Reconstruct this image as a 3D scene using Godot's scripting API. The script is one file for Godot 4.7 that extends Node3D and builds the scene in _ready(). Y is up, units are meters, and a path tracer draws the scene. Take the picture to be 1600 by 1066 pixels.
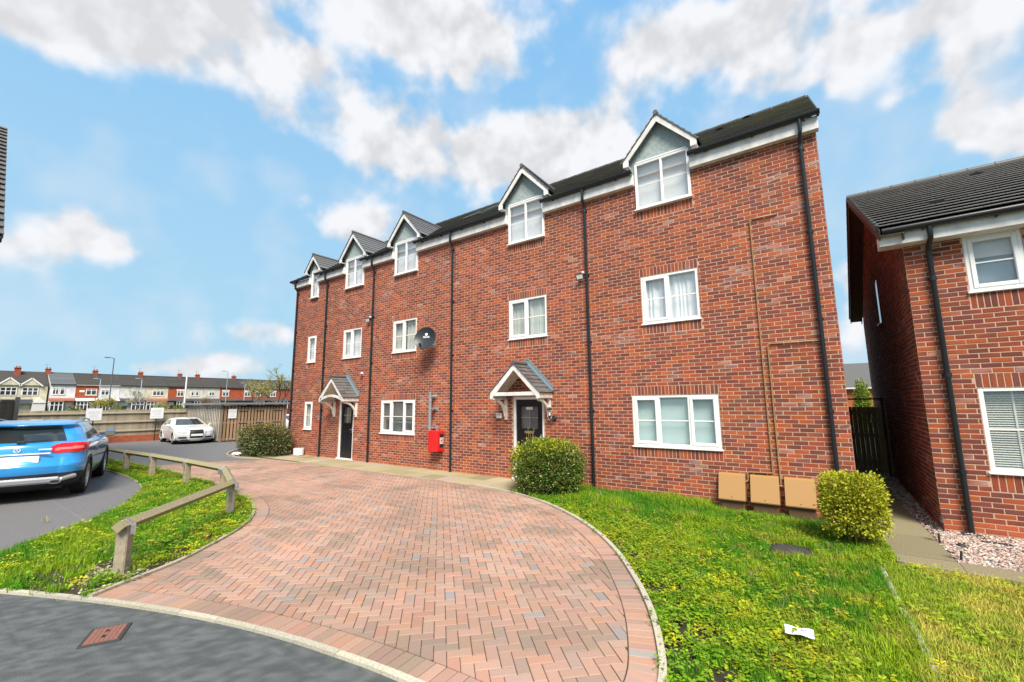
extends Node3D
# A three-storey brick apartment block beside a block-paved drive, a neighbour's house, lawns, cars and a far terrace.
# x runs along the facade, y up, z towards the viewer; the facade is the plane z = 0.

var eye := Vector3(-0.313, 1.93, 9.348)
var rng := RandomNumberGenerator.new()
const SKY_LEVEL := 0.62
var mats := {}
var taken := {}
var noise_a := FastNoiseLite.new()
var noise_b := FastNoiseLite.new()

class MB:
	var v := PackedVector3Array()
	var n := PackedVector3Array()
	var c := PackedColorArray()
	func tri(a: Vector3, b: Vector3, d: Vector3, ca := Color.WHITE, cb := Color(-1, 0, 0), cd := Color(-1, 0, 0)) -> void:
		var nn := (b - a).cross(d - a)
		if nn.length_squared() < 1e-18: return
		nn = nn.normalized()
		v.append(a); v.append(d); v.append(b)
		n.append(nn); n.append(nn); n.append(nn)
		c.append(ca); c.append(ca if cd.r < 0 else cd); c.append(ca if cb.r < 0 else cb)
	func trin(a: Vector3, b: Vector3, d: Vector3, na: Vector3, nb: Vector3, nd: Vector3, col := Color.WHITE) -> void:
		v.append(a); v.append(d); v.append(b)
		n.append(na); n.append(nd); n.append(nb)
		c.append(col); c.append(col); c.append(col)
	func quad(a: Vector3, b: Vector3, d: Vector3, e: Vector3, col := Color.WHITE) -> void:
		tri(a, b, d, col); tri(a, d, e, col)
	func quad4(a: Vector3, b: Vector3, d: Vector3, e: Vector3, ca: Color, cb: Color, cd: Color, ce: Color) -> void:
		tri(a, b, d, ca, cb, cd); tri(a, d, e, ca, cd, ce)
	func quadn(a: Vector3, b: Vector3, d: Vector3, e: Vector3, na: Vector3, nb: Vector3, nd: Vector3, ne: Vector3, col := Color.WHITE) -> void:
		trin(a, b, d, na, nb, nd, col); trin(a, d, e, na, nd, ne, col)
	# a slab whose face looks along local +z, with chamfered face edges, no back
	func slab(t: Transform3D, s: Vector3, ch: float, c0: Color, c1: Color, c2: Color, c3: Color) -> void:
		var x := s.x / 2; var y := s.y / 2; var z := s.z
		var f0 := t * Vector3(-x + ch, -y + ch, z); var f1 := t * Vector3(x - ch, -y + ch, z)
		var f2 := t * Vector3(x - ch, y - ch, z); var f3 := t * Vector3(-x + ch, y - ch, z)
		var e0 := t * Vector3(-x, -y, z - ch); var e1 := t * Vector3(x, -y, z - ch)
		var e2 := t * Vector3(x, y, z - ch); var e3 := t * Vector3(-x, y, z - ch)
		var b0 := t * Vector3(-x, -y, 0); var b1 := t * Vector3(x, -y, 0)
		var b2 := t * Vector3(x, y, 0); var b3 := t * Vector3(-x, y, 0)
		quad4(f0, f1, f2, f3, c0, c1, c2, c3)
		quad4(e0, e1, f1, f0, c0, c1, c1, c0); quad4(e1, e2, f2, f1, c1, c2, c2, c1)
		quad4(e2, e3, f3, f2, c2, c3, c3, c2); quad4(e3, e0, f0, f3, c3, c0, c0, c3)
		quad4(b0, b1, e1, e0, c0, c1, c1, c0); quad4(b1, b2, e2, e1, c1, c2, c2, c1)
		quad4(b2, b3, e3, e2, c2, c3, c3, c2); quad4(b3, b0, e0, e3, c3, c0, c0, c3)
	# a box with every edge chamfered, centred on the transform
	func cbox(t: Transform3D, s: Vector3, ch: float, col := Color.WHITE) -> void:
		var h := s / 2
		if ch <= 0.0:
			ch = 0.0
		for ax in 3:
			var u := (ax + 1) % 3
			var w := (ax + 2) % 3
			for sg in [-1.0, 1.0]:
				var p := []
				for k in [[-1, -1], [1, -1], [1, 1], [-1, 1]]:
					var q := Vector3.ZERO
					q[ax] = sg * h[ax]; q[u] = k[0] * (h[u] - ch); q[w] = k[1] * (h[w] - ch)
					p.append(t * q)
				if sg > 0: quad(p[0], p[1], p[2], p[3], col)
				else: quad(p[3], p[2], p[1], p[0], col)
			if ch > 0.0:
				for su in [-1.0, 1.0]:
					for sw in [-1.0, 1.0]:
						var a := Vector3.ZERO; var b := Vector3.ZERO; var d := Vector3.ZERO; var e := Vector3.ZERO
						a[ax] = -h[ax] + ch; a[u] = su * h[u]; a[w] = sw * (h[w] - ch)
						b[ax] = h[ax] - ch; b[u] = su * h[u]; b[w] = sw * (h[w] - ch)
						d[ax] = h[ax] - ch; d[u] = su * (h[u] - ch); d[w] = sw * h[w]
						e[ax] = -h[ax] + ch; e[u] = su * (h[u] - ch); e[w] = sw * h[w]
						if su * sw > 0: quad(t * a, t * b, t * d, t * e, col)
						else: quad(t * e, t * d, t * b, t * a, col)
		if ch > 0.0:
			for sx in [-1.0, 1.0]:
				for sy in [-1.0, 1.0]:
					for sz in [-1.0, 1.0]:
						var a := t * Vector3(sx * h.x, sy * (h.y - ch), sz * (h.z - ch))
						var b := t * Vector3(sx * (h.x - ch), sy * h.y, sz * (h.z - ch))
						var d := t * Vector3(sx * (h.x - ch), sy * (h.y - ch), sz * h.z)
						if sx * sy * sz > 0: tri(a, b, d, col)
						else: tri(a, d, b, col)
	func box(lo: Vector3, hi: Vector3, ch := 0.0, col := Color.WHITE) -> void:
		cbox(Transform3D(Basis(), (lo + hi) / 2), (hi - lo).abs(), ch, col)
	# a box between two points with the given section (w across, h along "up")
	func bar(a: Vector3, b: Vector3, w: float, h: float, ch := 0.0, col := Color.WHITE, up := Vector3.UP) -> void:
		var z := (b - a).normalized()
		if absf(z.dot(up)) > 0.98: up = Vector3.RIGHT
		var x := up.cross(z).normalized()
		var y := z.cross(x)
		cbox(Transform3D(Basis(x, y, z), (a + b) / 2), Vector3(w, h, a.distance_to(b)), ch, col)
	func tube(pts: Array, r: float, sides := 10, col := Color.WHITE, r_end := -1.0, caps := true) -> void:
		var m := pts.size()
		var rings := []
		var nrm := []
		var prev := Vector3.ZERO
		for i in m:
			var d: Vector3
			if i == 0: d = pts[1] - pts[0]
			elif i == m - 1: d = pts[i] - pts[i - 1]
			else: d = (pts[i + 1] - pts[i]).normalized() + (pts[i] - pts[i - 1]).normalized()
			d = d.normalized()
			var x := prev - d * prev.dot(d)
			if i == 0 or x.length() < 0.01:
				x = (Vector3.UP if absf(d.y) < 0.9 else Vector3.RIGHT).cross(d)
			x = x.normalized()
			prev = x
			var y := d.cross(x)
			var rr := r if r_end < 0 else lerpf(r, r_end, float(i) / (m - 1))
			var ring := []; var nn := []
			for k in sides:
				var a := TAU * k / sides
				var o := x * cos(a) + y * sin(a)
				ring.append(pts[i] + o * rr); nn.append(o)
			rings.append(ring); nrm.append(nn)
		for i in m - 1:
			for k in sides:
				var k2 := (k + 1) % sides
				quadn(rings[i][k], rings[i][k2], rings[i + 1][k2], rings[i + 1][k], nrm[i][k], nrm[i][k2], nrm[i + 1][k2], nrm[i + 1][k], col)
		if caps:
			for k in sides:
				var k2 := (k + 1) % sides
				tri(pts[0], rings[0][k2], rings[0][k], col)
				tri(pts[m - 1], rings[m - 1][k], rings[m - 1][k2], col)
	# profile of (radius, along) points turned about the axis of t's y
	func lathe(t: Transform3D, prof: Array, sides := 16, col := Color.WHITE) -> void:
		for i in prof.size() - 1:
			var p: Vector2 = prof[i]; var q: Vector2 = prof[i + 1]
			var d := q - p
			if d.length() < 1e-6: continue
			var nl := Vector2(d.y, -d.x).normalized()
			for k in sides:
				var a := TAU * k / sides; var b := TAU * (k + 1) / sides
				var da := Vector3(cos(a), 0, sin(a)); var db := Vector3(cos(b), 0, sin(b))
				var na := t.basis * (da * nl.x + Vector3.UP * nl.y); var nb := t.basis * (db * nl.x + Vector3.UP * nl.y)
				var p0 := t * (da * p.x + Vector3.UP * p.y); var p1 := t * (db * p.x + Vector3.UP * p.y)
				var q0 := t * (da * q.x + Vector3.UP * q.y); var q1 := t * (db * q.x + Vector3.UP * q.y)
				if p.x > 1e-6: trin(p0, q1, p1, na, nb, nb, col)
				if q.x > 1e-6: trin(p0, q0, q1, na, na, nb, col)
	# a polygon (in the xz plane, y up) with walls down to y0
	func plate(poly: PackedVector2Array, y: float, y0: float, col := Color.WHITE) -> void:
		var idx := Geometry2D.triangulate_polygon(poly)
		for i in range(0, idx.size(), 3):
			var a := poly[idx[i]]; var b := poly[idx[i + 1]]; var d := poly[idx[i + 2]]
			if (b - a).cross(d - a) > 0:
				var s := b; b = d; d = s
			tri(Vector3(a.x, y, a.y), Vector3(b.x, y, b.y), Vector3(d.x, y, d.y), col)
		if y0 < y:
			var cw := Geometry2D.is_polygon_clockwise(poly)
			for i in poly.size():
				var a := poly[i]; var b := poly[(i + 1) % poly.size()]
				if cw: quad(Vector3(a.x, y, a.y), Vector3(b.x, y, b.y), Vector3(b.x, y0, b.y), Vector3(a.x, y0, a.y), col)
				else: quad(Vector3(b.x, y, b.y), Vector3(a.x, y, a.y), Vector3(a.x, y0, a.y), Vector3(b.x, y0, b.y), col)
	# a polygon in local xy pushed along local z from 0 to d
	func extrude(t: Transform3D, poly: PackedVector2Array, d: float, col := Color.WHITE) -> void:
		var idx := Geometry2D.triangulate_polygon(poly)
		for i in range(0, idx.size(), 3):
			var a := poly[idx[i]]; var b := poly[idx[i + 1]]; var e := poly[idx[i + 2]]
			if (b - a).cross(e - a) < 0:
				var s := b; b = e; e = s
			tri(t * Vector3(a.x, a.y, d), t * Vector3(b.x, b.y, d), t * Vector3(e.x, e.y, d), col)
			tri(t * Vector3(a.x, a.y, 0), t * Vector3(e.x, e.y, 0), t * Vector3(b.x, b.y, 0), col)
		var area := 0.0
		for i in poly.size(): area += poly[i].cross(poly[(i + 1) % poly.size()])
		for i in poly.size():
			var a := poly[i]; var b := poly[(i + 1) % poly.size()]
			if area < 0:
				var s := a; a = b; b = s
			quad(t * Vector3(a.x, a.y, 0), t * Vector3(b.x, b.y, 0), t * Vector3(b.x, b.y, d), t * Vector3(a.x, a.y, d), col)
	func mesh() -> ArrayMesh:
		var m := ArrayMesh.new()
		if v.size() == 0: return m
		var ar := []
		ar.resize(Mesh.ARRAY_MAX)
		ar[Mesh.ARRAY_VERTEX] = v; ar[Mesh.ARRAY_NORMAL] = n; ar[Mesh.ARRAY_COLOR] = c
		m.add_surface_from_arrays(Mesh.PRIMITIVE_TRIANGLES, ar)
		return m

# ---------- naming and committing ----------
func numbered(s: String) -> String:
	if not taken.has(s):
		taken[s] = 0
		return s
	taken[s] += 1
	return "%s_%03d" % [s, taken[s]]

func put(b: MB, called: String, m: Material, parent: Node) -> MeshInstance3D:
	return put_mesh(b.mesh(), called, m, parent)

func put_mesh(me: Mesh, called: String, m: Material, parent: Node) -> MeshInstance3D:
	var o := MeshInstance3D.new()
	o.mesh = me
	o.material_override = m
	o.name = numbered(called) if parent == self else called
	parent.add_child(o, true)
	return o

func tag(o: Node, label: String, category: String, group := "", kind := "") -> Node:
	o.set_meta("label", label)
	o.set_meta("category", category)
	if group != "": o.set_meta("group", group)
	if kind != "": o.set_meta("kind", kind)
	return o

func thing(called: String, label: String, category: String, at := Vector3.ZERO, group := "") -> Node3D:
	var o := Node3D.new()
	o.name = numbered(called)
	add_child(o)
	o.position = at
	tag(o, label, category, group)
	return o

func part(called: String, parent: Node) -> Node3D:
	var o := Node3D.new()
	o.name = called
	parent.add_child(o, true)
	return o

func structure(o: Node, label: String, category: String) -> Node:
	return tag(o, label, category, "", "structure")

# pieces: [transform, size, colours[4]]; the largest in view become nodes of their own, the rest one mass
func pieces(parent: Node, called: String, mass: String, list: Array, m: Material, ch: float, most := 300, extra: MB = null) -> void:
	var order := []
	for i in list.size():
		var t: Transform3D = list[i][0]
		var d := eye - t.origin
		var w: float = list[i][1].x * list[i][1].y * maxf(0.0, t.basis.z.dot(d.normalized())) / d.length_squared()
		order.append([w if list[i].size() < 4 else 0.0, i])
	order.sort_custom(func(a, b): return a[0] > b[0])
	var cache := {}
	var rest := MB.new() if extra == null else extra
	for k in order.size():
		var e: Array = list[order[k][1]]
		var cs: Array = e[2]
		if k < most and order[k][0] > 0.0:
			var key := "%.3f_%.3f_%.3f_%s%s" % [e[1].x, e[1].y, e[1].z, cs[0], cs[1]]
			if not cache.has(key):
				var b := MB.new()
				b.slab(Transform3D(), e[1], ch, cs[0], cs[1], cs[2], cs[3])
				cache[key] = b.mesh()
			var o := put_mesh(cache[key], called, m, parent)
			o.transform = e[0]
		else:
			rest.slab(e[0], e[1], ch, cs[0], cs[1], cs[2], cs[3])
	if rest.v.size() > 0:
		var s := put(rest, mass, m, parent)
		s.set_meta("kind", "stuff")

# ---------- materials ----------
func srgb(c: Color) -> Color:
	return c.linear_to_srgb()

func grain(sd: int, freq: float, size: int, lo: float, hi: float, oct := 4, cell := false, power := 1.0) -> ImageTexture:
	var nz := FastNoiseLite.new()
	nz.seed = sd
	nz.frequency = freq
	nz.noise_type = FastNoiseLite.TYPE_CELLULAR if cell else FastNoiseLite.TYPE_SIMPLEX_SMOOTH
	nz.fractal_octaves = oct
	var im := nz.get_seamless_image(size, size)
	im.convert(Image.FORMAT_L8)
	var d := im.get_data()
	var lut := PackedByteArray()
	for i in 256:
		var f := lo + (hi - lo) * pow(i / 255.0, power)
		lut.append(int(clampf(srgb(Color(f, f, f)).r * 255.0, 0, 255)))
	for i in d.size(): d[i] = lut[d[i]]
	var out := Image.create_from_data(size, size, false, Image.FORMAT_L8, d)
	out.convert(Image.FORMAT_RGB8)
	out.generate_mipmaps()
	return ImageTexture.create_from_image(out)

func bumps(sd: int, freq: float, size: int, strength: float, oct := 4) -> ImageTexture:
	var nz := FastNoiseLite.new()
	nz.seed = sd
	nz.frequency = freq
	nz.fractal_octaves = oct
	nz.noise_type = FastNoiseLite.TYPE_SIMPLEX_SMOOTH
	var im := nz.get_seamless_image(size, size)
	im.convert(Image.FORMAT_RGBA8)
	im.bump_map_to_normal_map(strength)
	im.generate_mipmaps()
	return ImageTexture.create_from_image(im)

func mat(called: String, lin: Color, rough: float, tex: Texture2D = null, scale := 1.0, nrm: Texture2D = null, nscale := 0.6) -> StandardMaterial3D:
	var m := StandardMaterial3D.new()
	m.resource_name = called
	m.albedo_color = srgb(lin)
	m.roughness = rough
	m.vertex_color_use_as_albedo = true
	if tex != null or nrm != null:
		m.uv1_triplanar = true
		m.uv1_world_triplanar = true
		m.uv1_scale = Vector3.ONE * scale
	if tex != null: m.albedo_texture = tex
	if nrm != null:
		m.normal_enabled = true
		m.normal_texture = nrm
		m.normal_scale = nscale
	mats[called] = m
	return m

func make_materials() -> void:
	var fine := grain(11, 0.03, 512, 0.62, 1.12, 5)
	var soft := grain(12, 0.008, 512, 0.7, 1.1, 5)
	var speck := grain(13, 0.2, 512, 0.3, 1.65, 3, false, 1.3)
	var wood := grain(14, 0.03, 512, 0.35, 1.3, 5)
	var bump := bumps(21, 0.06, 512, 5.0, 4)
	var rough_bump := bumps(22, 0.12, 512, 8.0, 3)
	mat("brick", Color(1, 1, 1), 0.88, fine, 5.0, bump, 0.7)
	mat("mortar", Color(0.61, 0.41, 0.295), 0.95, fine, 6.0, bump, 0.7)
	mat("paver", Color(1, 1, 1), 0.85, fine, 7.0, rough_bump, 0.5)
	mat("joint", Color(0.075, 0.052, 0.03), 1.0, speck, 6.0)
	mat("tile", Color(1, 1, 1), 0.8, fine, 4.0, bump, 0.6)
	mat("smooth_tile", Color(1, 1, 1), 0.45, fine, 4.0)
	mat("white_plastic", Color(0.82, 0.82, 0.82), 0.3)
	mat("cream_paint", Color(0.83, 0.79, 0.70), 0.5, soft, 1.5)
	mat("fascia", Color(0.8, 0.79, 0.77), 0.45, soft, 0.7)
	mat("black_plastic", Color(0.012, 0.016, 0.02), 0.32)
	mat("door_black", Color(0.008, 0.009, 0.013), 0.28)
	mat("lead", Color(0.17, 0.24, 0.28), 0.6, soft, 3.0)
	mat("dormer_grey", Color(0.35, 0.425, 0.425), 0.6, soft, 2.0)
	mat("asphalt", Color(0.2, 0.2, 0.208), 0.93, speck, 0.9, rough_bump, 0.8)
	mat("road", Color(1, 1, 1), 0.93, speck, 1.7, rough_bump, 0.9)
	mat("concrete", Color(1, 1, 1), 0.92, fine, 2.2, bump, 0.6)
	mat("soil", Color(1, 1, 1), 1.0, speck, 4.0, rough_bump, 1.0)
	mat("wood", Color(1, 1, 1), 0.9, wood, 3.0, bump, 0.8)
	mats["wood"].uv1_scale = Vector3(9.0, 0.7, 9.0)       # grain runs up the boards and posts
	mat("rail_wood", Color(1, 1, 1), 0.9, wood, 3.0, bump, 0.9)
	mats["rail_wood"].uv1_world_triplanar = false
	mats["rail_wood"].uv1_scale = Vector3(11.0, 11.0, 0.8)
	mat("metal", Color(0.5, 0.52, 0.54), 0.42, soft, 4.0)
	mats["metal"].metallic = 0.7
	mat("red_paint", Color(0.62, 0.018, 0.018), 0.35)
	mat("tan_plastic", Color(0.37, 0.205, 0.07), 0.5)
	mat("tan_dark", Color(0.115, 0.065, 0.03), 0.6)
	mat("copper_paint", Color(0.36, 0.21, 0.09), 0.5)
	mat("dish_grey", Color(0.02, 0.028, 0.034), 0.4)
	mat("plain", Color(1, 1, 1), 0.75)
	mat("gloss", Color(1, 1, 1), 0.3)
	mat("render", Color(1, 1, 1), 0.9, soft, 0.35)
	mat("stone", Color(1, 1, 1), 0.8)
	var leaf := mat("leaf", Color(1, 1, 1), 0.62)
	leaf.metallic_specular = 0.3
	leaf.backlight_enabled = true
	leaf.backlight = Color(0.35, 0.4, 0.15)
	leaf.cull_mode = BaseMaterial3D.CULL_DISABLED
	var g := mat("glass", Color(0.75, 0.85, 0.88, 1), 0.03)
	g.transparency = BaseMaterial3D.TRANSPARENCY_ALPHA
	g.albedo_color = Color(0.75, 0.85, 0.88, 0.07)
	g.vertex_color_use_as_albedo = false
	g.metallic_specular = 0.5
	var dg := mat("car_glass", Color(0.02, 0.028, 0.03), 0.04)
	dg.metallic_specular = 0.8
	var fab := mat("fabric", Color(1, 1, 1), 0.9)
	fab.backlight_enabled = true
	fab.backlight = Color(0.2, 0.2, 0.2)
	var blue := mat("blue_paint", Color(0.018, 0.29, 0.72), 0.22)
	blue.metallic = 0.1
	blue.metallic_specular = 0.8
	blue.clearcoat_enabled = true
	blue.clearcoat = 1.0
	blue.clearcoat_roughness = 0.03
	var wp := mat("white_paint", Color(0.82, 0.82, 0.83), 0.3)
	wp.clearcoat_enabled = true
	wp.clearcoat = 1.0
	wp.clearcoat_roughness = 0.03
	mat("chrome", Color(0.75, 0.76, 0.78), 0.12)
	mats["chrome"].metallic = 1.0
	mat("bright_trim", Color(0.85, 0.85, 0.86), 0.3)
	mat("tyre", Color(0.012, 0.012, 0.013), 0.85)
	mat("rubber_trim", Color(0.018, 0.019, 0.021), 0.6)
	mat("alloy", Color(0.55, 0.56, 0.58), 0.3)
	mats["alloy"].metallic = 0.8
	mat("tail_red", Color(0.62, 0.012, 0.02), 0.1)
	mat("tail_pale", Color(0.75, 0.2, 0.18), 0.12)
	mat("lamp_clear", Color(0.55, 0.58, 0.6), 0.1)

# ---------- sky ----------
func make_sky() -> Sky:
	var w := 2048
	var h := 1024
	var f := FastNoiseLite.new()
	f.seed = 5
	f.frequency = 2.3
	f.fractal_octaves = 6
	f.fractal_gain = 0.55
	f.noise_type = FastNoiseLite.TYPE_SIMPLEX_SMOOTH
	var wob := FastNoiseLite.new()
	wob.seed = 9
	wob.frequency = 3.2
	wob.fractal_octaves = 3
	# banks of cloud: azimuth and elevation in degrees, half-width, half-height, density
	var banks := [[93.4, 32.9, 6.6, 2.3, 0.95], [102.0, 36.1, 8.2, 2.9, 1.0], [113.9, 37.8, 3.4, 2.1, 0.8], [122.9, 43.5, 10.7, 2.2, 1.0], [134.5, 42.3, 5.0, 1.9, 0.9], [139.2, 39.6, 3.5, 1.4, 0.8], [95.2, 30.1, 1.3, 1.4, 0.35], [115.1, 32.1, 3.6, 1.8, 0.6], [126.7, 35.3, 4.0, 2.4, 0.6], [130.3, 30.6, 8.0, 2.9, 1.0], [144.7, 30.2, 8.7, 3.6, 1.0], [157.2, 30.2, 5.3, 3.5, 1.0], [152.0, 33.5, 5.3, 2.0, 0.9], [121.8, 21.5, 3.2, 2.5, 0.75], [127.2, 23.3, 2.8, 2.2, 0.7], [98.0, 15.5, 2.9, 2.2, 0.95], [101.2, 15.6, 1.5, 0.9, 0.4], [113.5, 7.9, 3.4, 1.6, 0.7], [109.5, 3.9, 5.4, 1.2, 0.85], [103.7, 3.4, 2.0, 0.8, 0.5], [166.6, 40.9, 5.3, 2.5, 0.75], [176.2, 37.6, 6.4, 3.1, 1.0], [183.9, 35.7, 3.5, 1.9, 0.95], [185.8, 33.0, 1.5, 1.3, 0.7], [192.0, 33.1, 5.2, 2.2, 0.9], [195.5, 25.0, 2.3, 2.5, 0.85], [191.8, 28.7, 1.7, 1.3, 0.5], [195.5, 21.9, 1.7, 1.7, 0.7], [183.2, 9.6, 2.0, 3.4, 0.8], [182.5, 13.8, 1.7, 2.2, 0.4], [159.3, 36.1, 6.5, 2.1, 0.35], [187.5, 40.3, 8.3, 1.9, 0.9], [117.5, 47.8, 20.2, 2.2, 0.9], [95.1, 38.6, 11.8, 2.1, 0.8], [117.9, 24.2, 2.2, 1.5, 0.4]]
	var r := RandomNumberGenerator.new()
	r.seed = 77
	for i in 46:                       # the rest of the sky carries the same broken cloud
		var az := wrapf(r.randf_range(204.0, 446.0), 0.0, 360.0)
		var el := 5.0 + 62.0 * pow(r.randf(), 1.2)
		if i > 36:
			az = r.randf() * 360.0
			el = r.randf_range(54.0, 82.0)
		banks.append([az, el, r.randf_range(6, 15), r.randf_range(3.0, 8.0), r.randf_range(0.5, 1.0)])
	var cells := []
	for i in 72: cells.append([])
	for b in banks:
		var reach: float = 3.0 * b[2] / maxf(0.25, cos(deg_to_rad(b[1] + b[3])))
		for k in 72:
			var da := absf(wrapf(k * 5.0 + 2.5 - b[0], -180.0, 180.0))
			if da < reach + 5.0 or b[1] > 60.0: cells[k].append(b)
	var im := Image.create(w, h, false, Image.FORMAT_RGBF)
	var low := Color(0.50, 0.75, 0.89)
	var high := Color(0.23, 0.52, 0.87)
	for y in h:
		var el := (0.5 - (y + 0.5) / h) * 180.0
		if el < -1.0:
			continue
		var base := low.lerp(high, pow(clampf(el / 50.0, 0, 1), 0.8))
		var ce := cos(deg_to_rad(el)); var se := sin(deg_to_rad(el))
		for x in w:
			var az := fposmod((x + 0.5) / w * 360.0 + 180.0, 360.0)
			var a := deg_to_rad(az - 180.0)
			var d := Vector3(sin(a) * ce, se, -cos(a) * ce)
			var wv := wob.get_noise_3dv(d * 2.0)
			var dens := 0.0
			var wet := wv * 4.0
			for b in cells[int(az / 5.0) % 72]:
				var u: float = (wrapf(az - b[0], -180.0, 180.0) * ce + wet) / b[2]
				var v: float = (el - b[1] + wet * 0.4) / b[3]
				var q := u * u + v * v
				if q < 6.0: dens += b[4] * exp(-q * 0.6)
			dens = minf(dens, 1.15)
			var col := base
			var nn := f.get_noise_3dv(d * 2.6)
			var body := dens + nn * (0.62 + 0.25 * dens) - 0.5
			var k := smoothstep(-0.2, 0.42, body)
			# thin veils between the banks
			var veil := clampf(0.07 + wv * 0.35 + nn * 0.25, 0.0, 0.3)
			col = col.lerp(Color(0.8, 0.83, 0.88), veil)
			if k > 0.0:
				var above := f.get_noise_3dv((d + Vector3(0, 0.035, 0)) * 2.6)
				var shade := clampf(0.85 + (nn - above) * 0.45 - 0.06 * smoothstep(0.5, 1.0, body), 0.72, 0.93)
				col = col.lerp(Color(shade * 0.985, shade * 0.99, shade * 1.02), k * 0.97)
			im.set_pixel(x, y, Color(col.r * SKY_LEVEL, col.g * SKY_LEVEL, col.b * SKY_LEVEL))
	for y in h:
		var el := (0.5 - (y + 0.5) / h) * 180.0
		if el < -1.0:
			im.fill_rect(Rect2i(0, y, w, h - y), Color(0.3, 0.3, 0.28) * SKY_LEVEL)
			break
	var pm := PanoramaSkyMaterial.new()
	pm.panorama = ImageTexture.create_from_image(im)
	var s := Sky.new()
	s.sky_material = pm
	return s

# ---------- brickwork ----------
var ORANGE := Color(0.48, 0.112, 0.034)
var RED := Color(0.36, 0.078, 0.036)
var DARK := Color(0.165, 0.05, 0.04)
var PURPLE := Color(0.19, 0.07, 0.062)
var PALE := Color(0.56, 0.40, 0.36)
# lime bloom on the facade: x, y, half-width, half-height of each patch
const SALTS := [[-0.85, 4.85, 0.4, 0.6], [-0.45, 4.2, 0.3, 0.35], [-1.4, 4.3, 0.35, 0.4], [-7.35, 3.35, 0.5, 0.35], [-12.2, 5.9, 0.4, 0.5], [-5.3, 5.27, 2.3, 0.05], [-0.17, 6.0, 0.2, 0.7], [-0.7, 6.05, 0.4, 0.25], [-3.9, 3.4, 0.6, 0.3], [-9.6, 6.1, 0.5, 0.4], [-14.9, 5.6, 0.4, 0.3]]

func brick_colours(p: Vector3, plinth := false, tone := 1.0) -> Array:
	if plinth:
		var k := rng.randf_range(0.85, 1.1)
		var c := Color(0.46 * k, 0.105 * k, 0.04 * k) if rng.randf() < 0.88 else RED
		return [c, c, c, c]
	var kinds := [ORANGE, ORANGE, RED, RED, DARK, DARK, DARK, PURPLE]
	var a: Color = kinds[rng.randi() % 8]
	var b: Color = kinds[rng.randi() % 8]
	if rng.randf() < 0.45: b = a
	var out := []
	var cm := noise_a.get_noise_2d(p.x * 0.6 + p.z * 0.6, p.y * 0.6) * 0.16
	var salt := noise_b.get_noise_2d(p.x * 1.3 + p.z, p.y * 2.1) - 0.14
	for s in SALTS:
		var q := Vector2((p.x - s[0]) / s[2], (p.y - s[1]) / s[3])
		if absf(p.z) < 0.02 and q.length_squared() < 1.0: salt += 0.45 * (1.0 - q.length_squared())
	for k in 4:
		var t := 0.15 if k == 0 or k == 3 else 0.85
		var c := a.lerp(b, t).lerp(a.lerp(b, rng.randf()), 0.4)
		c = c.lerp(RED, 0.2)
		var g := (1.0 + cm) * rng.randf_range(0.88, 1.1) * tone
		c = Color(c.r * g, c.g * g, c.b * g)
		if salt > 0.24 and rng.randf() < 0.6: c = c.lerp(PALE, clampf((salt - 0.2) * 3.0, 0, 0.75) * rng.randf())
		# a few fixed tints, so that alike bricks can share a mesh
		out.append(Color(snappedf(c.r, 0.02), snappedf(c.g, 0.01), snappedf(c.b, 0.01)))
	return out

# holes: Rect2 in wall coordinates (x along, y up). soldiers: Rect2 zones of upright bricks.
# frame turns wall coordinates (x, y, out) into the world.
func lay_bricks(frame: Transform3D, x0: float, x1: float, y0: float, y1: float, holes: Array, soldiers: Array, plinth_top: float, list: Array, top_at = null, tone := 1.0) -> void:
	var course := 0.075
	var rows := int(ceil((y1 - y0) / course))
	for r in rows:
		var yb := y0 + r * course
		var yt := minf(yb + 0.0635, y1)
		if yt - yb < 0.02: continue
		var xa := x0; var xb := x1
		if top_at != null:
			var lim: Vector2 = top_at.call(yt)
			xa = maxf(x0, lim.x); xb = minf(x1, lim.y)
			if xb - xa < 0.1: continue
		var cuts := []
		for h in holes + soldiers:
			if h.position.y < yt - 0.012 and h.end.y > yb + 0.012: cuts.append(Vector2(h.position.x, h.end.x))
		var x := x0 - (0.1125 if r % 2 == 1 else 0.0)
		while x < xb:
			var segs := [Vector2(maxf(x, xa), minf(x + 0.2125, xb))]
			for cut in cuts:
				var nxt := []
				for s in segs:
					if cut.y <= s.x or cut.x >= s.y: nxt.append(s)
					else:
						if cut.x - s.x > 0.02: nxt.append(Vector2(s.x, cut.x - 0.008))
						if s.y - cut.y > 0.02: nxt.append(Vector2(cut.y + 0.008, s.y))
				segs = nxt
			for s in segs:
				var w: float = s.y - s.x
				if w < 0.025: continue
				w = snappedf(w, 0.001)
				var o := frame * Vector3(s.x + w / 2 + rng.randf_range(-0.002, 0.002), (yb + yt) / 2, -0.004 + rng.randf_range(-0.001, 0.002))
				var pl := yb < plinth_top - 0.02
				list.append([Transform3D(frame.basis * Basis(Vector3.FORWARD, rng.randf_range(-0.008, 0.008)), o), Vector3(w, yt - yb, 0.009), brick_colours(o, pl, tone)])
			x += 0.225
	for z in soldiers:
		var nb := int(round(z.size.x / 0.075))
		var pit: float = z.size.x / nb
		for i in nb:
			var o := frame * Vector3(z.position.x + (i + 0.5) * pit, z.get_center().y, -0.004 + rng.randf_range(-0.001, 0.002))
			list.append([Transform3D(frame.basis, o), Vector3(snappedf(pit - 0.012, 0.001), z.size.y - 0.012, 0.009), brick_colours(o, false, tone)])

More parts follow.
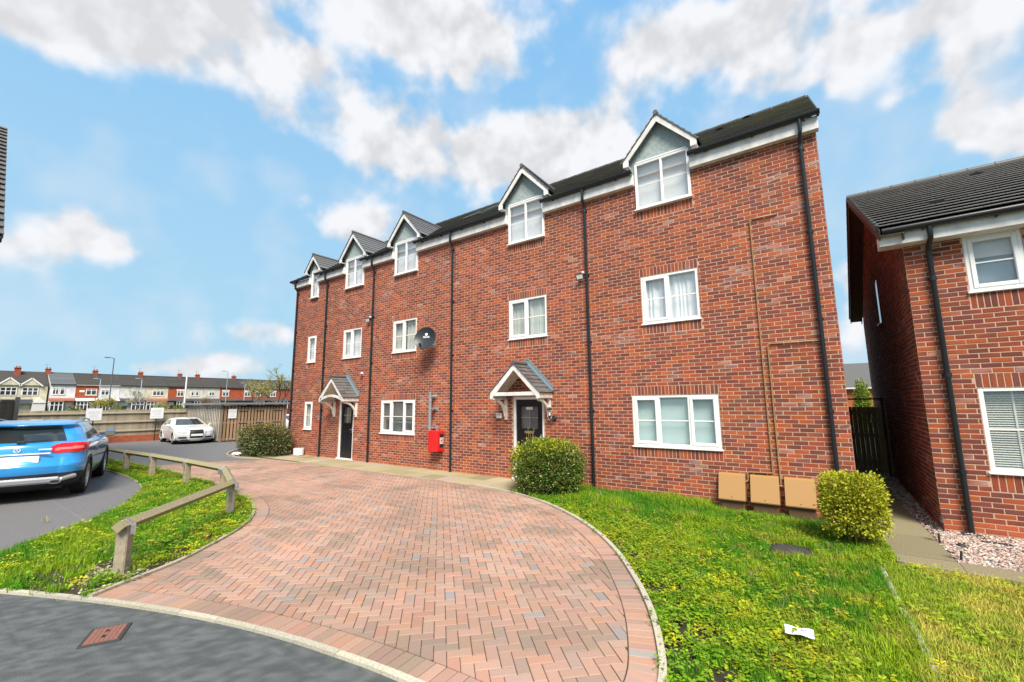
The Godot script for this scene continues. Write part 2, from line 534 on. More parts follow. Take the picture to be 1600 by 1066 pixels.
# the mortar face with openings, and the reveals of the openings
func wall_face(b: MB, frame: Transform3D, x0: float, x1: float, y0: float, y1: float, holes: Array, deep: float) -> void:
	var xs := [x0, x1]; var ys := [y0, y1]
	for h in holes:
		for q in [h.position.x, h.end.x]:
			if q > x0 and q < x1 and not xs.has(q): xs.append(q)
		for q in [h.position.y, h.end.y]:
			if q > y0 and q < y1 and not ys.has(q): ys.append(q)
	xs.sort(); ys.sort()
	for i in xs.size() - 1:
		for j in ys.size() - 1:
			var mid := Vector2((xs[i] + xs[i + 1]) / 2, (ys[j] + ys[j + 1]) / 2)
			var open := false
			for h in holes:
				if h.has_point(mid): open = true
			if open: continue
			b.quad(frame * Vector3(xs[i], ys[j], 0), frame * Vector3(xs[i + 1], ys[j], 0), frame * Vector3(xs[i + 1], ys[j + 1], 0), frame * Vector3(xs[i], ys[j + 1], 0))
	for h in holes:
		var a: Vector2 = h.position; var e: Vector2 = h.end
		e.y = minf(e.y, y1)
		b.quad(frame * Vector3(a.x, a.y, 0), frame * Vector3(a.x, e.y, 0), frame * Vector3(a.x, e.y, -deep), frame * Vector3(a.x, a.y, -deep))
		b.quad(frame * Vector3(e.x, e.y, 0), frame * Vector3(e.x, a.y, 0), frame * Vector3(e.x, a.y, -deep), frame * Vector3(e.x, e.y, -deep))
		b.quad(frame * Vector3(a.x, e.y, 0), frame * Vector3(e.x, e.y, 0), frame * Vector3(e.x, e.y, -deep), frame * Vector3(a.x, e.y, -deep))
		b.quad(frame * Vector3(e.x, a.y, 0), frame * Vector3(a.x, a.y, 0), frame * Vector3(a.x, a.y, -deep), frame * Vector3(e.x, a.y, -deep))

# ---------- windows ----------
# a casement window in a wall whose face is at z; behind: "blind", "slats", "net", "room", "film"
func window(parent: Node, x0: float, x1: float, y0: float, y1: float, z: float, lights: Array, behind: String, sill := true, tint := Color(0.75, 0.78, 0.8)) -> void:
	var w := part("window", parent)
	var zf := z - 0.075
	var fw := 0.055
	var b := MB.new()
	b.box(Vector3(x0, y0, zf), Vector3(x0 + fw, y1, zf + 0.07), 0.006)
	b.box(Vector3(x1 - fw, y0, zf), Vector3(x1, y1, zf + 0.07), 0.006)
	b.box(Vector3(x0 + fw, y1 - fw, zf), Vector3(x1 - fw, y1, zf + 0.069), 0.006)
	b.box(Vector3(x0 + fw, y0, zf), Vector3(x1 - fw, y0 + fw, zf + 0.069), 0.006)
	var total := 0.0
	for l in lights: total += l[0]
	var inner := x1 - x0 - 2 * fw
	var xs := x0 + fw
	for i in lights.size():
		var xe: float = xs + inner * lights[i][0] / total
		var xa := xs; var xb := xe
		if i > 0: xa += 0.025
		if i < lights.size() - 1:
			b.box(Vector3(xe - 0.025, y0 + fw, zf), Vector3(xe + 0.025, y1 - fw, zf + 0.068), 0.006)
			xb -= 0.025
		var ya := y0 + fw; var yb := y1 - fw
		if lights[i][1] == 1:      # an opening sash, proud of the frame
			var s := MB.new()
			var sw := 0.05
			s.box(Vector3(xa - 0.008, ya - 0.008, zf + 0.03), Vector3(xa + sw, yb + 0.008, zf + 0.084), 0.008)
			s.box(Vector3(xb - sw, ya - 0.008, zf + 0.03), Vector3(xb + 0.008, yb + 0.008, zf + 0.084), 0.008)
			s.box(Vector3(xa + sw, yb - sw, zf + 0.03), Vector3(xb - sw, yb + 0.008, zf + 0.083), 0.008)
			s.box(Vector3(xa + sw, ya - 0.008, zf + 0.03), Vector3(xb - sw, ya + sw, zf + 0.083), 0.008)
			put(s, "sash", mats.white_plastic, w)
			xa += sw; xb -= sw; ya += sw; yb -= sw
		var p := MB.new()
		p.box(Vector3(xa, ya, zf + 0.036), Vector3(xb, yb, zf + 0.040))
		put(p, "pane", mats.glass, w)
		if lights[i].size() < 3:
			var g := MB.new()
			var ym := (y0 + y1) / 2
			g.box(Vector3(xa, ym - 0.011, zf + 0.042), Vector3(xb, ym + 0.011, zf + 0.054), 0.003)
			put(g, "glazing_bar", mats.white_plastic, w)
		xs = xe
	put(b, "frame", mats.white_plastic, w)
	if sill:
		var s := MB.new()
		s.box(Vector3(x0 - 0.03, y0 - 0.034, z - 0.06), Vector3(x1 + 0.03, y0 - 0.002, z + 0.045), 0.008)
		put(s, "sill", mats.white_plastic, w)
	var c := MB.new()
	var zc := zf - 0.07
	var xa2 := x0 + 0.02; var xb2 := x1 - 0.02; var ya2 := y0 + 0.02; var yb2 := y1 - 0.02
	if behind == "slats":
		var k := 0
		var y := ya2
		while y < yb2:
			c.cbox(Transform3D(Basis(Vector3.RIGHT, -0.3 if x1 - x0 < 1.5 else -0.85), Vector3((xa2 + xb2) / 2, y, zc)), Vector3(xb2 - xa2, 0.028, 0.0016), 0.0, tint)
			y += 0.0225 if x1 - x0 < 1.5 else 0.034
		for q in ([0.2, 0.5, 0.8] if x1 - x0 > 1.5 else []):
			var xx := lerpf(xa2, xb2, q)
			c.box(Vector3(xx - 0.011, ya2, zc + 0.014), Vector3(xx + 0.011, yb2, zc + 0.016), 0.0, tint * 1.1)
		put(c, "blind", mats.fabric, w)
	elif behind == "net":
		var nseg := int((xb2 - xa2) / 0.012)
		var prev := Vector3.ZERO
		for i in nseg + 1:
			var x := lerpf(xa2, xb2, float(i) / nseg)
			var gap := 0.0
			var zz := zc + 0.018 * sin(x * 61.0 + 2.0 * sin(x * 17.0)) + 0.01 * sin(x * 23.0)
			var p := Vector3(x, 0, zz)
			var gone := tint.g < 0.6 and absf(x - lerpf(xa2, xb2, 0.47)) < 0.035 * (xb2 - xa2)
			if i > 0 and not gone: c.quad(Vector3(prev.x, ya2, prev.z), Vector3(p.x, ya2, p.z), Vector3(p.x, yb2, p.z), Vector3(prev.x, yb2, prev.z), tint)
			prev = p
		put(c, "curtain", mats.fabric, w)
	elif behind == "film":
		c.box(Vector3(xa2, ya2, zc), Vector3(xb2, yb2, zc + 0.002), 0.0, tint)
		put(c, "blind", mats.fabric, w)
	elif behind == "half":
		c.box(Vector3(xa2, lerpf(ya2, yb2, 0.62), zc), Vector3(xb2, yb2, zc + 0.002), 0.0, Color(0.8, 0.8, 0.8))
		put(c, "blind", mats.fabric, w)
		var d := MB.new()
		d.box(Vector3(xa2, ya2, zc - 0.12), Vector3(xb2, yb2, zc - 0.115), 0.0, tint)
		put(d, "curtain", mats.fabric, w)
	elif behind == "room":
		var y := lerpf(ya2, yb2, 0.42)
		while y < yb2:
			c.cbox(Transform3D(Basis(Vector3.RIGHT, 0.35), Vector3((xa2 + xb2) / 2, y, zc)), Vector3(xb2 - xa2, 0.028, 0.002), 0.0, Color(0.3, 0.22, 0.17))
			y += 0.036
		put(c, "blind", mats.fabric, w)
		var d := MB.new()
		d.box(Vector3(xa2, ya2 + 0.30, zc - 0.35), Vector3(xb2, ya2 + 0.34, zc - 0.3), 0.0, Color(0.6, 0.58, 0.5))
		d.box(Vector3(xa2, ya2, zc - 0.42), Vector3(lerpf(xa2, xb2, 0.22), yb2, zc - 0.4), 0.0, Color(0.3, 0.36, 0.3))
		d.box(Vector3(xa2 + 0.8, ya2 - 0.02, zc - 0.22), Vector3(xa2 + 1.0, ya2 + 0.12, zc - 0.06), 0.01, Color(0.35, 0.12, 0.05))
		put(d, "furnishing", mats.plain, w)

# ---------- tiled roof slope ----------
# origin at the eave corner, along = unit vector along the eave, up = unit vector up the slope
func tile_slope(o: Vector3, along: Vector3, up: Vector3, length: float, height: float, tw: float, gauge: float, thick: float, colour: Callable, skip, list: Array, gap := 0.0) -> void:
	var nrm := along.cross(up).normalized()
	var rows := int(ceil(height / gauge))
	var cols := int(ceil(length / tw))
	var tilt := (thick + gap) / (gauge * 1.05)
	for r in rows:
		var off := tw * 0.5 if r % 2 == 1 else 0.0
		for k in range(-1, cols + 1):
			var a := maxf(k * tw + off, 0.0)
			var e := minf((k + 1) * tw + off, length)
			if e - a < 0.04: continue
			var bot := r * gauge - 0.015
			var top := minf((r + 1) * gauge + 0.02, height)
			var mid := o + along * ((a + e) / 2) + up * ((bot + top) / 2)
			if skip != null and skip.call(mid): continue
			var ru := (up - nrm * tilt).normalized()
			var rn := along.cross(ru).normalized()
			var t := Transform3D(Basis(along, ru, rn), mid + nrm * (thick * 0.35 + gap * 0.5 + rng.randf_range(0, 0.0025)))
			var c: Color = colour.call(mid)
			list.append([t, Vector3(snappedf(e - a - 0.004, 0.001), snappedf(top - bot, 0.001), thick), [c, c, c, c]])

# upright bricks above and below an opening, fitted to the courses that start at base
func soldier_rows(x0: float, x1: float, y0: float, y1: float, base: float, head: bool) -> Array:
	var out := []
	var top := y0 - 0.032
	var bot := base + roundf((top - 0.215 - base) / 0.075) * 0.075
	out.append(Rect2(x0 - 0.012, bot, x1 - x0 + 0.024, top - bot))
	if head:
		var hi := base + roundf((y1 + 0.222 - base) / 0.075) * 0.075 - 0.006
		out.append(Rect2(x0 - 0.012, y1 + 0.004, x1 - x0 + 0.024, hi - y1 - 0.004))
	return out

func apartment_building() -> void:
	var th := thing("apartment_building", "long three-storey red brick apartment block with gabled dormers and two front doors", "building", Vector3.ZERO)
	var xl := -18.38
	var yt := 6.89
	# openings: x0, x1, y0, y1
	var mid := [[-17.23, -16.62, 3.63, 4.70], [-14.765, -13.65, 3.63, 4.70], [-11.92, -10.765, 3.63, 4.70], [-7.09, -5.90, 3.63, 4.70], [-3.43, -2.23, 3.63, 4.70]]
	var low := [[-17.205, -16.635, 1.0, 2.07], [-12.425, -10.76, 1.0, 2.07], [-3.76, -2.01, 1.0, 2.07]]
	var top := [[-17.16, -16.63, 6.28, 7.40], [-14.74, -13.64, 6.28, 7.40], [-11.89, -10.77, 6.28, 7.40], [-7.06, -5.91, 6.28, 7.40], [-3.43, -2.23, 6.28, 7.40]]
	var doors := [[-14.82, -13.93, 0.04, 2.09], [-6.985, -6.035, 0.04, 2.09]]
	var holes := []; var soldiers := []
	for q in mid + low + top:
		holes.append(Rect2(q[0], q[2], q[1] - q[0], minf(q[3], yt) - q[2] + (0.2 if q[3] > yt else 0.0)))
		soldiers += soldier_rows(q[0], q[1], q[2], q[3], -0.20, q[3] < yt)
	for q in doors: holes.append(Rect2(q[0], q[2] - 0.4, q[1] - q[0], q[3] - q[2] + 0.4))
	var wall := part("wall", th)
	var b := MB.new()
	wall_face(b, Transform3D(Basis(), Vector3(0, 0, 0.0015)), xl, 0.0, -0.3, yt + 0.2, holes, 0.24)
	var yr := 10.28; var zr := -4.4; var zb := -8.8
	for sx in [xl, 0.0]:              # gable ends
		var p := [Vector3(sx, -0.3, -0.004), Vector3(sx, yt + 0.2, -0.004), Vector3(sx, yr - 0.12, zr), Vector3(sx, yt + 0.2, zb), Vector3(sx, -0.3, zb)]
		for k in range(1, 4):
			if sx < -1: b.tri(p[0], p[k], p[k + 1])
			else: b.tri(p[0], p[k + 1], p[k])
	b.quad(Vector3(0, -0.3, zb), Vector3(xl, -0.3, zb), Vector3(xl, yt + 0.2, zb), Vector3(0, yt + 0.2, zb))
	b.box(Vector3(xl + 0.3, -0.28, zb + 0.2), Vector3(-0.3, -0.2, -0.5))
	b.box(Vector3(xl + 0.2, -0.2, -2.6), Vector3(-0.2, 6.8, -2.5))
	for fy in [2.42, 5.06]: b.box(Vector3(xl + 0.2, fy, -2.5), Vector3(-0.2, fy + 0.25, -0.25))  # unseen floor slabs, added to cut the light inside the rooms
	for fx in [-15.2, -12.9, -9.8, -5.3, -4.4]: b.box(Vector3(fx, -0.2, -2.5), Vector3(fx + 0.1, 6.8, -0.25))  # unseen cross walls, added for the same darkening of the rooms
	put(b, "mortar", mats.mortar, wall)
	var list := []
	lay_bricks(Transform3D(), xl + 0.003, -0.003, -0.20, yt, holes, soldiers, 0.10, list)
	pieces(wall, "brick", "brickwork", list, mats.brick, 0.004)
	# the gable end towards the passage
	var side := []
	var gf := Transform3D(Basis(Vector3(0, 0, -1), Vector3.UP, Vector3(1, 0, 0)), Vector3(0, 0, 0))
	lay_bricks(gf, 0.0, -zb, -0.20, yr - 0.2, [], [], 0.1, side, func(y): return Vector2(maxf(0, (y - 7.0) / 0.7), minf(8.8, 8.8 - (y - 7.0) / 0.7)))
	var sb := MB.new()
	for e in side: sb.slab(e[0], e[1], 0.004, e[2][0], e[2][1], e[2][2], e[2][3])
	put(sb, "gable_brickwork", mats.brick, wall).set_meta("kind", "stuff")

	# windows
	var tints := {"w": Color(0.8, 0.83, 0.86), "g": Color(0.52, 0.55, 0.5), "c": Color(0.5, 0.66, 0.66)}
	for i in 5:
		var q: Array = mid[i]
		var lights := [[1.0, 1]] if i == 0 else [[1.0, 1], [1.06, 0]]
		window(th, q[0], q[1], q[2], q[3], 0.0, lights, ["slats", "film", "net", "net", "net"][i], true, [tints.w, tints.w, tints.g, tints.g, tints.w][i])
		q = top[i]
		window(th, q[0], q[1], q[2], q[3], 0.05, [[1.0, 0]] if i == 0 else [[1.0, 0], [1.0, 0]], "slats", true, Color(0.84, 0.86, 0.88))
	var q0: Array = low[0]
	window(th, q0[0], q0[1], q0[2], q0[3], 0.0, [[1.0, 1]], "net", true, tints.g)
	q0 = low[1]
	window(th, q0[0], q0[1], q0[2], q0[3], 0.0, [[1.0, 1], [1.2, 0], [1.0, 1]], "room", true)
	q0 = low[2]
	window(th, q0[0], q0[1], q0[2], q0[3], 0.0, [[1.0, 1], [1.2, 0], [1.0, 1]], "film", true, tints.c)

	# doors
	for i in 2:
		var q: Array = doors[i]
		var d := part("door", th)
		var f := MB.new()
		var z0 := -0.10; var z1 := -0.02
		f.box(Vector3(q[0], q[2], z0), Vector3(q[0] + 0.07, q[3], z1), 0.006)
		f.box(Vector3(q[1] - 0.07, q[2], z0), Vector3(q[1], q[3], z1), 0.006)
		f.box(Vector3(q[0] + 0.07, q[3] - 0.07, z0), Vector3(q[1] - 0.07, q[3], z1 - 0.001), 0.006)
		f.box(Vector3(q[0] - 0.04, -0.06, z0), Vector3(q[1] + 0.04, 0.045, 0.04), 0.006)
		put(f, "frame", mats.white_plastic, d)
		var lx0: float = q[0] + 0.072; var lx1: float = q[1] - 0.072
		var ly0 := 0.055; var ly1: float = q[3] - 0.072
		var zl := -0.055
		var gx0 := lx0 + 0.14; var gx1 := lx1 - 0.14; var gy0 := 1.28; var gy1 := 1.84
		var l := MB.new()
		l.box(Vector3(lx0, ly0, zl - 0.04), Vector3(gx0, ly1, zl), 0.003)
		l.box(Vector3(gx1, ly0, zl - 0.04), Vector3(lx1, ly1, zl), 0.003)
		l.box(Vector3(gx0, ly0, zl - 0.04), Vector3(gx1, gy0, zl - 0.0006), 0.0)
		l.box(Vector3(gx0, gy1, zl - 0.04), Vector3(gx1, ly1, zl - 0.0006), 0.0)
		put(l, "leaf", mats.door_black, d)
		var pn := MB.new()
		var xm := (gx0 + gx1) / 2
		for s in [[gx0, xm - 0.05], [xm + 0.05, gx1]]:
			pn.box(Vector3(s[0], 0.22, zl - 0.01), Vector3(s[1], 0.98, zl + 0.010), 0.009)
		for s in [[gx0 - 0.03, gy0 - 0.03, gx1 + 0.03, gy0], [gx0 - 0.03, gy1, gx1 + 0.03, gy1 + 0.03], [gx0 - 0.03, gy0, gx0, gy1], [gx1, gy0, gx1 + 0.03, gy1]]:
			pn.box(Vector3(s[0], s[1], zl - 0.02), Vector3(s[2], s[3], zl + 0.012), 0.004)
		put(pn, "moulding", mats.door_black, d)
		var g := MB.new()
		g.box(Vector3(gx0, gy0, zl - 0.02), Vector3(gx1, gy1, zl - 0.014))
		put(g, "pane", mats.glass, d)
		var bk := MB.new()
		bk.box(Vector3(gx0, gy0, zl - 0.12), Vector3(gx1, gy1, zl - 0.118), 0.0, Color(0.5, 0.53, 0.42) if i == 0 else Color(0.12, 0.14, 0.13))
		put(bk, "curtain", mats.fabric, d)
		var mu := MB.new()
		mu.box(Vector3(xm - 0.007, gy0, zl - 0.013), Vector3(xm + 0.007, gy1, zl - 0.006))
		mu.box(Vector3(gx0, 1.55, zl - 0.0135), Vector3(xm - 0.007, 1.564, zl - 0.0065))
		mu.box(Vector3(xm + 0.007, 1.55, zl - 0.0135), Vector3(gx1, 1.564, zl - 0.0065))
		put(mu, "glazing_bar", mats.cream_paint if i == 0 else mats.metal, d)
		var hw := MB.new()
		hw.box(Vector3(xm - 0.15, 1.165, zl), Vector3(xm + 0.13, 1.225, zl + 0.012), 0.004, Color(0.32, 0.24, 0.12))
		put(hw, "letter_box", mats.chrome if i == 0 else mats.gloss, d)
		var hd := MB.new()
		hd.box(Vector3(lx1 - 0.075, 0.95, zl), Vector3(lx1 - 0.04, 1.15, zl + 0.008), 0.003)
		hd.box(Vector3(lx1 - 0.17, 1.04, zl + 0.03), Vector3(lx1 - 0.045, 1.06, zl + 0.045), 0.004)
		hd.box(Vector3(lx1 - 0.065, 1.04, zl), Vector3(lx1 - 0.05, 1.06, zl + 0.04), 0.002)
		put(hd, "handle", mats.metal, d)
		if i == 1:
			var np := MB.new()
			np.box(Vector3(xm - 0.10, 1.76, zl - 0.012), Vector3(xm + 0.10, 1.83, zl + 0.002), 0.003)
			put(np, "name_plate", mats.white_plastic, d)
	canopy(th, -14.42, true)
	canopy(th, -6.52, false)

	# eaves, between the dormers
	var spans := [[-18.44, -17.18], [-16.61, -14.77], [-13.62, -11.91], [-10.75, -7.08], [-5.89, -3.45], [-2.21, 0.05]]
	for s in spans:
		var f := MB.new()
		f.box(Vector3(s[0], 6.875, -0.02), Vector3(s[1], 7.13, 0.13), 0.006)
		put(f, "fascia", mats.fascia, th)
		var g := MB.new()
		var x0: float = s[0] + (0.0 if s[0] > -18 else -0.08); var x1: float = s[1] + (0.0 if s[1] < -1 else 0.03)
		var n := 8
		for k in n:
			var a0 := PI * k / n; var a1 := PI * (k + 1) / n
			for rr in [0.062, 0.056]:
				var p0 := Vector3(x0, 7.172 - sin(a0) * rr, 0.197 + cos(a0) * rr); var p1 := Vector3(x0, 7.172 - sin(a1) * rr, 0.197 + cos(a1) * rr)
				var dx := Vector3(x1 - x0, 0, 0)
				g.quad(p0, p1, p1 + dx, p0 + dx)
		for xx in [x0, x1]:
			var pts := PackedVector2Array()
			for k in n + 1: pts.append(Vector2(cos(PI * k / n) * 0.066, -sin(PI * k / n) * 0.066))
			g.extrude(Transform3D(Basis(Vector3(0, 0, 1), Vector3.UP, Vector3(-1, 0, 0)), Vector3(xx + 0.01, 7.174, 0.197)), pts, 0.02)
		g.bar(Vector3(x0, 7.177, 0.258), Vector3(x1, 7.177, 0.258), 0.012, 0.012)
		put(g, "gutter", mats.black_plastic, th)
		var br := MB.new()
		var xx2 := x0 + 0.35
		while xx2 < x1 - 0.2:
			br.box(Vector3(xx2 - 0.012, 7.085, 0.131), Vector3(xx2 + 0.012, 7.135, 0.21), 0.003)
			xx2 += 0.85
		if br.v.size() > 0: put(br, "gutter_bracket", mats.black_plastic, th)
	# downpipes
	for x in [-18.147, -15.91, -12.965, -9.145, -4.696, -0.229]:
		var d := part("downpipe", th)
		var p := MB.new()
		p.tube([Vector3(x, 7.13, 0.197), Vector3(x, 6.90, 0.195), Vector3(x - 0.01, 6.84, 0.18), Vector3(x - 0.02, 6.73, 0.075), Vector3(x - 0.02, 6.66, 0.062), Vector3(x - 0.02, -0.05, 0.062)], 0.034, 12)
		put(p, "pipe", mats.black_plastic, d)
		var y := 6.6
		while y > 0.3:
			var c := MB.new()
			c.lathe(Transform3D(Basis(), Vector3(x - 0.02, y, 0.062)), [Vector2(0.034, -0.03), Vector2(0.041, -0.03), Vector2(0.041, 0.03), Vector2(0.034, 0.03)], 12)
			c.box(Vector3(x - 0.075, y - 0.015, 0.004), Vector3(x + 0.035, y + 0.015, 0.028), 0.003)
			put(c, "clip", mats.black_plastic, d)
			y -= 1.62

	# roof
	var roof := part("roof", th)
	var k := (yr - 7.2) / (0.15 - zr)
	var dorm := [[-16.895, 0.56, 8.06], [-14.19, 0.81, 8.36], [-11.33, 0.81, 8.36], [-6.485, 0.81, 8.36], [-2.83, 0.81, 8.37]]
	var ds := 1.12     # rise of the dormer roofs
	var up := Vector3(0, k, -1).normalized()
	var inside := func(p: Vector3) -> bool:
		for d in dorm:
			if absf(p.x - d[0]) < d[1] - 0.02 and p.y < d[2] - absf(p.x - d[0]) * ds - 0.03: return true
		return false
	var tint := func(p: Vector3) -> Color:
		var moss := noise_a.get_noise_2d(p.x * 0.9 + 31.0, p.z * 1.1) + 0.25 * rng.randf() + (0.28 if p.x > -1.6 and p.y > 8.6 else 0.0)
		var g := rng.randf_range(0.8, 1.2)
		var c := Color(0.052, 0.048, 0.044)
		if moss > 0.18: c = c.lerp(Color(0.075, 0.085, 0.025), clampf((moss - 0.18) * 2.4, 0, 0.85))
		return Color(snappedf(c.r * g, 0.006), snappedf(c.g * g, 0.006), snappedf(c.b * g, 0.006))
	var tl := []
	tile_slope(Vector3(xl - 0.07, 7.19, 0.19), Vector3.RIGHT, up, 18.38 + 0.13, sqrt(pow(yr - 7.2, 2) + pow(0.15 - zr, 2)), 0.27, 0.25, 0.014, tint, inside, tl, 0.008)
	pieces(roof, "roof_tile", "roof_tiling", tl, mats.tile, 0.003)
	var deck := MB.new()
	var edges := [xl - 0.06]
	for d in dorm: edges += [d[0] - d[1] + 0.06, d[0] + d[1] - 0.06]
	edges.append(0.05)
	for i in edges.size() - 1:
		var zf := 0.13 if i % 2 == 0 else -1.55
		var ya := 7.19 + (0.15 - zf) * k - 0.02
		deck.quad(Vector3(edges[i], ya, zf), Vector3(edges[i + 1], ya, zf), Vector3(edges[i + 1], yr - 0.02, zr), Vector3(edges[i], yr - 0.02, zr))
	deck.quad(Vector3(0.05, 7.1, zb - 0.2), Vector3(xl - 0.06, 7.1, zb - 0.2), Vector3(xl - 0.06, yr - 0.02, zr), Vector3(0.05, yr - 0.02, zr))
	put(deck, "rear_slope", mats.tile, roof)
	deck = MB.new()
	deck.quad(Vector3(0.05, 7.14, 0.13), Vector3(xl - 0.06, 7.14, 0.13), Vector3(xl - 0.06, 7.14, -0.3), Vector3(0.05, 7.14, -0.3))
	var cap := MB.new()
	var x := xl - 0.06
	while x < 0.02:
		var e := minf(x + 0.42, 0.06)
		cap.tube([Vector3(x, yr + 0.0, zr), Vector3(e - 0.01, yr + 0.012, zr)], 0.085, 10, Color(0.06, 0.057, 0.05))
		x += 0.42
	put(cap, "ridge", mats.tile, roof)
	for sx in [xl - 0.075, 0.062]:
		var vg := MB.new()
		vg.bar(Vector3(sx, 7.12, 0.2), Vector3(sx, yr + 0.02, zr), 0.03, 0.11, 0.004, Color(0.03, 0.032, 0.035))
		put(vg, "verge", mats.tile, roof)
	for p in [Vector3(-1.4, 0, -4.0), Vector3(-1.96, 0, -2.81), Vector3(-8.9, 0, -3.0)]:
		var vt := MB.new()
		var py: float = 7.2 + (0.15 - p.z) * k
		var t := Transform3D(Basis(Vector3.RIGHT, up, Vector3.RIGHT.cross(up)), Vector3(p.x, py + 0.01, p.z))
		for i in 8:
			var a0 := PI * i / 8; var a1 := PI * (i + 1) / 8
			var u0 := Vector3(cos(a0) * 0.13, -0.10, sin(a0) * 0.10); var u1 := Vector3(cos(a1) * 0.13, -0.10, sin(a1) * 0.10)
			vt.tri(t * u0, t * u1, t * Vector3(0, 0.22, 0.01), Color(0.03, 0.03, 0.032))
			vt.tri(t * u1 * 1.0, t * u0, t * Vector3(0, -0.09, 0.0), Color(0.03, 0.03, 0.032))
		put(vt, "roof_vent", mats.tile, roof)
	for sx in [-9.75]:
		var t := Transform3D(Basis(Vector3.RIGHT, up, Vector3.RIGHT.cross(up)), Vector3(sx, 7.2 + (0.15 + 2.0) * k + 0.03, -2.0))
		var sk := MB.new()
		for q in [[-0.39, 0, 0.08, 1.18], [0.39, 0, 0.08, 1.18], [0, 0.55, 0.7, 0.08], [0, -0.55, 0.7, 0.08]]:
			sk.cbox(t * Transform3D(Basis(), Vector3(q[0], q[1], 0.03)), Vector3(q[2], q[3], 0.1), 0.01, Color(0.05, 0.055, 0.06))
		put(sk, "roof_window_frame", mats.gloss, roof)
		sk = MB.new()
		sk.cbox(t * Transform3D(Basis(), Vector3(0, 0, 0.04)), Vector3(0.7, 1.02, 0.02), 0.0)
		put(sk, "roof_window_pane", mats.car_glass, roof)
	# dormers
	for d in dorm:
		dormer(th, d[0], d[1], d[2], ds, k)

func dormer(th: Node, cx: float, hw: float, ya: float, ds: float, k: float) -> void:
	var dm := part("dormer", th)
	var y_e := ya - hw * ds
	var zf := 0.20
	var zface := 0.012
	var win := hw - 0.27 if hw > 0.7 else hw - 0.31
	# panel above the window and narrow cheeks beside it
	var b := MB.new()
	var yw := 7.405
	var pts := PackedVector2Array([Vector2(cx - hw + 0.1, yw), Vector2(cx + hw - 0.1, yw), Vector2(cx + hw - 0.1, y_e + 0.09), Vector2(cx, ya - 0.04), Vector2(cx - hw + 0.1, y_e + 0.09)])
	b.extrude(Transform3D(Basis(), Vector3(0, 0, zface - 0.05)), pts, 0.05)
	for s in [-1.0, 1.0]:
		b.box(Vector3(cx + s * (win + 0.005), 7.10, -0.5), Vector3(cx + s * (hw - 0.1), yw, zface - 0.001))
		b.box(Vector3(cx + s * (hw - 0.14), 7.12, -0.9), Vector3(cx + s * (hw - 0.1), y_e + 0.05, zface - 0.06))
	put(b, "gable_panel", mats.dormer_grey, dm)
	var f := MB.new()
	f.box(Vector3(cx - win - 0.02, yw - 0.01, zface - 0.01), Vector3(cx + win + 0.02, yw + 0.03, zface + 0.04), 0.005)
	put(f, "window_head", mats.white_plastic, dm)
	var slope_n := Vector2(ds, 1).normalized()
	for s in [-1.0, 1.0]:
		# bargeboard with a squared foot
		var bb := MB.new()
		var w := 0.115
		var pl := PackedVector2Array([Vector2(0, ya), Vector2(s * hw, y_e), Vector2(s * hw, y_e - 0.13), Vector2(s * (hw - 0.13), y_e - 0.13), Vector2(s * (hw - 0.13), y_e + 0.13 * ds - w * 1.2), Vector2(0, ya - w * 1.5)])
		bb.extrude(Transform3D(Basis(), Vector3(cx, -0.012, zf - 0.05)), pl, 0.03)
		# soffit return
		bb.box(Vector3(cx + s * (hw - 0.13), y_e - 0.142, zface), Vector3(cx + s * hw, y_e - 0.122, zf - 0.05))
		put(bb, "bargeboard", mats.fascia, dm)
		# slope in courses of tiles, cut to the valley
		var r := MB.new()
		var rows := int(round(hw * sqrt(1 + ds * ds) / 0.17))
		var out_n := Vector3(s * ds, 1, 0).normalized()
		for i in rows:
			var q0 := float(i) / rows; var q1 := float(i + 1) / rows
			var xa := hw * (1 - q0) + (0.035 if i == 0 else 0.0); var xb := hw * (1 - q1)
			var y0 := ya - xa * ds; var y1 := ya - xb * ds
			var z0 := 0.15 - (y0 - 7.2) / k; var z1 := 0.15 - (y1 - 7.2) / k
			var g := 0.15 * rng.randf_range(0.9, 1.1)
			var c := Color(g, g * 1.0, g * 1.0)
			var lift := 0.02
			var a := Vector3(cx + s * xa, y0, zf) + out_n * (lift + 0.012); var e := Vector3(cx + s * xa, y0, z0 - 0.03) + out_n * (lift + 0.012)
			var a2 := Vector3(cx + s * xb, y1, zf) + out_n * 0.014; var e2 := Vector3(cx + s * xb, y1, z1 - 0.03) + out_n * 0.014
			var a3 := a - out_n * 0.03; var e3 := e - out_n * 0.03; var a4 := a2 - out_n * 0.02
			if s > 0:
				r.quad(a, e, e2, a2, c); r.quad(a3, e3, e, a, c); r.quad(a3, a, a2, a4, c)
			else:
				r.quad(e, a, a2, e2, c); r.quad(e3, a3, a, e, c); r.quad(a, a3, a4, a2, c)
		put(r, "roof_slope", mats.smooth_tile, dm)
	var rg := MB.new()
	rg.tube([Vector3(cx, ya + 0.02, zf + 0.015), Vector3(cx, ya + 0.02, 0.15 - (ya - 7.2) / k)], 0.055, 10, Color(0.14, 0.14, 0.145))
	put(rg, "ridge", mats.smooth_tile, dm)

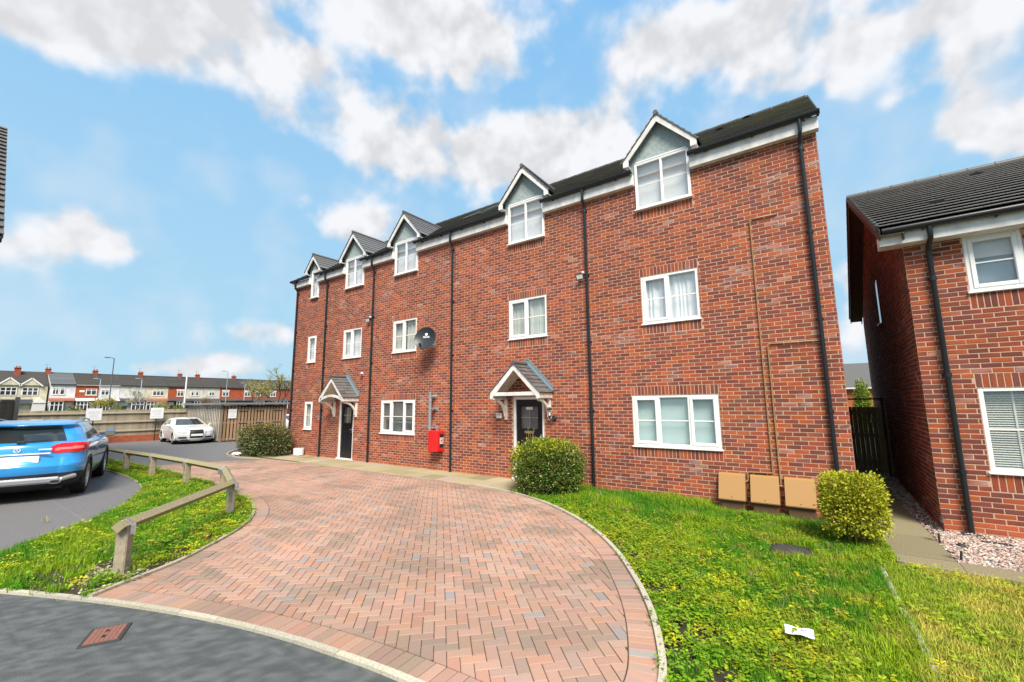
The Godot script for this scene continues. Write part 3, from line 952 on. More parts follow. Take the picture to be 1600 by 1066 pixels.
func canopy(th: Node, cx: float, curved: bool) -> void:
	var cp := part("canopy", th)
	var hw := 0.74; var ya := 2.90; var ye := 2.20; var zf := 0.62
	var ds := (ya - ye) / hw
	for s in [-1.0, 1.0]:
		var out_n := Vector3(s * ds, 1, 0).normalized()
		var r := MB.new()
		var rows := 7
		for i in rows:
			var q0 := float(i) / rows; var q1 := float(i + 1) / rows
			var xa := hw * (1 - q0) + (0.03 if i == 0 else 0.0); var xb := hw * (1 - q1)
			var y0 := ya - xa * ds; var y1 := ya - xb * ds
			var nt := 3
			for j in nt:
				var za := lerpf(0.0, zf + 0.03, float(j) / nt); var zb := lerpf(0.0, zf + 0.03, float(j + 1) / nt) - 0.004
				var g := 0.14 * rng.randf_range(0.75, 1.2)
				var c := Color(g * 1.05, g, g * 0.98)
				var lift := rng.randf_range(0.026, 0.034)
				var a := Vector3(cx + s * xa, y0, zb) + out_n * lift; var e := Vector3(cx + s * xa, y0, za) + out_n * lift
				var a2 := Vector3(cx + s * xb, y1, zb) + out_n * 0.012; var e2 := Vector3(cx + s * xb, y1, za) + out_n * 0.012
				var dn := out_n * 0.03
				if s > 0:
					r.quad(a, e, e2, a2, c); r.quad(a - dn, e - dn, e, a, c); r.quad(a - dn, a, a2, a2 - dn * 0.5, c)
				else:
					r.quad(e, a, a2, e2, c); r.quad(e - dn, a - dn, a, e, c); r.quad(a, a - dn, a2 - dn * 0.5, a2, c)
		put(r, "roof_slope", mats.smooth_tile, cp)
		# soffit under the slope
		var so := MB.new()
		var n2 := out_n * 0.012
		so.bar(Vector3(cx + s * hw * 0.5, (ya + ye) / 2 - 0.03, 0.0), Vector3(cx + s * hw * 0.5, (ya + ye) / 2 - 0.03, zf - 0.03), hw * sqrt(1 + ds * ds) - 0.03, 0.018, 0.0, Color.WHITE, out_n)
		put(so, "soffit", mats.cream_paint, cp)
		var bb := MB.new()
		var pl := PackedVector2Array([Vector2(0, ya - 0.005), Vector2(s * hw, ye - 0.005), Vector2(s * (hw + 0.005), ye - 0.15), Vector2(s * (hw - 0.06), ye - 0.17), Vector2(s * (hw - 0.1), ye - 0.1), Vector2(0, ya - 0.155)])
		bb.extrude(Transform3D(Basis(), Vector3(cx, 0, zf - 0.03)), pl, 0.035)
		put(bb, "bargeboard", mats.fascia, cp)
		var ev := MB.new()
		ev.box(Vector3(cx + s * (hw - 0.05), ye - 0.15, 0.0), Vector3(cx + s * (hw - 0.0), ye - 0.015, zf - 0.03), 0.004)
		ev.box(Vector3(cx + s * (hw - 0.12), ye - 0.175, 0.0), Vector3(cx + s * (hw - 0.02), ye - 0.15, zf - 0.02), 0.004)
		put(ev, "eave_beam", mats.cream_paint, cp)
		# gallows bracket
		var g := MB.new()
		var gx = cx + s * (hw - 0.075)
		g.box(Vector3(gx - 0.035, 1.50, 0.0), Vector3(gx + 0.035, ye - 0.176, 0.07), 0.006)
		var prev := Vector3(gx, 1.58, 0.07)
		for i in range(1, 11):
			var a := PI / 2 * i / 10
			var p := Vector3(gx, 1.58 + 0.43 * sin(a), 0.07 + 0.47 * (1 - cos(a)))
			g.bar(prev, p + (p - prev) * 0.06, 0.055, 0.06, 0.0, Color.WHITE, Vector3.RIGHT.cross(p - prev))
			prev = p
		put(g, "bracket", mats.cream_paint, cp)
		# lead flashing against the wall
		var fl := MB.new()
		fl.bar(Vector3(cx + s * (hw + 0.03), ye + 0.02, 0.035), Vector3(cx - s * 0.02, ya + 0.085, 0.035), 0.06, 0.05, 0.004, Color.WHITE, out_n)
		fl.bar(Vector3(cx + s * (hw + 0.02), ye + 0.09, 0.008), Vector3(cx - s * 0.0, ya + 0.155, 0.008), 0.012, 0.09, 0.002, Color.WHITE, out_n)
		put(fl, "flashing", mats.lead, cp)
	var t := MB.new()
	if curved:
		var prev := Vector3(cx - hw + 0.09, ye - 0.08, zf - 0.015)
		for i in range(1, 13):
			var q := float(i) / 12
			var p := Vector3(lerpf(cx - hw + 0.09, cx + hw - 0.09, q), ye - 0.08 + 0.13 * sin(PI * q), zf - 0.015)
			t.bar(prev, p + (p - prev) * 0.08, 0.04, 0.085)
			prev = p
	else:
		t.box(Vector3(cx - hw + 0.08, ye - 0.09, zf - 0.04), Vector3(cx + hw - 0.08, ye + 0.0, zf - 0.002), 0.005)
	put(t, "tie_beam", mats.fascia, cp)
	var rg := MB.new()
	rg.tube([Vector3(cx, ya + 0.03, 0.0), Vector3(cx, ya + 0.03, zf + 0.035)], 0.055, 10, Color(0.12, 0.12, 0.125))
	put(rg, "ridge", mats.smooth_tile, cp)

# ---------- the house next door ----------
func neighbour_house() -> void:
	var th := thing("detached_house", "two-storey red brick house with grey tiled roof beside the narrow passage", "house")
	var x0 := 0.97; var x1 := 8.6; var zf := -0.04; var zb := -9.0; var yt := 4.45
	var holes := [Rect2(1.57, 0.87, 1.8, 1.22), Rect2(1.66, 3.56, 0.62, 0.92)]
	var soldiers := soldier_rows(1.57, 3.37, 0.87, 2.09, -0.16, true) + soldier_rows(1.66, 2.28, 3.56, 4.48, -0.16, false)
	var wall := part("wall", th)
	var b := MB.new()
	wall_face(b, Transform3D(Basis(), Vector3(0, 0, zf + 0.0015)), x0, x1, -0.3, yt + 0.1, holes, 0.2)
	var zr := -4.55; var yr := 7.16
	var slot := Rect2(4.02, 3.85, 0.3, 0.95)
	for sx in [x0, x1]:
		var p := [Vector3(sx, -0.3, zf - 0.004), Vector3(sx, yt + 0.1, zf - 0.004), Vector3(sx, yr - 0.15, zr), Vector3(sx, yt + 0.1, zb), Vector3(sx, -0.3, zb)]
		for k in range(1, 4):
			if sx < 2: b.tri(p[0], p[k], p[k + 1])
			else: b.tri(p[0], p[k + 1], p[k])
	b.quad(Vector3(x1, -0.3, zb), Vector3(x0, -0.3, zb), Vector3(x0, yt, zb), Vector3(x1, yt, zb))
	b.box(Vector3(x0 + 0.2, -0.3, -2.1), Vector3(x1 - 0.2, 4.4, -2.0))
	put(b, "mortar", mats.mortar, wall)
	var list := []
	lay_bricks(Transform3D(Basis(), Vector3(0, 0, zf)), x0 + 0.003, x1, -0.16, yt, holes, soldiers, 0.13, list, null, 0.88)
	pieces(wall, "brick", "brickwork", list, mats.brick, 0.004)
	var side := []
	var gf := Transform3D(Basis(Vector3(0, 0, 1), Vector3.UP, Vector3(-1, 0, 0)), Vector3(x0, 0, zb))
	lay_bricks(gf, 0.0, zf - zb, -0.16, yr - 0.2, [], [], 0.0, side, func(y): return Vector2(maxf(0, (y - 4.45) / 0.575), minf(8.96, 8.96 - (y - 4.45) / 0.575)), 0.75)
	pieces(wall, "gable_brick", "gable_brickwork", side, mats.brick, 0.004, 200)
	# narrow blocked slot in the gable; a flat dark box paints its recess shade
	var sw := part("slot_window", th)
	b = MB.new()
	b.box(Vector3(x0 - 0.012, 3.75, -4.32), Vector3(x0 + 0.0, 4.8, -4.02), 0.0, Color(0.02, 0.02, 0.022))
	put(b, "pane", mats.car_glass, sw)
	b = MB.new()
	b.box(Vector3(x0 - 0.07, 3.71, -4.36), Vector3(x0 - 0.013, 3.745, -3.98), 0.004)
	put(b, "sill", mats.white_plastic, sw)

	window(th, 1.57, 3.37, 0.87, 2.09, zf, [[1.0, 0], [1.2, 0], [1.0, 0]], "slats", true, Color(0.6, 0.63, 0.58))
	window(th, 1.66, 2.28, 3.56, 4.44, zf, [[1.0, 1]], "half", true, Color(0.33, 0.5, 0.66))
	# eaves
	b = MB.new()
	b.box(Vector3(0.66, 4.43, zf - 0.05), Vector3(x1, 4.64, 0.20), 0.006)
	put(b, "fascia", mats.fascia, th)
	b = MB.new()
	b.tube([Vector3(0.70, 4.665, 0.265), Vector3(x1, 4.665, 0.265)], 0.058, 14)
	var xx := 1.2
	while xx < 5.0:
		b.box(Vector3(xx - 0.012, 4.59, 0.2), Vector3(xx + 0.012, 4.64, 0.27), 0.003)
		xx += 0.8
	put(b, "gutter", mats.black_plastic, th)
	var d := part("downpipe", th)
	b = MB.new()
	b.tube([Vector3(1.27, 4.62, 0.265), Vector3(1.27, 4.50, 0.263), Vector3(1.27, 4.44, 0.24), Vector3(1.262, 4.36, 0.05), Vector3(1.262, 4.28, 0.022), Vector3(1.262, -0.03, 0.022)], 0.036, 12)
	put(b, "pipe", mats.black_plastic, d)
	for y in [3.83, 2.3, 0.85]:
		b = MB.new()
		b.lathe(Transform3D(Basis(), Vector3(1.262, y, 0.022)), [Vector2(0.036, -0.035), Vector2(0.044, -0.035), Vector2(0.044, 0.035), Vector2(0.036, 0.035)], 12)
		b.box(Vector3(1.205, y - 0.015, zf + 0.004), Vector3(1.32, y + 0.015, zf + 0.03), 0.003)
		put(b, "clip", mats.black_plastic, d)
	# roof
	var roof := part("roof", th)
	var ze := 0.30; var ye := 4.70
	var k := (yr - ye) / (ze - zr)
	var up := Vector3(0, k, -1).normalized()
	var tl := []
	var tone := func(p: Vector3) -> Color:
		var g := snappedf(0.15 * rng.randf_range(0.88, 1.1), 0.01)
		return Color(g, g * 0.99, g * 0.97)
	tile_slope(Vector3(0.66, ye, ze), Vector3.RIGHT, up, x1 - 0.66, sqrt(pow(yr - ye, 2) + pow(ze - zr, 2)), 0.3, 0.29, 0.018, tone, null, tl, 0.03)
	pieces(roof, "roof_tile", "roof_tiling", tl, mats.smooth_tile, 0.004)
	b = MB.new()
	var zrb := -9.4
	b.quad(Vector3(0.66, ye - 0.03, ze), Vector3(x1, ye - 0.03, ze), Vector3(x1, yr - 0.03, zr), Vector3(0.66, yr - 0.03, zr), Color(0.03, 0.03, 0.03))
	b.quad(Vector3(x1, ye, zrb), Vector3(0.66, ye, zrb), Vector3(0.66, yr, zr), Vector3(x1, yr, zr), Color(0.1, 0.1, 0.1))
	put(b, "rear_slope", mats.smooth_tile, roof)
	b = MB.new()
	xx = 0.64
	while xx < x1:
		b.tube([Vector3(xx, yr + 0.03, zr), Vector3(xx + 0.44, yr + 0.03, zr)], 0.07, 10, Color(0.1, 0.1, 0.1))
		b.tube([Vector3(xx + 0.43, yr + 0.03, zr), Vector3(xx + 0.455, yr + 0.03, zr)], 0.08, 10, Color(0.08, 0.08, 0.08))
		xx += 0.45
	put(b, "ridge", mats.smooth_tile, roof)
	# verge caps and the boarded soffit under the overhang
	b = MB.new()
	var n := 17
	for i in n:
		var a := Vector3(0.65, lerpf(ye, yr, float(i) / n), lerpf(ze, zr, float(i) / n))
		var e := Vector3(0.65, lerpf(ye, yr, float(i + 1) / n), lerpf(ze, zr, float(i + 1) / n))
		b.bar(a + Vector3(0, 0.025, 0.02), e + Vector3(0, -0.005, 0), 0.05, 0.10, 0.008, Color(0.05, 0.05, 0.055))
		a.z = 2 * zr - a.z; e.z = 2 * zr - e.z
		b.bar(a + Vector3(0, 0.025, -0.02), e + Vector3(0, -0.005, 0), 0.05, 0.10, 0.008, Color(0.05, 0.05, 0.055))
	put(b, "verge", mats.smooth_tile, roof)
	b = MB.new()
	for s in [1.0, -1.0]:
		var zz := ze if s > 0 else zrb
		b.bar(Vector3(0.82, ye - 0.12, zz), Vector3(0.82, yr - 0.12, zr), 0.30, 0.02, 0.0, Color(0.11, 0.08, 0.065))
		b.bar(Vector3(0.665, ye - 0.10, zz), Vector3(0.665, yr - 0.10, zr), 0.022, 0.18, 0.004, Color(0.085, 0.06, 0.05))
		b.bar(Vector3(0.955, ye - 0.18, zz), Vector3(0.955, yr - 0.18, zr), 0.022, 0.12, 0.004, Color(0.085, 0.06, 0.05))
	put(b, "verge_soffit", mats.plain, roof)
	for p in [Vector3(1.58, 0, -0.85), Vector3(2.71, 0, -3.4)]:
		var vt := MB.new()
		var t := Transform3D(Basis(Vector3.RIGHT, up, Vector3.RIGHT.cross(up)), Vector3(p.x, ye + (ze - p.z) * k + 0.02, p.z))
		for i in 8:
			var a0 := PI * i / 8; var a1 := PI * (i + 1) / 8
			var u0 := Vector3(cos(a0) * 0.14, -0.10, sin(a0) * 0.11); var u1 := Vector3(cos(a1) * 0.14, -0.10, sin(a1) * 0.11)
			vt.tri(t * u0, t * u1, t * Vector3(0, 0.25, 0.01), Color(0.05, 0.05, 0.052))
			vt.tri(t * u1, t * u0, t * Vector3(0, -0.09, 0.0), Color(0.05, 0.05, 0.052))
		put(vt, "roof_vent", mats.smooth_tile, roof)

# the house across the drive, of which the corner of the roof comes into view
func house_opposite() -> void:
	var th := thing("house_opposite", "grey tiled roof corner of the house beyond the parked blue car", "house", Vector3(-13.5, 0, 8.54))
	th.rotation.y = -0.024
	var ze := 0.0; var zw := 5.2
	var xe := 0.0; var ye := 5.35; var xr := -7.8; var yr := 11.0
	var b := MB.new()
	b.box(Vector3(-15.2, -0.1, ze + 0.3), Vector3(-0.4, 5.3, zw), 0.0, Color(0.28, 0.07, 0.04))
	b.extrude(Transform3D(Basis(), Vector3(0, 0, ze + 0.3)), PackedVector2Array([Vector2(-0.4, 5.3), Vector2(-7.8, 10.75), Vector2(-15.2, 5.3)]), zw - ze - 0.3, Color(0.28, 0.07, 0.04))
	put(b, "wall", mats.plain, th)
	var roof := part("roof", th)
	var up := Vector3(xr - xe, yr - ye, 0).normalized()
	var tl := []
	var tone := func(p: Vector3) -> Color:
		var g := snappedf(0.13 * rng.randf_range(0.85, 1.12), 0.01)
		return Color(g, g * 0.98, g * 0.94)
	tile_slope(Vector3(xe, ye, zw), Vector3(0, 0, -1), up, zw - ze, Vector3(xe, ye, 0).distance_to(Vector3(xr, yr, 0)), 0.33, 0.42, 0.025, tone, null, tl, 0.035)
	pieces(roof, "roof_tile", "roof_tiling", tl, mats.smooth_tile, 0.004)
	b = MB.new()
	b.quad(Vector3(xe, ye - 0.03, zw), Vector3(xe, ye - 0.03, ze), Vector3(xr, yr - 0.03, ze), Vector3(xr, yr - 0.03, zw), Color(0.04, 0.04, 0.04))
	b.quad(Vector3(2 * xr - xe, ye, ze), Vector3(2 * xr - xe, ye, zw), Vector3(xr, yr, zw), Vector3(xr, yr, ze), Color(0.1, 0.1, 0.1))
	put(b, "rear_slope", mats.smooth_tile, roof)
	b = MB.new()
	b.bar(Vector3(xe, ye - 0.07, ze + 0.03), Vector3(xr, yr - 0.07, ze + 0.03), 0.03, 0.12, 0.004, Color(0.06, 0.05, 0.05))
	put(b, "verge", mats.plain, roof)
	b = MB.new()
	b.tube([Vector3(xe + 0.05, ye - 0.06, ze + 0.02), Vector3(xe + 0.05, ye - 0.06, zw)], 0.055, 12)
	put(b, "gutter", mats.black_plastic, th)

# ---------- things fixed to the wall ----------
func fixtures() -> void:
	# satellite dish
	var at := Vector3(-9.97, 3.86, 0.0)
	var d := thing("satellite_dish", "dark grey satellite dish on the brick wall beside a curtained window", "satellite dish", at)
	var nz := Vector3(sin(0.32), 0.22, cos(0.32)).normalized()
	var bx := Vector3.UP.cross(nz).normalized()
	var t := Transform3D(Basis(bx, nz, bx.cross(nz)), Vector3(0.02, 0.02, 0.34))
	# basis: x across, y = facing, z = down-ish
	var b := MB.new()
	var prof := []
	for i in 9:
		var r := 0.345 * i / 8.0
		prof.append(Vector2(r, 0.085 * (r / 0.345) * (r / 0.345)))
	var back := []
	for i in range(8, -1, -1): back.append(prof[i] - Vector2(0, 0.012))
	var whole := []
	for i in range(8, -1, -1): whole.append(prof[i])
	var rim := [Vector2(0.345, 0.073), Vector2(0.352, 0.075), Vector2(0.352, 0.088), Vector2(0.345, 0.086)]
	b.lathe(t, rim + whole, 36)
	var under := []
	for i in 9: under.append(prof[i] - Vector2(0, 0.012))
	b.lathe(t, under, 36)
	put(b, "reflector", mats.dish_grey, d)
	b = MB.new()
	b.lathe(t * Transform3D(Basis(), Vector3(0, 0.016, -0.14)), [Vector2(0.045, 0.0), Vector2(0.045, 0.007), Vector2(0, 0.007)], 20)
	put(b, "emblem", mats.white_plastic, d)
	var txt := TextMesh.new()
	txt.text = "TRIAX"
	var fnt := SystemFont.new()
	fnt.font_names = PackedStringArray(["Droid Sans"])
	fnt.font_weight = 700
	txt.font = fnt
	txt.font_size = 24
	txt.pixel_size = 0.0034
	txt.depth = 0.004
	var tm := put_mesh(txt, "lettering", mats.white_plastic, d)
	tm.transform = t * Transform3D(Basis(Vector3(1, 0, 0), Vector3(0, 0, -1), Vector3(0, 1, 0)), Vector3(0, 0.012, -0.055))
	b = MB.new()
	b.tube([t * Vector3(0, 0.06, 0.345), t * Vector3(0.0, 0.2, 0.40), t * Vector3(0, 0.30, 0.33)], 0.012, 8)
	b.lathe(t * Transform3D(Basis(Vector3.RIGHT, 2.5), Vector3(0, 0.31, 0.30)), [Vector2(0, -0.05), Vector2(0.03, -0.05), Vector2(0.03, 0.03), Vector2(0.02, 0.06), Vector2(0, 0.06)], 12, Color(0.8, 0.8, 0.75))
	put(b, "feed_arm", mats.rubber_trim, d)
	b = MB.new()
	b.tube([Vector3(0.0, -0.12, 0.0), Vector3(0.0, -0.12, 0.22), Vector3(0.02, 0.0, 0.3)], 0.02, 8)
	b.box(Vector3(-0.09, -0.22, 0.006), Vector3(0.09, -0.02, 0.016), 0.002)
	put(b, "wall_bracket", mats.metal, d)
	# red cabinet and the grey pipe that enters it
	var rc := thing("fire_cabinet", "red metal fire riser cabinet fixed low on the brick wall", "cabinet", Vector3(-9.65, 0.56, 0))
	b = MB.new()
	b.box(Vector3(-0.185, 0.0, 0.006), Vector3(0.17, 0.6, 0.30), 0.012)
	put(b, "body", mats.red_paint, rc)
	b = MB.new()
	b.box(Vector3(0.171, 0.02, 0.02), Vector3(0.19, 0.58, 0.29), 0.006)
	put(b, "door", mats.red_paint, rc)
	b = MB.new()
	b.box(Vector3(0.191, 0.12, 0.05), Vector3(0.193, 0.50, 0.20), 0.0, Color(0.015, 0.01, 0.01))
	b.box(Vector3(0.193, 0.22, 0.052), Vector3(0.1945, 0.40, 0.198), 0.0, Color(0.6, 0.58, 0.55))
	b.box(Vector3(0.1945, 0.25, 0.09), Vector3(0.196, 0.37, 0.115), 0.0, Color(0.3, 0.01, 0.01))
	b.box(Vector3(0.1945, 0.30, 0.115), Vector3(0.196, 0.32, 0.17), 0.0, Color(0.3, 0.01, 0.01))
	put(b, "sign_plate", mats.plain, rc)
	b = MB.new()
	b.lathe(Transform3D(Basis(Vector3.BACK, -PI / 2), Vector3(0.19, 0.3, 0.24)), [Vector2(0.012, 0), Vector2(0.012, 0.012), Vector2(0, 0.012)], 10)
	put(b, "lock", mats.chrome, rc)
	var fp := thing("riser_pipe", "grey galvanised pipe rising from the red cabinet with wall brackets", "pipe", Vector3(-9.90, 1.165, 0.18))
	b = MB.new()
	b.tube([Vector3(0, 0, 0), Vector3(0, 1.12, 0)], 0.05, 14)
	for y in [0.86, 1.10]: b.lathe(Transform3D(Basis(), Vector3(0, y, 0)), [Vector2(0.05, -0.025), Vector2(0.06, -0.025), Vector2(0.06, 0.025), Vector2(0.05, 0.025)], 14)
	put(b, "pipe", mats.metal, fp)
	b = MB.new()
	b.tube([Vector3(0, 0.99, 0), Vector3(0.03, 0.99, -0.1), Vector3(0.06, 0.99, -0.175)], 0.045, 12)
	b.lathe(Transform3D(Basis(Vector3.RIGHT, PI / 2), Vector3(0.06, 0.99, -0.172)), [Vector2(0.08, 0), Vector2(0.08, 0.02), Vector2(0, 0.02)], 14)
	put(b, "elbow", mats.metal, fp)
	for y in [0.06, 0.62]:
		b = MB.new()
		b.box(Vector3(0.05, y - 0.07, -0.172), Vector3(0.19, y + 0.07, -0.16), 0.003)
		b.box(Vector3(-0.01, y - 0.02, -0.165), Vector3(0.12, y + 0.02, -0.02), 0.003)
		b.lathe(Transform3D(Basis(), Vector3(0, y, 0)), [Vector2(0.05, -0.02), Vector2(0.057, -0.02), Vector2(0.057, 0.02), Vector2(0.05, 0.02)], 14)
		put(b, "bracket", mats.metal, fp)
	# floodlights
	var fx := [[Vector3(-4.88, 4.97, 0), "small black floodlight on the bricks beside the downpipe nearest the frosted window"], [Vector3(-13.18, 4.90, 0), "small black floodlight on the bricks above the canopy with the curved tie"]]
	for q in fx:
		var fl := thing("floodlight", q[1], "floodlight", q[0], "floodlights high on the facade")
		b = MB.new()
		var ft := Transform3D(Basis(Vector3.RIGHT, 0.35) * Basis(Vector3.UP, 0.3), Vector3(0, -0.02, 0.11))
		b.cbox(ft, Vector3(0.19, 0.14, 0.035), 0.008)
		put(b, "housing", mats.rubber_trim, fl)
		b = MB.new()
		b.cbox(ft * Transform3D(Basis(), Vector3(0, 0, 0.019)), Vector3(0.15, 0.10, 0.006), 0.002, Color(0.6, 0.62, 0.58))
		put(b, "lens", mats.gloss, fl)
		b = MB.new()
		b.box(Vector3(-0.02, 0.0, 0.005), Vector3(0.02, 0.08, 0.08), 0.004)
		put(b, "bracket", mats.rubber_trim, fl)
		b = MB.new()
		b.lathe(Transform3D(Basis(Vector3.RIGHT, 1.2), Vector3(0.06, 0.09, 0.05)), [Vector2(0.035, -0.03), Vector2(0.035, 0.01), Vector2(0.02, 0.035), Vector2(0, 0.04)], 12)
		put(b, "motion_sensor", mats.white_plastic, fl)
	# dome camera
	var cc := thing("security_camera", "small white dome camera on the wall above the curved canopy", "camera", Vector3(-13.52, 3.02, 0))
	b = MB.new()
	b.lathe(Transform3D(Basis(Vector3.RIGHT, PI / 2), Vector3(0, 0, 0.005)), [Vector2(0.05, 0), Vector2(0.05, 0.03), Vector2(0, 0.03)], 16)
	b.tube([Vector3(0, 0, 0.03), Vector3(0.03, -0.01, 0.09), Vector3(0.10, -0.03, 0.13)], 0.035, 12)
	put(b, "body", mats.white_plastic, cc)
	b = MB.new()
	b.lathe(Transform3D(Basis(Vector3(0, 0, 1), -1.3), Vector3(0.10, -0.03, 0.13)), [Vector2(0.03, 0.0), Vector2(0.025, 0.012), Vector2(0, 0.016)], 12)
	put(b, "lens", mats.car_glass, cc)
	# door entry box and lantern
	var ib := thing("entry_panel", "small white entry panel on the bricks beside the canopy with the straight tie", "intercom", Vector3(-7.43, 1.60, 0))
	b = MB.new()
	b.box(Vector3(-0.09, -0.065, 0.004), Vector3(0.09, 0.065, 0.045), 0.012)
	put(b, "body", mats.white_plastic, ib)
	b = MB.new()
	b.box(Vector3(-0.06, 0.01, 0.045), Vector3(0.06, 0.045, 0.048), 0.0, Color(0.5, 0.5, 0.5))
	put(b, "name_strip", mats.plain, ib)
	var ln := thing("wall_lantern", "black wall lantern with clear glass beside the front door", "lantern", Vector3(-5.76, 1.50, 0))
	b = MB.new()
	b.lathe(Transform3D(Basis(), Vector3(-0.045, 0.26, 0.12)), [Vector2(0, 0.07), Vector2(0.02, 0.06), Vector2(0.07, 0.02), Vector2(0.07, 0.0), Vector2(0, 0.0)], 12)
	put(b, "cap", mats.rubber_trim, ln)
	b = MB.new()
	b.lathe(Transform3D(Basis(), Vector3(-0.045, 0.12, 0.12)), [Vector2(0.055, 0.14), Vector2(0.035, 0.0)], 12)
	put(b, "glass_shade", mats.glass, ln)
	b = MB.new()
	b.lathe(Transform3D(Basis(), Vector3(-0.045, 0.06, 0.12)), [Vector2(0.0, 0.06), Vector2(0.04, 0.06), Vector2(0.03, 0.03), Vector2(0.0, 0.0)], 12)
	b.tube([Vector3(-0.045, 0.07, 0.12), Vector3(-0.02, 0.02, 0.1), Vector3(0.03, 0.05, 0.03)], 0.018, 8)
	b.lathe(Transform3D(Basis(Vector3.RIGHT, PI / 2), Vector3(0.03, 0.06, 0.004)), [Vector2(0.065, 0), Vector2(0.065, 0.03), Vector2(0.05, 0.045), Vector2(0, 0.05)], 14)
	put(b, "bracket", mats.rubber_trim, ln)
	b = MB.new()
	b.lathe(Transform3D(Basis(), Vector3(-0.045, 0.12, 0.12)), [Vector2(0.018, 0.0), Vector2(0.02, 0.07), Vector2(0.0, 0.1)], 10)
	put(b, "bulb", mats.white_plastic, ln)
	# three gas meter boxes
	var labels := ["tan gas meter box next to the wide frosted window, fed by the jogged pipe", "tan gas meter box between two other meter boxes on the wall", "tan gas meter box nearest to the clipped square shrub"]
	var xs := [-1.87, -1.335, -0.80]
	for i in 3:
		var mb := thing("meter_box", labels[i], "meter box", Vector3(xs[i], 0.0, 0.0), "gas meter boxes at the wall base")
		b = MB.new()
		var h := 0.215
		# the lid leans out towards its foot
		var pl := PackedVector2Array([Vector2(0.0, 0.11), Vector2(0.235, 0.115), Vector2(0.24, 0.135), Vector2(0.075, 0.555), Vector2(0.05, 0.575), Vector2(0.0, 0.58)])
		b.extrude(Transform3D(Basis(Vector3(0, 0, 1), Vector3.UP, Vector3(-1, 0, 0)), Vector3(0.225, 0, 0.006)), pl, 0.45)
		put(b, "lid", mats.tan_plastic, mb)
		b = MB.new()
		b.box(Vector3(-0.2, -0.11, 0.006), Vector3(0.2, 0.11, 0.19), 0.01)
		put(b, "base", mats.tan_dark, mb)
		b = MB.new()
		b.lathe(Transform3D(Basis(Vector3.RIGHT, PI / 2 - 0.35), Vector3(0.0, 0.17, 0.226)), [Vector2(0.014, 0), Vector2(0.014, 0.008), Vector2(0, 0.008)], 10, Color(0.2, 0.12, 0.05))
		put(b, "latch", mats.plain, mb)
	var gp := thing("gas_pipe", "long tan pipe dropping from high on the wall and jogging into a meter box", "pipe", Vector3(-1.19, 0.44, 0.03), "tan gas pipes on the wall")
	b = MB.new()
	b.tube([Vector3(0.43, 5.02, -0.03), Vector3(0.43, 5.02, 0), Vector3(0.02, 5.03, 0), Vector3(0, 5.01, 0), Vector3(0, 0.21, 0), Vector3(-0.02, 0.19, 0), Vector3(-0.38, 0.18, 0), Vector3(-0.41, 0.16, 0), Vector3(-0.41, 0.03, 0), Vector3(-0.45, 0.0, 0.02)], 0.0135, 8)
	put(b, "pipe", mats.copper_paint, gp)
	for y in [4.4, 3.2, 2.0, 0.9]:
		b = MB.new()
		b.box(Vector3(-0.022, y - 0.012, -0.026), Vector3(0.022, y + 0.012, 0.006), 0.003)
		put(b, "clip", mats.copper_paint, gp)
	var gq := thing("gas_pipe", "short tan pipe with a level arm running behind the corner downpipe", "pipe", Vector3(-1.085, 0.40, 0.03), "tan gas pipes on the wall")
	b = MB.new()
	b.tube([Vector3(0.80, 2.58, -0.03), Vector3(0.80, 2.58, 0), Vector3(0.02, 2.585, 0), Vector3(0, 2.565, 0), Vector3(0, 0.0, 0)], 0.0135, 8)
	b.tube([Vector3(-0.06, 0.02, 0.03), Vector3(0.06, 0.02, 0.03)], 0.0135, 8)
	put(b, "pipe", mats.copper_paint, gq)
	for y in [2.0, 1.2, 0.5]:
		b = MB.new()
		b.box(Vector3(-0.022, y - 0.012, -0.026), Vector3(0.022, y + 0.012, 0.006), 0.003)
		put(b, "clip", mats.copper_paint, gq)
	# pot by the far corner
	var pt := thing("plant_pot", "white plant pot on the slabs at the foot of the brick wall", "plant pot", Vector3(-17.05, 0.01, 0.22))
	b = MB.new()
	b.lathe(Transform3D(), [Vector2(0, 0), Vector2(0.15, 0), Vector2(0.19, 0.02), Vector2(0.2, 0.27), Vector2(0.185, 0.27), Vector2(0.18, 0.22), Vector2(0, 0.22)], 18)
	put(b, "pot", mats.white_plastic, pt)
	var twigs := MB.new()
	for i in 14:
		var a := rng.randf() * TAU
		twigs.tube([Vector3(cos(a) * 0.06, 0.22, sin(a) * 0.06), Vector3(cos(a) * 0.12, 0.22 + rng.randf_range(0.12, 0.3), sin(a) * 0.12)], 0.005, 4, Color(0.12, 0.14, 0.05))
	put(twigs, "plant", mats.plain, pt)

# ---------- ground ----------
func curve(pts: Array, step := 0.12) -> PackedVector2Array:
	var c := Curve2D.new()
	for i in pts.size():
		var p: Vector2 = pts[i]
		var a: Vector2 = pts[maxi(i - 1, 0)]; var b: Vector2 = pts[mini(i + 1, pts.size() - 1)]
		var t := (b - a).normalized()
		var li := p.distance_to(a) / 3.0; var lo := p.distance_to(b) / 3.0
		c.add_point(p, -t * li, t * lo)
	c.bake_interval = step / 2
	var out := PackedVector2Array()
	var n := int(ceil(c.get_baked_length() / step))
	for i in n + 1: out.append(c.sample_baked(c.get_baked_length() * i / n))
	return out

func vs(flat: Array) -> Array:
	var out := []
	for i in range(0, flat.size(), 2): out.append(Vector2(flat[i], flat[i + 1]))
	return out

var road_edge: PackedVector2Array
var lawn_edge: PackedVector2Array
var verge_edge: PackedVector2Array
var bay_edge: PackedVector2Array
var drive_poly: PackedVector2Array
var lawn_poly: PackedVector2Array
var verge_poly: PackedVector2Array
var side_lawn: PackedVector2Array

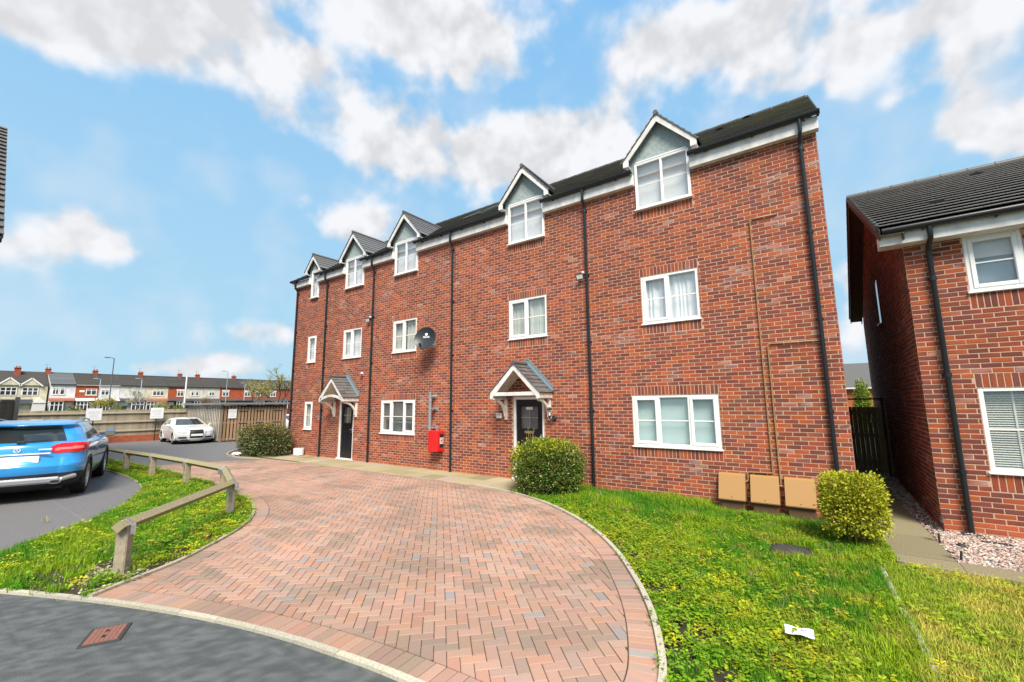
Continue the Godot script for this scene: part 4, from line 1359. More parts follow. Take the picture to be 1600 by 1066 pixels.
func layout() -> void:
	road_edge = curve(vs([-10.2, 9.9, -8.6, 9.0, -7.67, 8.52, -6.67, 8.06, -6.21, 7.87, -5.48, 7.60, -4.76, 7.38, -4.13, 7.23, -3.62, 7.14, -3.15, 7.07, -2.5, 7.02, -1.3, 7.0, 1.0, 7.05, 5.0, 7.3]))
	lawn_edge = curve(vs([-1.33, 7.0, -1.35, 6.5, -1.41, 6.04, -1.56, 5.61, -1.81, 5.07, -2.175, 4.456, -2.74, 3.66, -3.37, 2.98, -4.02, 2.44, -4.65, 2.02, -5.3, 1.68, -6.2, 1.38, -7.2, 1.23]))
	verge_edge = curve(vs([-6.62, 8.02, -6.78, 7.72, -6.92, 7.42, -7.10, 7.10, -7.36, 6.78, -7.74, 6.33, -8.02, 6.05, -8.46, 5.70, -9.0, 5.39, -9.6, 5.14, -10.29, 4.95, -12.42, 4.66, -14.74, 4.5, -17.4, 4.47, -20.5, 4.55, -24.0, 4.7]))
	bay_edge = curve(vs([-8.6, 9.0, -9.45, 8.38, -9.9, 8.0, -10.45, 7.51, -11.52, 6.73, -12.96, 6.05, -13.9, 5.76, -15.6, 5.5, -17.6, 5.43, -20.0, 5.5, -24.0, 5.6]))
	drive_poly = PackedVector2Array()
	for p in road_edge:
		if p.x > -6.62 and p.x < -1.33: drive_poly.append(p)
	drive_poly.append_array(lawn_edge)
	for p in vs([-9.6, 1.19, -12.36, 1.21, -15.2, 1.38, -16.6, 1.47, -17.46, 2.2, -17.94, 3.04, -18.6, 4.46]): drive_poly.append(p)
	var back := verge_edge.duplicate()
	back.reverse()
	for p in back:
		if p.x > -18.5: drive_poly.append(p)
	lawn_poly = PackedVector2Array()
	for p in lawn_edge:
		if p.x > -6.05: lawn_poly.append(p)
	for p in vs([-5.95, 0.02, 0.02, 0.02, 0.16, 0.5, 0.2, 2.1, 0.08, 2.2, 0.06, 2.76, 0.1, 3.58, 0.14, 4.14, 0.15, 4.97, 0.16, 7.0]): lawn_poly.append(p)
	side_lawn = PackedVector2Array(vs([0.12, 2.2, 0.3, 2.14, 4.5, 2.2, 4.5, 6.9, 0.18, 6.9, 0.17, 4.97, 0.16, 4.14, 0.13, 3.58, 0.09, 2.76]))
	verge_poly = PackedVector2Array()
	verge_poly.append_array(verge_edge)
	back = bay_edge.duplicate()
	back.reverse()
	verge_poly.append_array(back)
	for p in road_edge:
		if p.x > -8.6 and p.x < -6.62: verge_poly.append(p)

func strip(pts: PackedVector2Array, w: float) -> Array:     # offset copies of a polyline to both sides
	var l := PackedVector2Array(); var r := PackedVector2Array()
	for i in pts.size():
		var t := (pts[mini(i + 1, pts.size() - 1)] - pts[maxi(i - 1, 0)]).normalized()
		var n := Vector2(-t.y, t.x)
		l.append(pts[i] + n * w / 2); r.append(pts[i] - n * w / 2)
	return [l, r]

func kerb(label: String, pts: PackedVector2Array, w: float, top: float, each: int, lin: Color) -> void:
	var k := Node3D.new()
	k.name = numbered("kerb")
	add_child(k)
	structure(k, label, "kerb")
	var s := strip(pts, w)
	var i := 0
	while i < pts.size() - 1:
		var e := mini(i + each, pts.size() - 1)
		var poly := PackedVector2Array()
		for j in range(i, e + 1):
			poly.append(s[0][j].lerp(s[0][mini(j + 1, e)], 0.04 if j == i else 0.0))
		for j in range(e, i - 1, -1):
			poly.append(s[1][j].lerp(s[1][maxi(j - 1, i)], 0.04 if j == e else 0.0))
		var b := MB.new()
		var g := rng.randf_range(0.8, 1.08)
		b.plate(poly, top + rng.randf_range(-0.004, 0.004), -0.1, Color(lin.r * g, lin.g * g, lin.b * g * rng.randf_range(0.94, 1.0)))
		put(b, "kerb_stone", mats.concrete, k)
		i = e

func paver_colours(p: Vector2) -> Array:
	var base := Color(0.48, 0.29, 0.215)
	var q := rng.randf()
	if q < 0.16: base = Color(0.50, 0.275, 0.19)
	elif q < 0.34: base = Color(0.44, 0.285, 0.22)
	elif q < 0.46: base = Color(0.40, 0.275, 0.22)
	elif q < 0.485: base = Color(0.34, 0.295, 0.27)
	var g := (1.0 + 0.22 * noise_a.get_noise_2d(p.x * 0.5, p.y * 0.5)) * rng.randf_range(0.9, 1.08)
	var st := noise_b.get_noise_2d(p.x * 0.8 + 40.0, p.y * 0.8)
	var c := Color(base.r * g, base.g * g, base.b * g)
	if st > 0.2: c = c.lerp(Color(0.26, 0.19, 0.14), clampf((st - 0.2) * 2.0, 0.0, 0.6))
	c = Color(c.r * 0.93, c.g * 0.97, c.b * 1.0)
	c = Color(snappedf(c.r, 0.02), snappedf(c.g, 0.015), snappedf(c.b, 0.015))
	return [c, c, c, c]

func driveway() -> void:
	var dr := Node3D.new()
	dr.name = numbered("driveway")
	add_child(dr)
	structure(dr, "curving driveway of pink-red block pavers in a herringbone pattern", "driveway")
	var b := MB.new()
	b.plate(drive_poly, -0.008, -0.008)
	put(b, "joint_sand", mats.joint, dr)
	var list := []
	var cut := MB.new()
	# border course: along the road kerb, the lawn kerb and the verge kerb, set back from the stones
	var inner := drive_poly
	var lines := [[road_edge, -6.62, -1.33, -1.0, 0.22], [lawn_edge, -7.2, 10.0, -1.0, 0.22], [verge_edge, -18.5, 0.0, 1.0, 0.22]]
	for l in lines:
		var c := Curve2D.new()
		for p in l[0]: c.add_point(p)
		var len := c.get_baked_length()
		var s := 0.0
		while s < len:
			var p := c.sample_baked(s + 0.05)
			if p.x > l[1] and p.x < l[2]:
				var t := (c.sample_baked(minf(s + 0.11, len)) - c.sample_baked(maxf(s - 0.01, 0))).normalized()
				var n = Vector2(-t.y, t.x) * l[3]
				var depth: float = l[4]
				var m = p + n * (0.028 + depth / 2)
				if Geometry2D.is_point_in_polygon(m, drive_poly):
					var xd := Vector3(n.x, 0, n.y); var yd := Vector3.UP.cross(xd)
					list.append([Transform3D(Basis(xd, yd, Vector3.UP), Vector3(m.x, -0.012 + rng.randf_range(-0.001, 0.0015), m.y)), Vector3(depth - 0.006, 0.096, 0.013), paver_colours(m)])
			s += 0.102
		# cut the field back behind this course
		var band := PackedVector2Array()
		var st := strip(l[0], 2 * (l[4] + 0.034))
		band.append_array(st[0])
		var rv: PackedVector2Array = st[1].duplicate()
		rv.reverse()
		band.append_array(rv)
		var best := PackedVector2Array()
		for q in Geometry2D.clip_polygons(inner, band):
			if q.size() > 2 and absf(poly_area(q)) > absf(poly_area(best)): best = q
		if best.size() > 2: inner = best
	# the herringbone field, laid at 45 degrees to the house
	var ux := Vector2(1, -1).normalized() * 0.1
	var uy := Vector2(1, 1).normalized() * 0.1
	var o := Vector2(-2.355, 5.501)
	for i in range(-260, 140):
		for j in range(-260, 140):
			var t := posmod(i - j, 4)
			if t != 0 and t != 3: continue
			var c0 := o + ux * i + uy * j
			if c0.x < -19 or c0.x > -1 or c0.y < 0.9 or c0.y > 8.3: continue
			var sx := 2.0 if t == 0 else 1.0
			var sy := 1.0 if t == 0 else 2.0
			var g := 0.03
			var quad := PackedVector2Array([c0 + ux * g + uy * g, c0 + ux * (sx - g) + uy * g, c0 + ux * (sx - g) + uy * (sy - g), c0 + ux * g + uy * (sy - g)])
			var ins := 0
			for p in quad:
				if Geometry2D.is_point_in_polygon(p, inner): ins += 1
			if ins == 0: continue
			var m := (quad[0] + quad[2]) / 2
			var cs := paver_colours(m)
			if ins == 4:
				var xd := (ux if t == 0 else uy).normalized()
				var x3 := Vector3(xd.x, 0, xd.y)
				var y := -0.012 + rng.randf_range(-0.0012, 0.0014)
				var tilt := Basis(x3, rng.randf_range(-0.008, 0.008))
				list.append([Transform3D(tilt * Basis(x3, Vector3.UP.cross(x3), Vector3.UP), Vector3(m.x, y, m.y)), Vector3(0.194, 0.094, 0.012), cs])
			else:
				for q in Geometry2D.intersect_polygons(quad, inner):
					if q.size() > 2 and absf(poly_area(q)) > 0.0006: cut.plate(q, 0.0, -0.012, cs[0])
	pieces(dr, "paver", "paving", list, mats.paver, 0.004, 300, cut)

func poly_area(p: PackedVector2Array) -> float:
	var a := 0.0
	for i in p.size(): a += p[i].cross(p[(i + 1) % p.size()])
	return a / 2

func ground() -> void:
	layout()
	var b := MB.new()
	b.quad(Vector3(-500, -0.12, 500), Vector3(500, -0.12, 500), Vector3(500, -0.12, -500), Vector3(-500, -0.12, -500), Color(0.09, 0.1, 0.05))
	structure(put(b, "ground", mats.soil, self), "flat green-brown ground running out to the far houses", "ground")
	b = MB.new()
	b.plate(PackedVector2Array(vs([-34.0, -16.0, -17.0, -16.0, -18.45, -9.0, -18.45, 0.1, -16.0, 1.6, -6.6, 4.0, -6.6, 8.4, -8.6, 9.6, -34.0, 16.0])), -0.03, -0.03)
	structure(put(b, "car_park", mats.asphalt, self), "grey tarmac car park and parking bay around the grass verge", "car park")
	b = MB.new()
	var road := road_edge.duplicate()
	for p in vs([5.0, 30.0, -22.0, 30.0, -14.0, 14.0]): road.append(p)
	# older, paler scuffed asphalt in drifts over the dark: colour follows a noise with a grain of its own
	var grid := MB.new()
	var st := 0.06
	for ix in range(-150, 10):
		for iz in range(110, 180):
			var p := Vector2(ix * st, iz * st)
			var q := PackedVector2Array([p, p + Vector2(st, 0), p + Vector2(st, st), p + Vector2(0, st)])
			var ok := 0
			for e in q:
				if Geometry2D.is_point_in_polygon(e, road): ok += 1
			if ok == 0: continue
			var cs := []
			for e in q:
				var w := smoothstep(-0.4, 0.5, 0.3 * noise_a.get_noise_2d(e.x * 1.4 + e.y * 0.8 + 7.0, e.y * 2.6) + 0.45 * noise_b.get_noise_2d(e.x * 6.0, e.y * 6.0) + 0.6 * noise_b.get_noise_2d(e.x * 15.0 + 3.0, e.y * 17.0))
				cs.append(Color(0.085, 0.097, 0.10).lerp(Color(0.16, 0.176, 0.182), w))
			if ok == 4:
				grid.quad4(Vector3(q[3].x, -0.022, q[3].y), Vector3(q[2].x, -0.022, q[2].y), Vector3(q[1].x, -0.022, q[1].y), Vector3(q[0].x, -0.022, q[0].y), cs[3], cs[2], cs[1], cs[0])
			else:
				for e in Geometry2D.intersect_polygons(q, road):
					if e.size() > 2: grid.plate(e, -0.022, -0.022, cs[0])
	b.plate(road, -0.028, -0.028, Color(0.11, 0.117, 0.118))
	var ro := put(grid, "road", mats.road, self)
	structure(ro, "dark worn asphalt road along the pale edge of the drive", "road")
	put(b, "under_layer", mats.road, ro)
	driveway()
	# kerbs
	kerb("pale concrete edging between the asphalt road and the paved drive", road_edge, 0.06, 0.006, 4, Color(0.52, 0.49, 0.4))
	kerb("raised pale concrete edging around the lawn by the meter boxes", lawn_edge, 0.055, 0.03, 7, Color(0.5, 0.46, 0.38))
	var ve := PackedVector2Array()
	for p in verge_edge: ve.append(p)
	kerb("weathered concrete edging around the grass verge with the knee rail", ve, 0.055, 0.025, 6, Color(0.44, 0.39, 0.3))
	kerb("thin concrete edging between the verge and the parking bay", bay_edge, 0.05, 0.0, 7, Color(0.42, 0.38, 0.29))
	kerb("thin broken edging strip between the two lawns", curve(vs([0.04, 2.15, 0.07, 2.76, 0.1, 3.58, 0.14, 4.14, 0.16, 4.97, 0.17, 7.0])), 0.045, -0.02, 5, Color(0.5, 0.48, 0.4))
	kerb("low edging in front of the dark hedge at the building corner", curve(vs([-22.3, -0.6, -21.9, 0.3, -20.84, 1.16, -19.8, 1.6, -18.69, 1.69, -17.69, 1.5, -16.6, 1.45, -15.2, 1.36, -12.4, 1.19, -9.6, 1.17, -7.2, 1.2])), 0.05, 0.012, 7, Color(0.48, 0.42, 0.3))
	# paving slabs along the facade
	var sl := Node3D.new()
	sl.name = numbered("path")
	add_child(sl)
	structure(sl, "mossy concrete slab path along the foot of the brick facade", "path")
	var x := -18.3
	while x < -6.2:
		for r in 2:
			var w := 0.6
			var g := rng.randf_range(0.85, 1.12)
			var moss := noise_a.get_noise_2d(x * 0.7, r * 3.0)
			var c := Color(0.42 * g, 0.36 * g, 0.24 * g).lerp(Color(0.32, 0.29, 0.12), clampf(moss + 0.3, 0, 0.6))
			if rng.randf() < 0.12: c = Color(0.42, 0.34, 0.27)
			if rng.randf() < 0.1: c = c * 0.72
			b = MB.new()
			b.box(Vector3(x + 0.005, -0.05, 0.01 + r * 0.58), Vector3(x + w - 0.005, 0.004 + rng.randf_range(0, 0.006), 0.01 + r * 0.58 + 0.57), 0.004, c)
			put(b, "paving_slab", mats.concrete, sl)
		x += 0.6
	b = MB.new()
	b.plate(PackedVector2Array(vs([-22.0, 0.2, -20.84, 1.12, -18.69, 1.62, -16.6, 1.42, -9.6, 1.15, -6.0, 1.4, -5.95, 0.01, -18.4, 0.01, -18.5, -3.0, -22.2, -3.0])), -0.012, -0.012, Color(0.16, 0.12, 0.07))
	put(b, "bedding", mats.soil, sl)
	# the concrete path into the passage
	var cp := Node3D.new()
	cp.name = numbered("path")
	add_child(cp)
	structure(cp, "smooth damp concrete path leading into the passage beside the house", "path")
	var zs := [-8.0, -6.2, -4.4, -3.0, -1.7, -0.5, 0.62, 1.70]
	for i in zs.size() - 1:
		var z0: float = zs[i]; var z1: float = zs[i + 1]
		var xr0 := lerpf(0.60, 0.81, clampf((z0 + 4.5) / 6.2, 0, 1)); var xr1 := lerpf(0.60, 0.81, clampf((z1 + 4.5) / 6.2, 0, 1))
		b = MB.new()
		var g := rng.randf_range(0.85, 1.1)
		b.plate(PackedVector2Array([Vector2(0.03 if z1 < 0.1 else 0.19, z0 + 0.004), Vector2(xr0, z0 + 0.004), Vector2(xr1, z1 - 0.004), Vector2(0.03 if z1 < 0.1 else 0.21, z1 - 0.004)]), -0.024, -0.1, Color(0.27 * g, 0.24 * g, 0.14 * g))
		put(b, "paving_slab", mats.concrete, cp)
	for i in 6:
		b = MB.new()
		var g := rng.randf_range(0.85, 1.1)
		var xa := 0.23 if i == 0 else 0.83 + (i - 1) * 0.9
		var xb := 0.825 if i == 0 else xa + 0.894
		b.plate(PackedVector2Array([Vector2(xa, 1.705), Vector2(xb, 1.72), Vector2(xb, 2.14), Vector2(xa, 2.12 if i > 0 else 2.05)]), -0.024, -0.1, Color(0.27 * g, 0.23 * g, 0.14 * g))
		put(b, "paving_slab", mats.concrete, cp)
	# soil under the planting
	b = MB.new()
	b.plate(lawn_poly, -0.05, -0.05, Color(0.05, 0.042, 0.02))
	structure(put(b, "lawn", mats.soil, self), "rough lawn in front of the brick wall, weedy along its kerb", "lawn")
	b = MB.new()
	b.plate(side_lawn, -0.046, -0.046, Color(0.13, 0.12, 0.03))
	structure(put(b, "lawn", mats.soil, self), "short yellowish lawn in front of the house next door", "lawn")
	b = MB.new()
	b.plate(verge_poly, -0.005, -0.005, Color(0.06, 0.05, 0.025))
	structure(put(b, "verge", mats.soil, self), "grass verge between the parking bay and the paved drive", "verge")
	b = MB.new()
	b.plate(PackedVector2Array(vs([0.8, 1.71, 0.6, -4.5, 0.5, -8.0, 0.965, -8.0, 0.965, -0.03, 8.6, -0.03, 8.6, 1.71])), -0.045, -0.045, Color(0.2, 0.16, 0.13))
	structure(put(b, "gravel_bed", mats.soil, self), "bed under the pale gravel at the foot of the house", "ground")

# ---------- scattered planting ----------
func scatter(called: String, me: Mesh, m: Material, xf: Array, cols: Array, parent: Node) -> MultiMeshInstance3D:
	var mm := MultiMesh.new()
	mm.transform_format = MultiMesh.TRANSFORM_3D
	mm.use_colors = true
	mm.mesh = me
	mm.instance_count = xf.size()
	for i in xf.size():
		mm.set_instance_transform(i, xf[i])
		mm.set_instance_color(i, cols[i])
	var o := MultiMeshInstance3D.new()
	o.multimesh = mm
	o.material_override = m
	o.name = numbered(called) if parent == self else called
	parent.add_child(o, true)
	return o

func grass_mesh(sd: int, blades: int, height: float, spread: float, width: float) -> ArrayMesh:
	var r := RandomNumberGenerator.new()
	r.seed = sd
	var b := MB.new()
	for i in blades:
		var a := r.randf() * TAU
		var o := Vector3(cos(a), 0, sin(a)) * spread * sqrt(r.randf())
		var h := height * r.randf_range(0.55, 1.15)
		var la := r.randf() * TAU
		var lean := Vector3(cos(la), 0, sin(la)) * h * r.randf_range(0.15, 0.75)
		var side := Vector3(-sin(la), 0, cos(la)).rotated(Vector3.UP, r.randf_range(-0.8, 0.8)) * width * r.randf_range(0.7, 1.2) / 2
		var m1 := o + Vector3.UP * h * 0.5 + lean * 0.22
		var tip := o + Vector3.UP * h * 0.92 + lean
		var g := r.randf_range(0.75, 1.2)
		var c := Color(g, g, g)
		b.quad(o - side, o + side, m1 + side * 0.8, m1 - side * 0.8, c)
		b.tri(m1 - side * 0.8, m1 + side * 0.8, tip, c)
	return b.mesh()

func weed_mesh(sd: int, leaves: int, size: float, height: float) -> ArrayMesh:
	var r := RandomNumberGenerator.new()
	r.seed = sd
	var b := MB.new()
	for i in leaves:
		var a := r.randf() * TAU
		var d := Vector3(cos(a), 0, sin(a))
		var y := height * r.randf()
		var o := d * size * r.randf_range(0.1, 0.9) + Vector3.UP * y
		var l := size * r.randf_range(0.35, 0.7)
		var tip := o + d * l + Vector3.UP * l * r.randf_range(-0.2, 0.5)
		var s := Vector3(-d.z, r.randf_range(-0.3, 0.3), d.x) * l * 0.32
		var m1 := (o + tip) / 2 + Vector3.UP * l * 0.1
		var g := r.randf_range(0.75, 1.25)
		var c := Color(g, g, g)
		b.tri(o, m1 + s, m1, c); b.tri(o, m1, m1 - s, c)
		b.tri(m1, m1 + s, tip, c); b.tri(m1 - s, m1, tip, c)
	return b.mesh()

func edge_distance(p: Vector2, line: PackedVector2Array) -> float:
	var best := 100.0
	for i in range(0, line.size(), 2): best = minf(best, p.distance_squared_to(line[i]))
	return sqrt(best)

func plant_grass(called: String, label: String, poly: PackedVector2Array, y: float, edge: PackedVector2Array, dens: float, style: int, sd: int) -> void:
	var r := RandomNumberGenerator.new()
	r.seed = sd
	var lo := poly[0]; var hi := poly[0]
	for p in poly:
		lo = lo.min(p); hi = hi.max(p)
	var n := int((hi.x - lo.x) * (hi.y - lo.y) * dens)
	var meshes := [grass_mesh(sd, 13, 0.085, 0.05, 0.006), grass_mesh(sd + 1, 13, 0.075, 0.055, 0.005), weed_mesh(sd + 2, 22, 0.05, 0.06), weed_mesh(sd + 3, 16, 0.075, 0.11)]
	if style == 1: meshes[0] = grass_mesh(sd, 14, 0.05, 0.05, 0.005); meshes[1] = grass_mesh(sd + 1, 14, 0.045, 0.055, 0.0045)
	var xf := [[], [], [], []]; var cols := [[], [], [], []]
	for i in n:
		var p := Vector2(r.randf_range(lo.x, hi.x), r.randf_range(lo.y, hi.y))
		if not Geometry2D.is_point_in_polygon(p, poly): continue
		var dist := Vector2(p.x - eye.x, p.y - eye.z).length()
		if dist > 14.0 and r.randf() < 0.5: continue
		var patch := noise_a.get_noise_2d(p.x * 0.9 + sd, p.y * 0.9)
		var fine := noise_b.get_noise_2d(p.x * 2.2 + sd, p.y * 2.2)
		var ed := edge_distance(p, edge)
		if style == 0:
			if Rect2(-1.12, 2.04, 0.54, 0.5).has_point(p): continue             # the inspection cover
			if ed < 0.6 and fine > -0.08 + ed * 0.6 and r.randf() < 0.9: continue   # bare earth by the kerb
			if p.y < 0.35 and p.x > -2.2 and r.randf() < 0.7: continue
			if Vector2(p.x + 5.45, p.y - 0.85).length() < 0.62: continue
		elif style == 2:
			if p.distance_to(Vector2(-7.35, 7.75)) < 0.75 and fine > -0.12 and r.randf() < 0.9: continue
			if ed < 0.3 and fine > 0.05 and r.randf() < 0.8: continue
		var weedy := 0.08
		if style == 0: weedy = clampf(1.0 - ed * 0.55, 0.08, 0.9) * clampf(0.75 + fine * 1.2 + patch * 0.6, 0.1, 1.0)
		elif style == 2: weedy = clampf(0.95 - ed * 0.75, 0.12, 0.85) * clampf(0.7 + fine * 1.2, 0.1, 1.0)
		else: weedy = 0.03
		var kind := r.randi() % 2
		if r.randf() < weedy: kind = 2 + (1 if r.randf() < 0.3 else 0)
		var s := r.randf_range(0.7, 1.3)
		if style == 0 and kind < 2 and p.y < 1.7 and p.x < -2.0: s *= 1.55
		if style == 0 and kind < 2: s *= 1.0 + 0.5 * patch
		if style == 0 and p.y < 0.6 and p.x > -2.3: s *= 0.55
		var t := Transform3D(Basis(Vector3.UP, r.randf() * TAU).scaled(Vector3(s, s * r.randf_range(0.8, 1.2), s)), Vector3(p.x, y, p.y))
		var c: Color
		var g := r.randf_range(0.7, 1.2)
		if kind < 2:
			c = Color(0.08, 0.26, 0.01).lerp(Color(0.27, 0.40, 0.014), clampf(0.33 + patch * 1.4, 0, 1))
			if style == 1: c = Color(0.30, 0.42, 0.03).lerp(Color(0.60, 0.52, 0.1), clampf(0.42 + patch * 1.2 + fine * 0.7, 0, 1))
			elif r.randf() < 0.05: c = Color(0.36, 0.29, 0.12)
			elif style == 0 and p.x > -1.4 and fine > 0.25: c = c.lerp(Color(0.36, 0.36, 0.05), 0.5)
		else:
			c = Color(0.2, 0.37, 0.012).lerp(Color(0.60, 0.55, 0.02), clampf(0.45 + fine * 1.1 + patch * 0.6, 0, 1))
			if r.randf() < 0.06: c = Color(0.35, 0.22, 0.05)
			if kind == 3: c = Color(0.12, 0.27, 0.02).lerp(c, 0.4)
		xf[kind].append(t); cols[kind].append(Color(c.r * g, c.g * g, c.b * g))
	var root := Node3D.new()
	root.name = numbered(called)
	add_child(root)
	tag(root, label, "grass", "", "stuff")
	for k in 4:
		if xf[k].size() > 0: scatter(["blades", "blades", "weeds", "weeds"][k], meshes[k], mats.leaf, xf[k], cols[k], root)

func leaf_mesh(l: float, w: float) -> ArrayMesh:
	var b := MB.new()
	var m1 := Vector3(0, l * 0.06, l * 0.5)
	b.tri(Vector3.ZERO, m1 + Vector3(w / 2, l * 0.08, 0), m1); b.tri(Vector3.ZERO, m1, m1 + Vector3(-w / 2, l * 0.08, 0))
	b.tri(m1, m1 + Vector3(w / 2, l * 0.08, 0), Vector3(0, 0, l)); b.tri(m1 + Vector3(-w / 2, l * 0.08, 0), m1, Vector3(0, 0, l))
	return b.mesh()

# leaves through the outer part of a rounded volume; shape 2 = ellipsoid, larger = boxier
func shrub(called: String, label: String, at: Vector3, centre: Vector3, radii: Vector3, shape: float, count: int, leaf: float, colour: Callable, sd: int, stems: int, stem_col: Color) -> void:
	var th := thing(called, label, "shrub", at)
	var r := RandomNumberGenerator.new()
	r.seed = sd
	var xf := []; var cols := []
	var nz := FastNoiseLite.new()
	nz.seed = sd
	nz.frequency = 1.0
	for i in count:
		var d := Vector3(r.randfn(), r.randfn(), r.randfn()).normalized()
		var e := pow(pow(absf(d.x), shape) + pow(absf(d.y), shape) + pow(absf(d.z), shape), -1.0 / shape)
		var bump := 1.0 + 0.16 * nz.get_noise_3dv(d * 2.2) + 0.17 * nz.get_noise_3dv(d * 6.0)
		var depth := 1.0 - 0.75 * pow(r.randf(), 1.5)
		if r.randf() < 0.05: depth += 0.16 * pow(r.randf(), 1.5)
		var p := centre + Vector3(d.x * radii.x, d.y * radii.y, d.z * radii.z) * e * bump * depth
		if p.y + at.y < -0.02: continue
		var f := (d + Vector3(r.randfn(), r.randfn() + 0.5, r.randfn()) * 0.7).normalized()
		var upv := Vector3(r.randfn(), 1.5, r.randfn()).normalized()
		if absf(upv.dot(f)) > 0.95: upv = Vector3.RIGHT
		var x := upv.cross(f).normalized()
		var s := r.randf_range(0.6, 1.3)
		xf.append(Transform3D(Basis(x, f.cross(x), f).scaled(Vector3.ONE * s), p))
		cols.append(colour.call(p, d, depth, r))
	var fo := scatter("foliage", leaf_mesh(leaf, leaf * 0.62), mats.leaf, xf, cols, th)
	fo.set_meta("kind", "stuff")
	for i in stems:
		var b := MB.new()
		var a := TAU * i / stems + r.randf()
		var tip := centre + Vector3(cos(a) * radii.x * 0.6, radii.y * r.randf_range(0.0, 0.6), sin(a) * radii.z * 0.6)
		var p0 := Vector3(cos(a) * 0.05, -0.05, sin(a) * 0.05)
		var pm := p0.lerp(tip, 0.5) + Vector3(r.randfn(), 0, r.randfn()) * 0.03
		b.tube([p0, pm, tip], 0.014, 6, stem_col, 0.005)
		for k in 3:
			var q := pm.lerp(tip, k / 3.0)
			b.tube([q, q + Vector3(r.randfn() * 0.3, 0.5 + r.randf() * 0.5, r.randfn() * 0.3) * radii.y * 0.6], 0.007, 5, stem_col, 0.003)
		put(b, "stem", mats.plain, th)

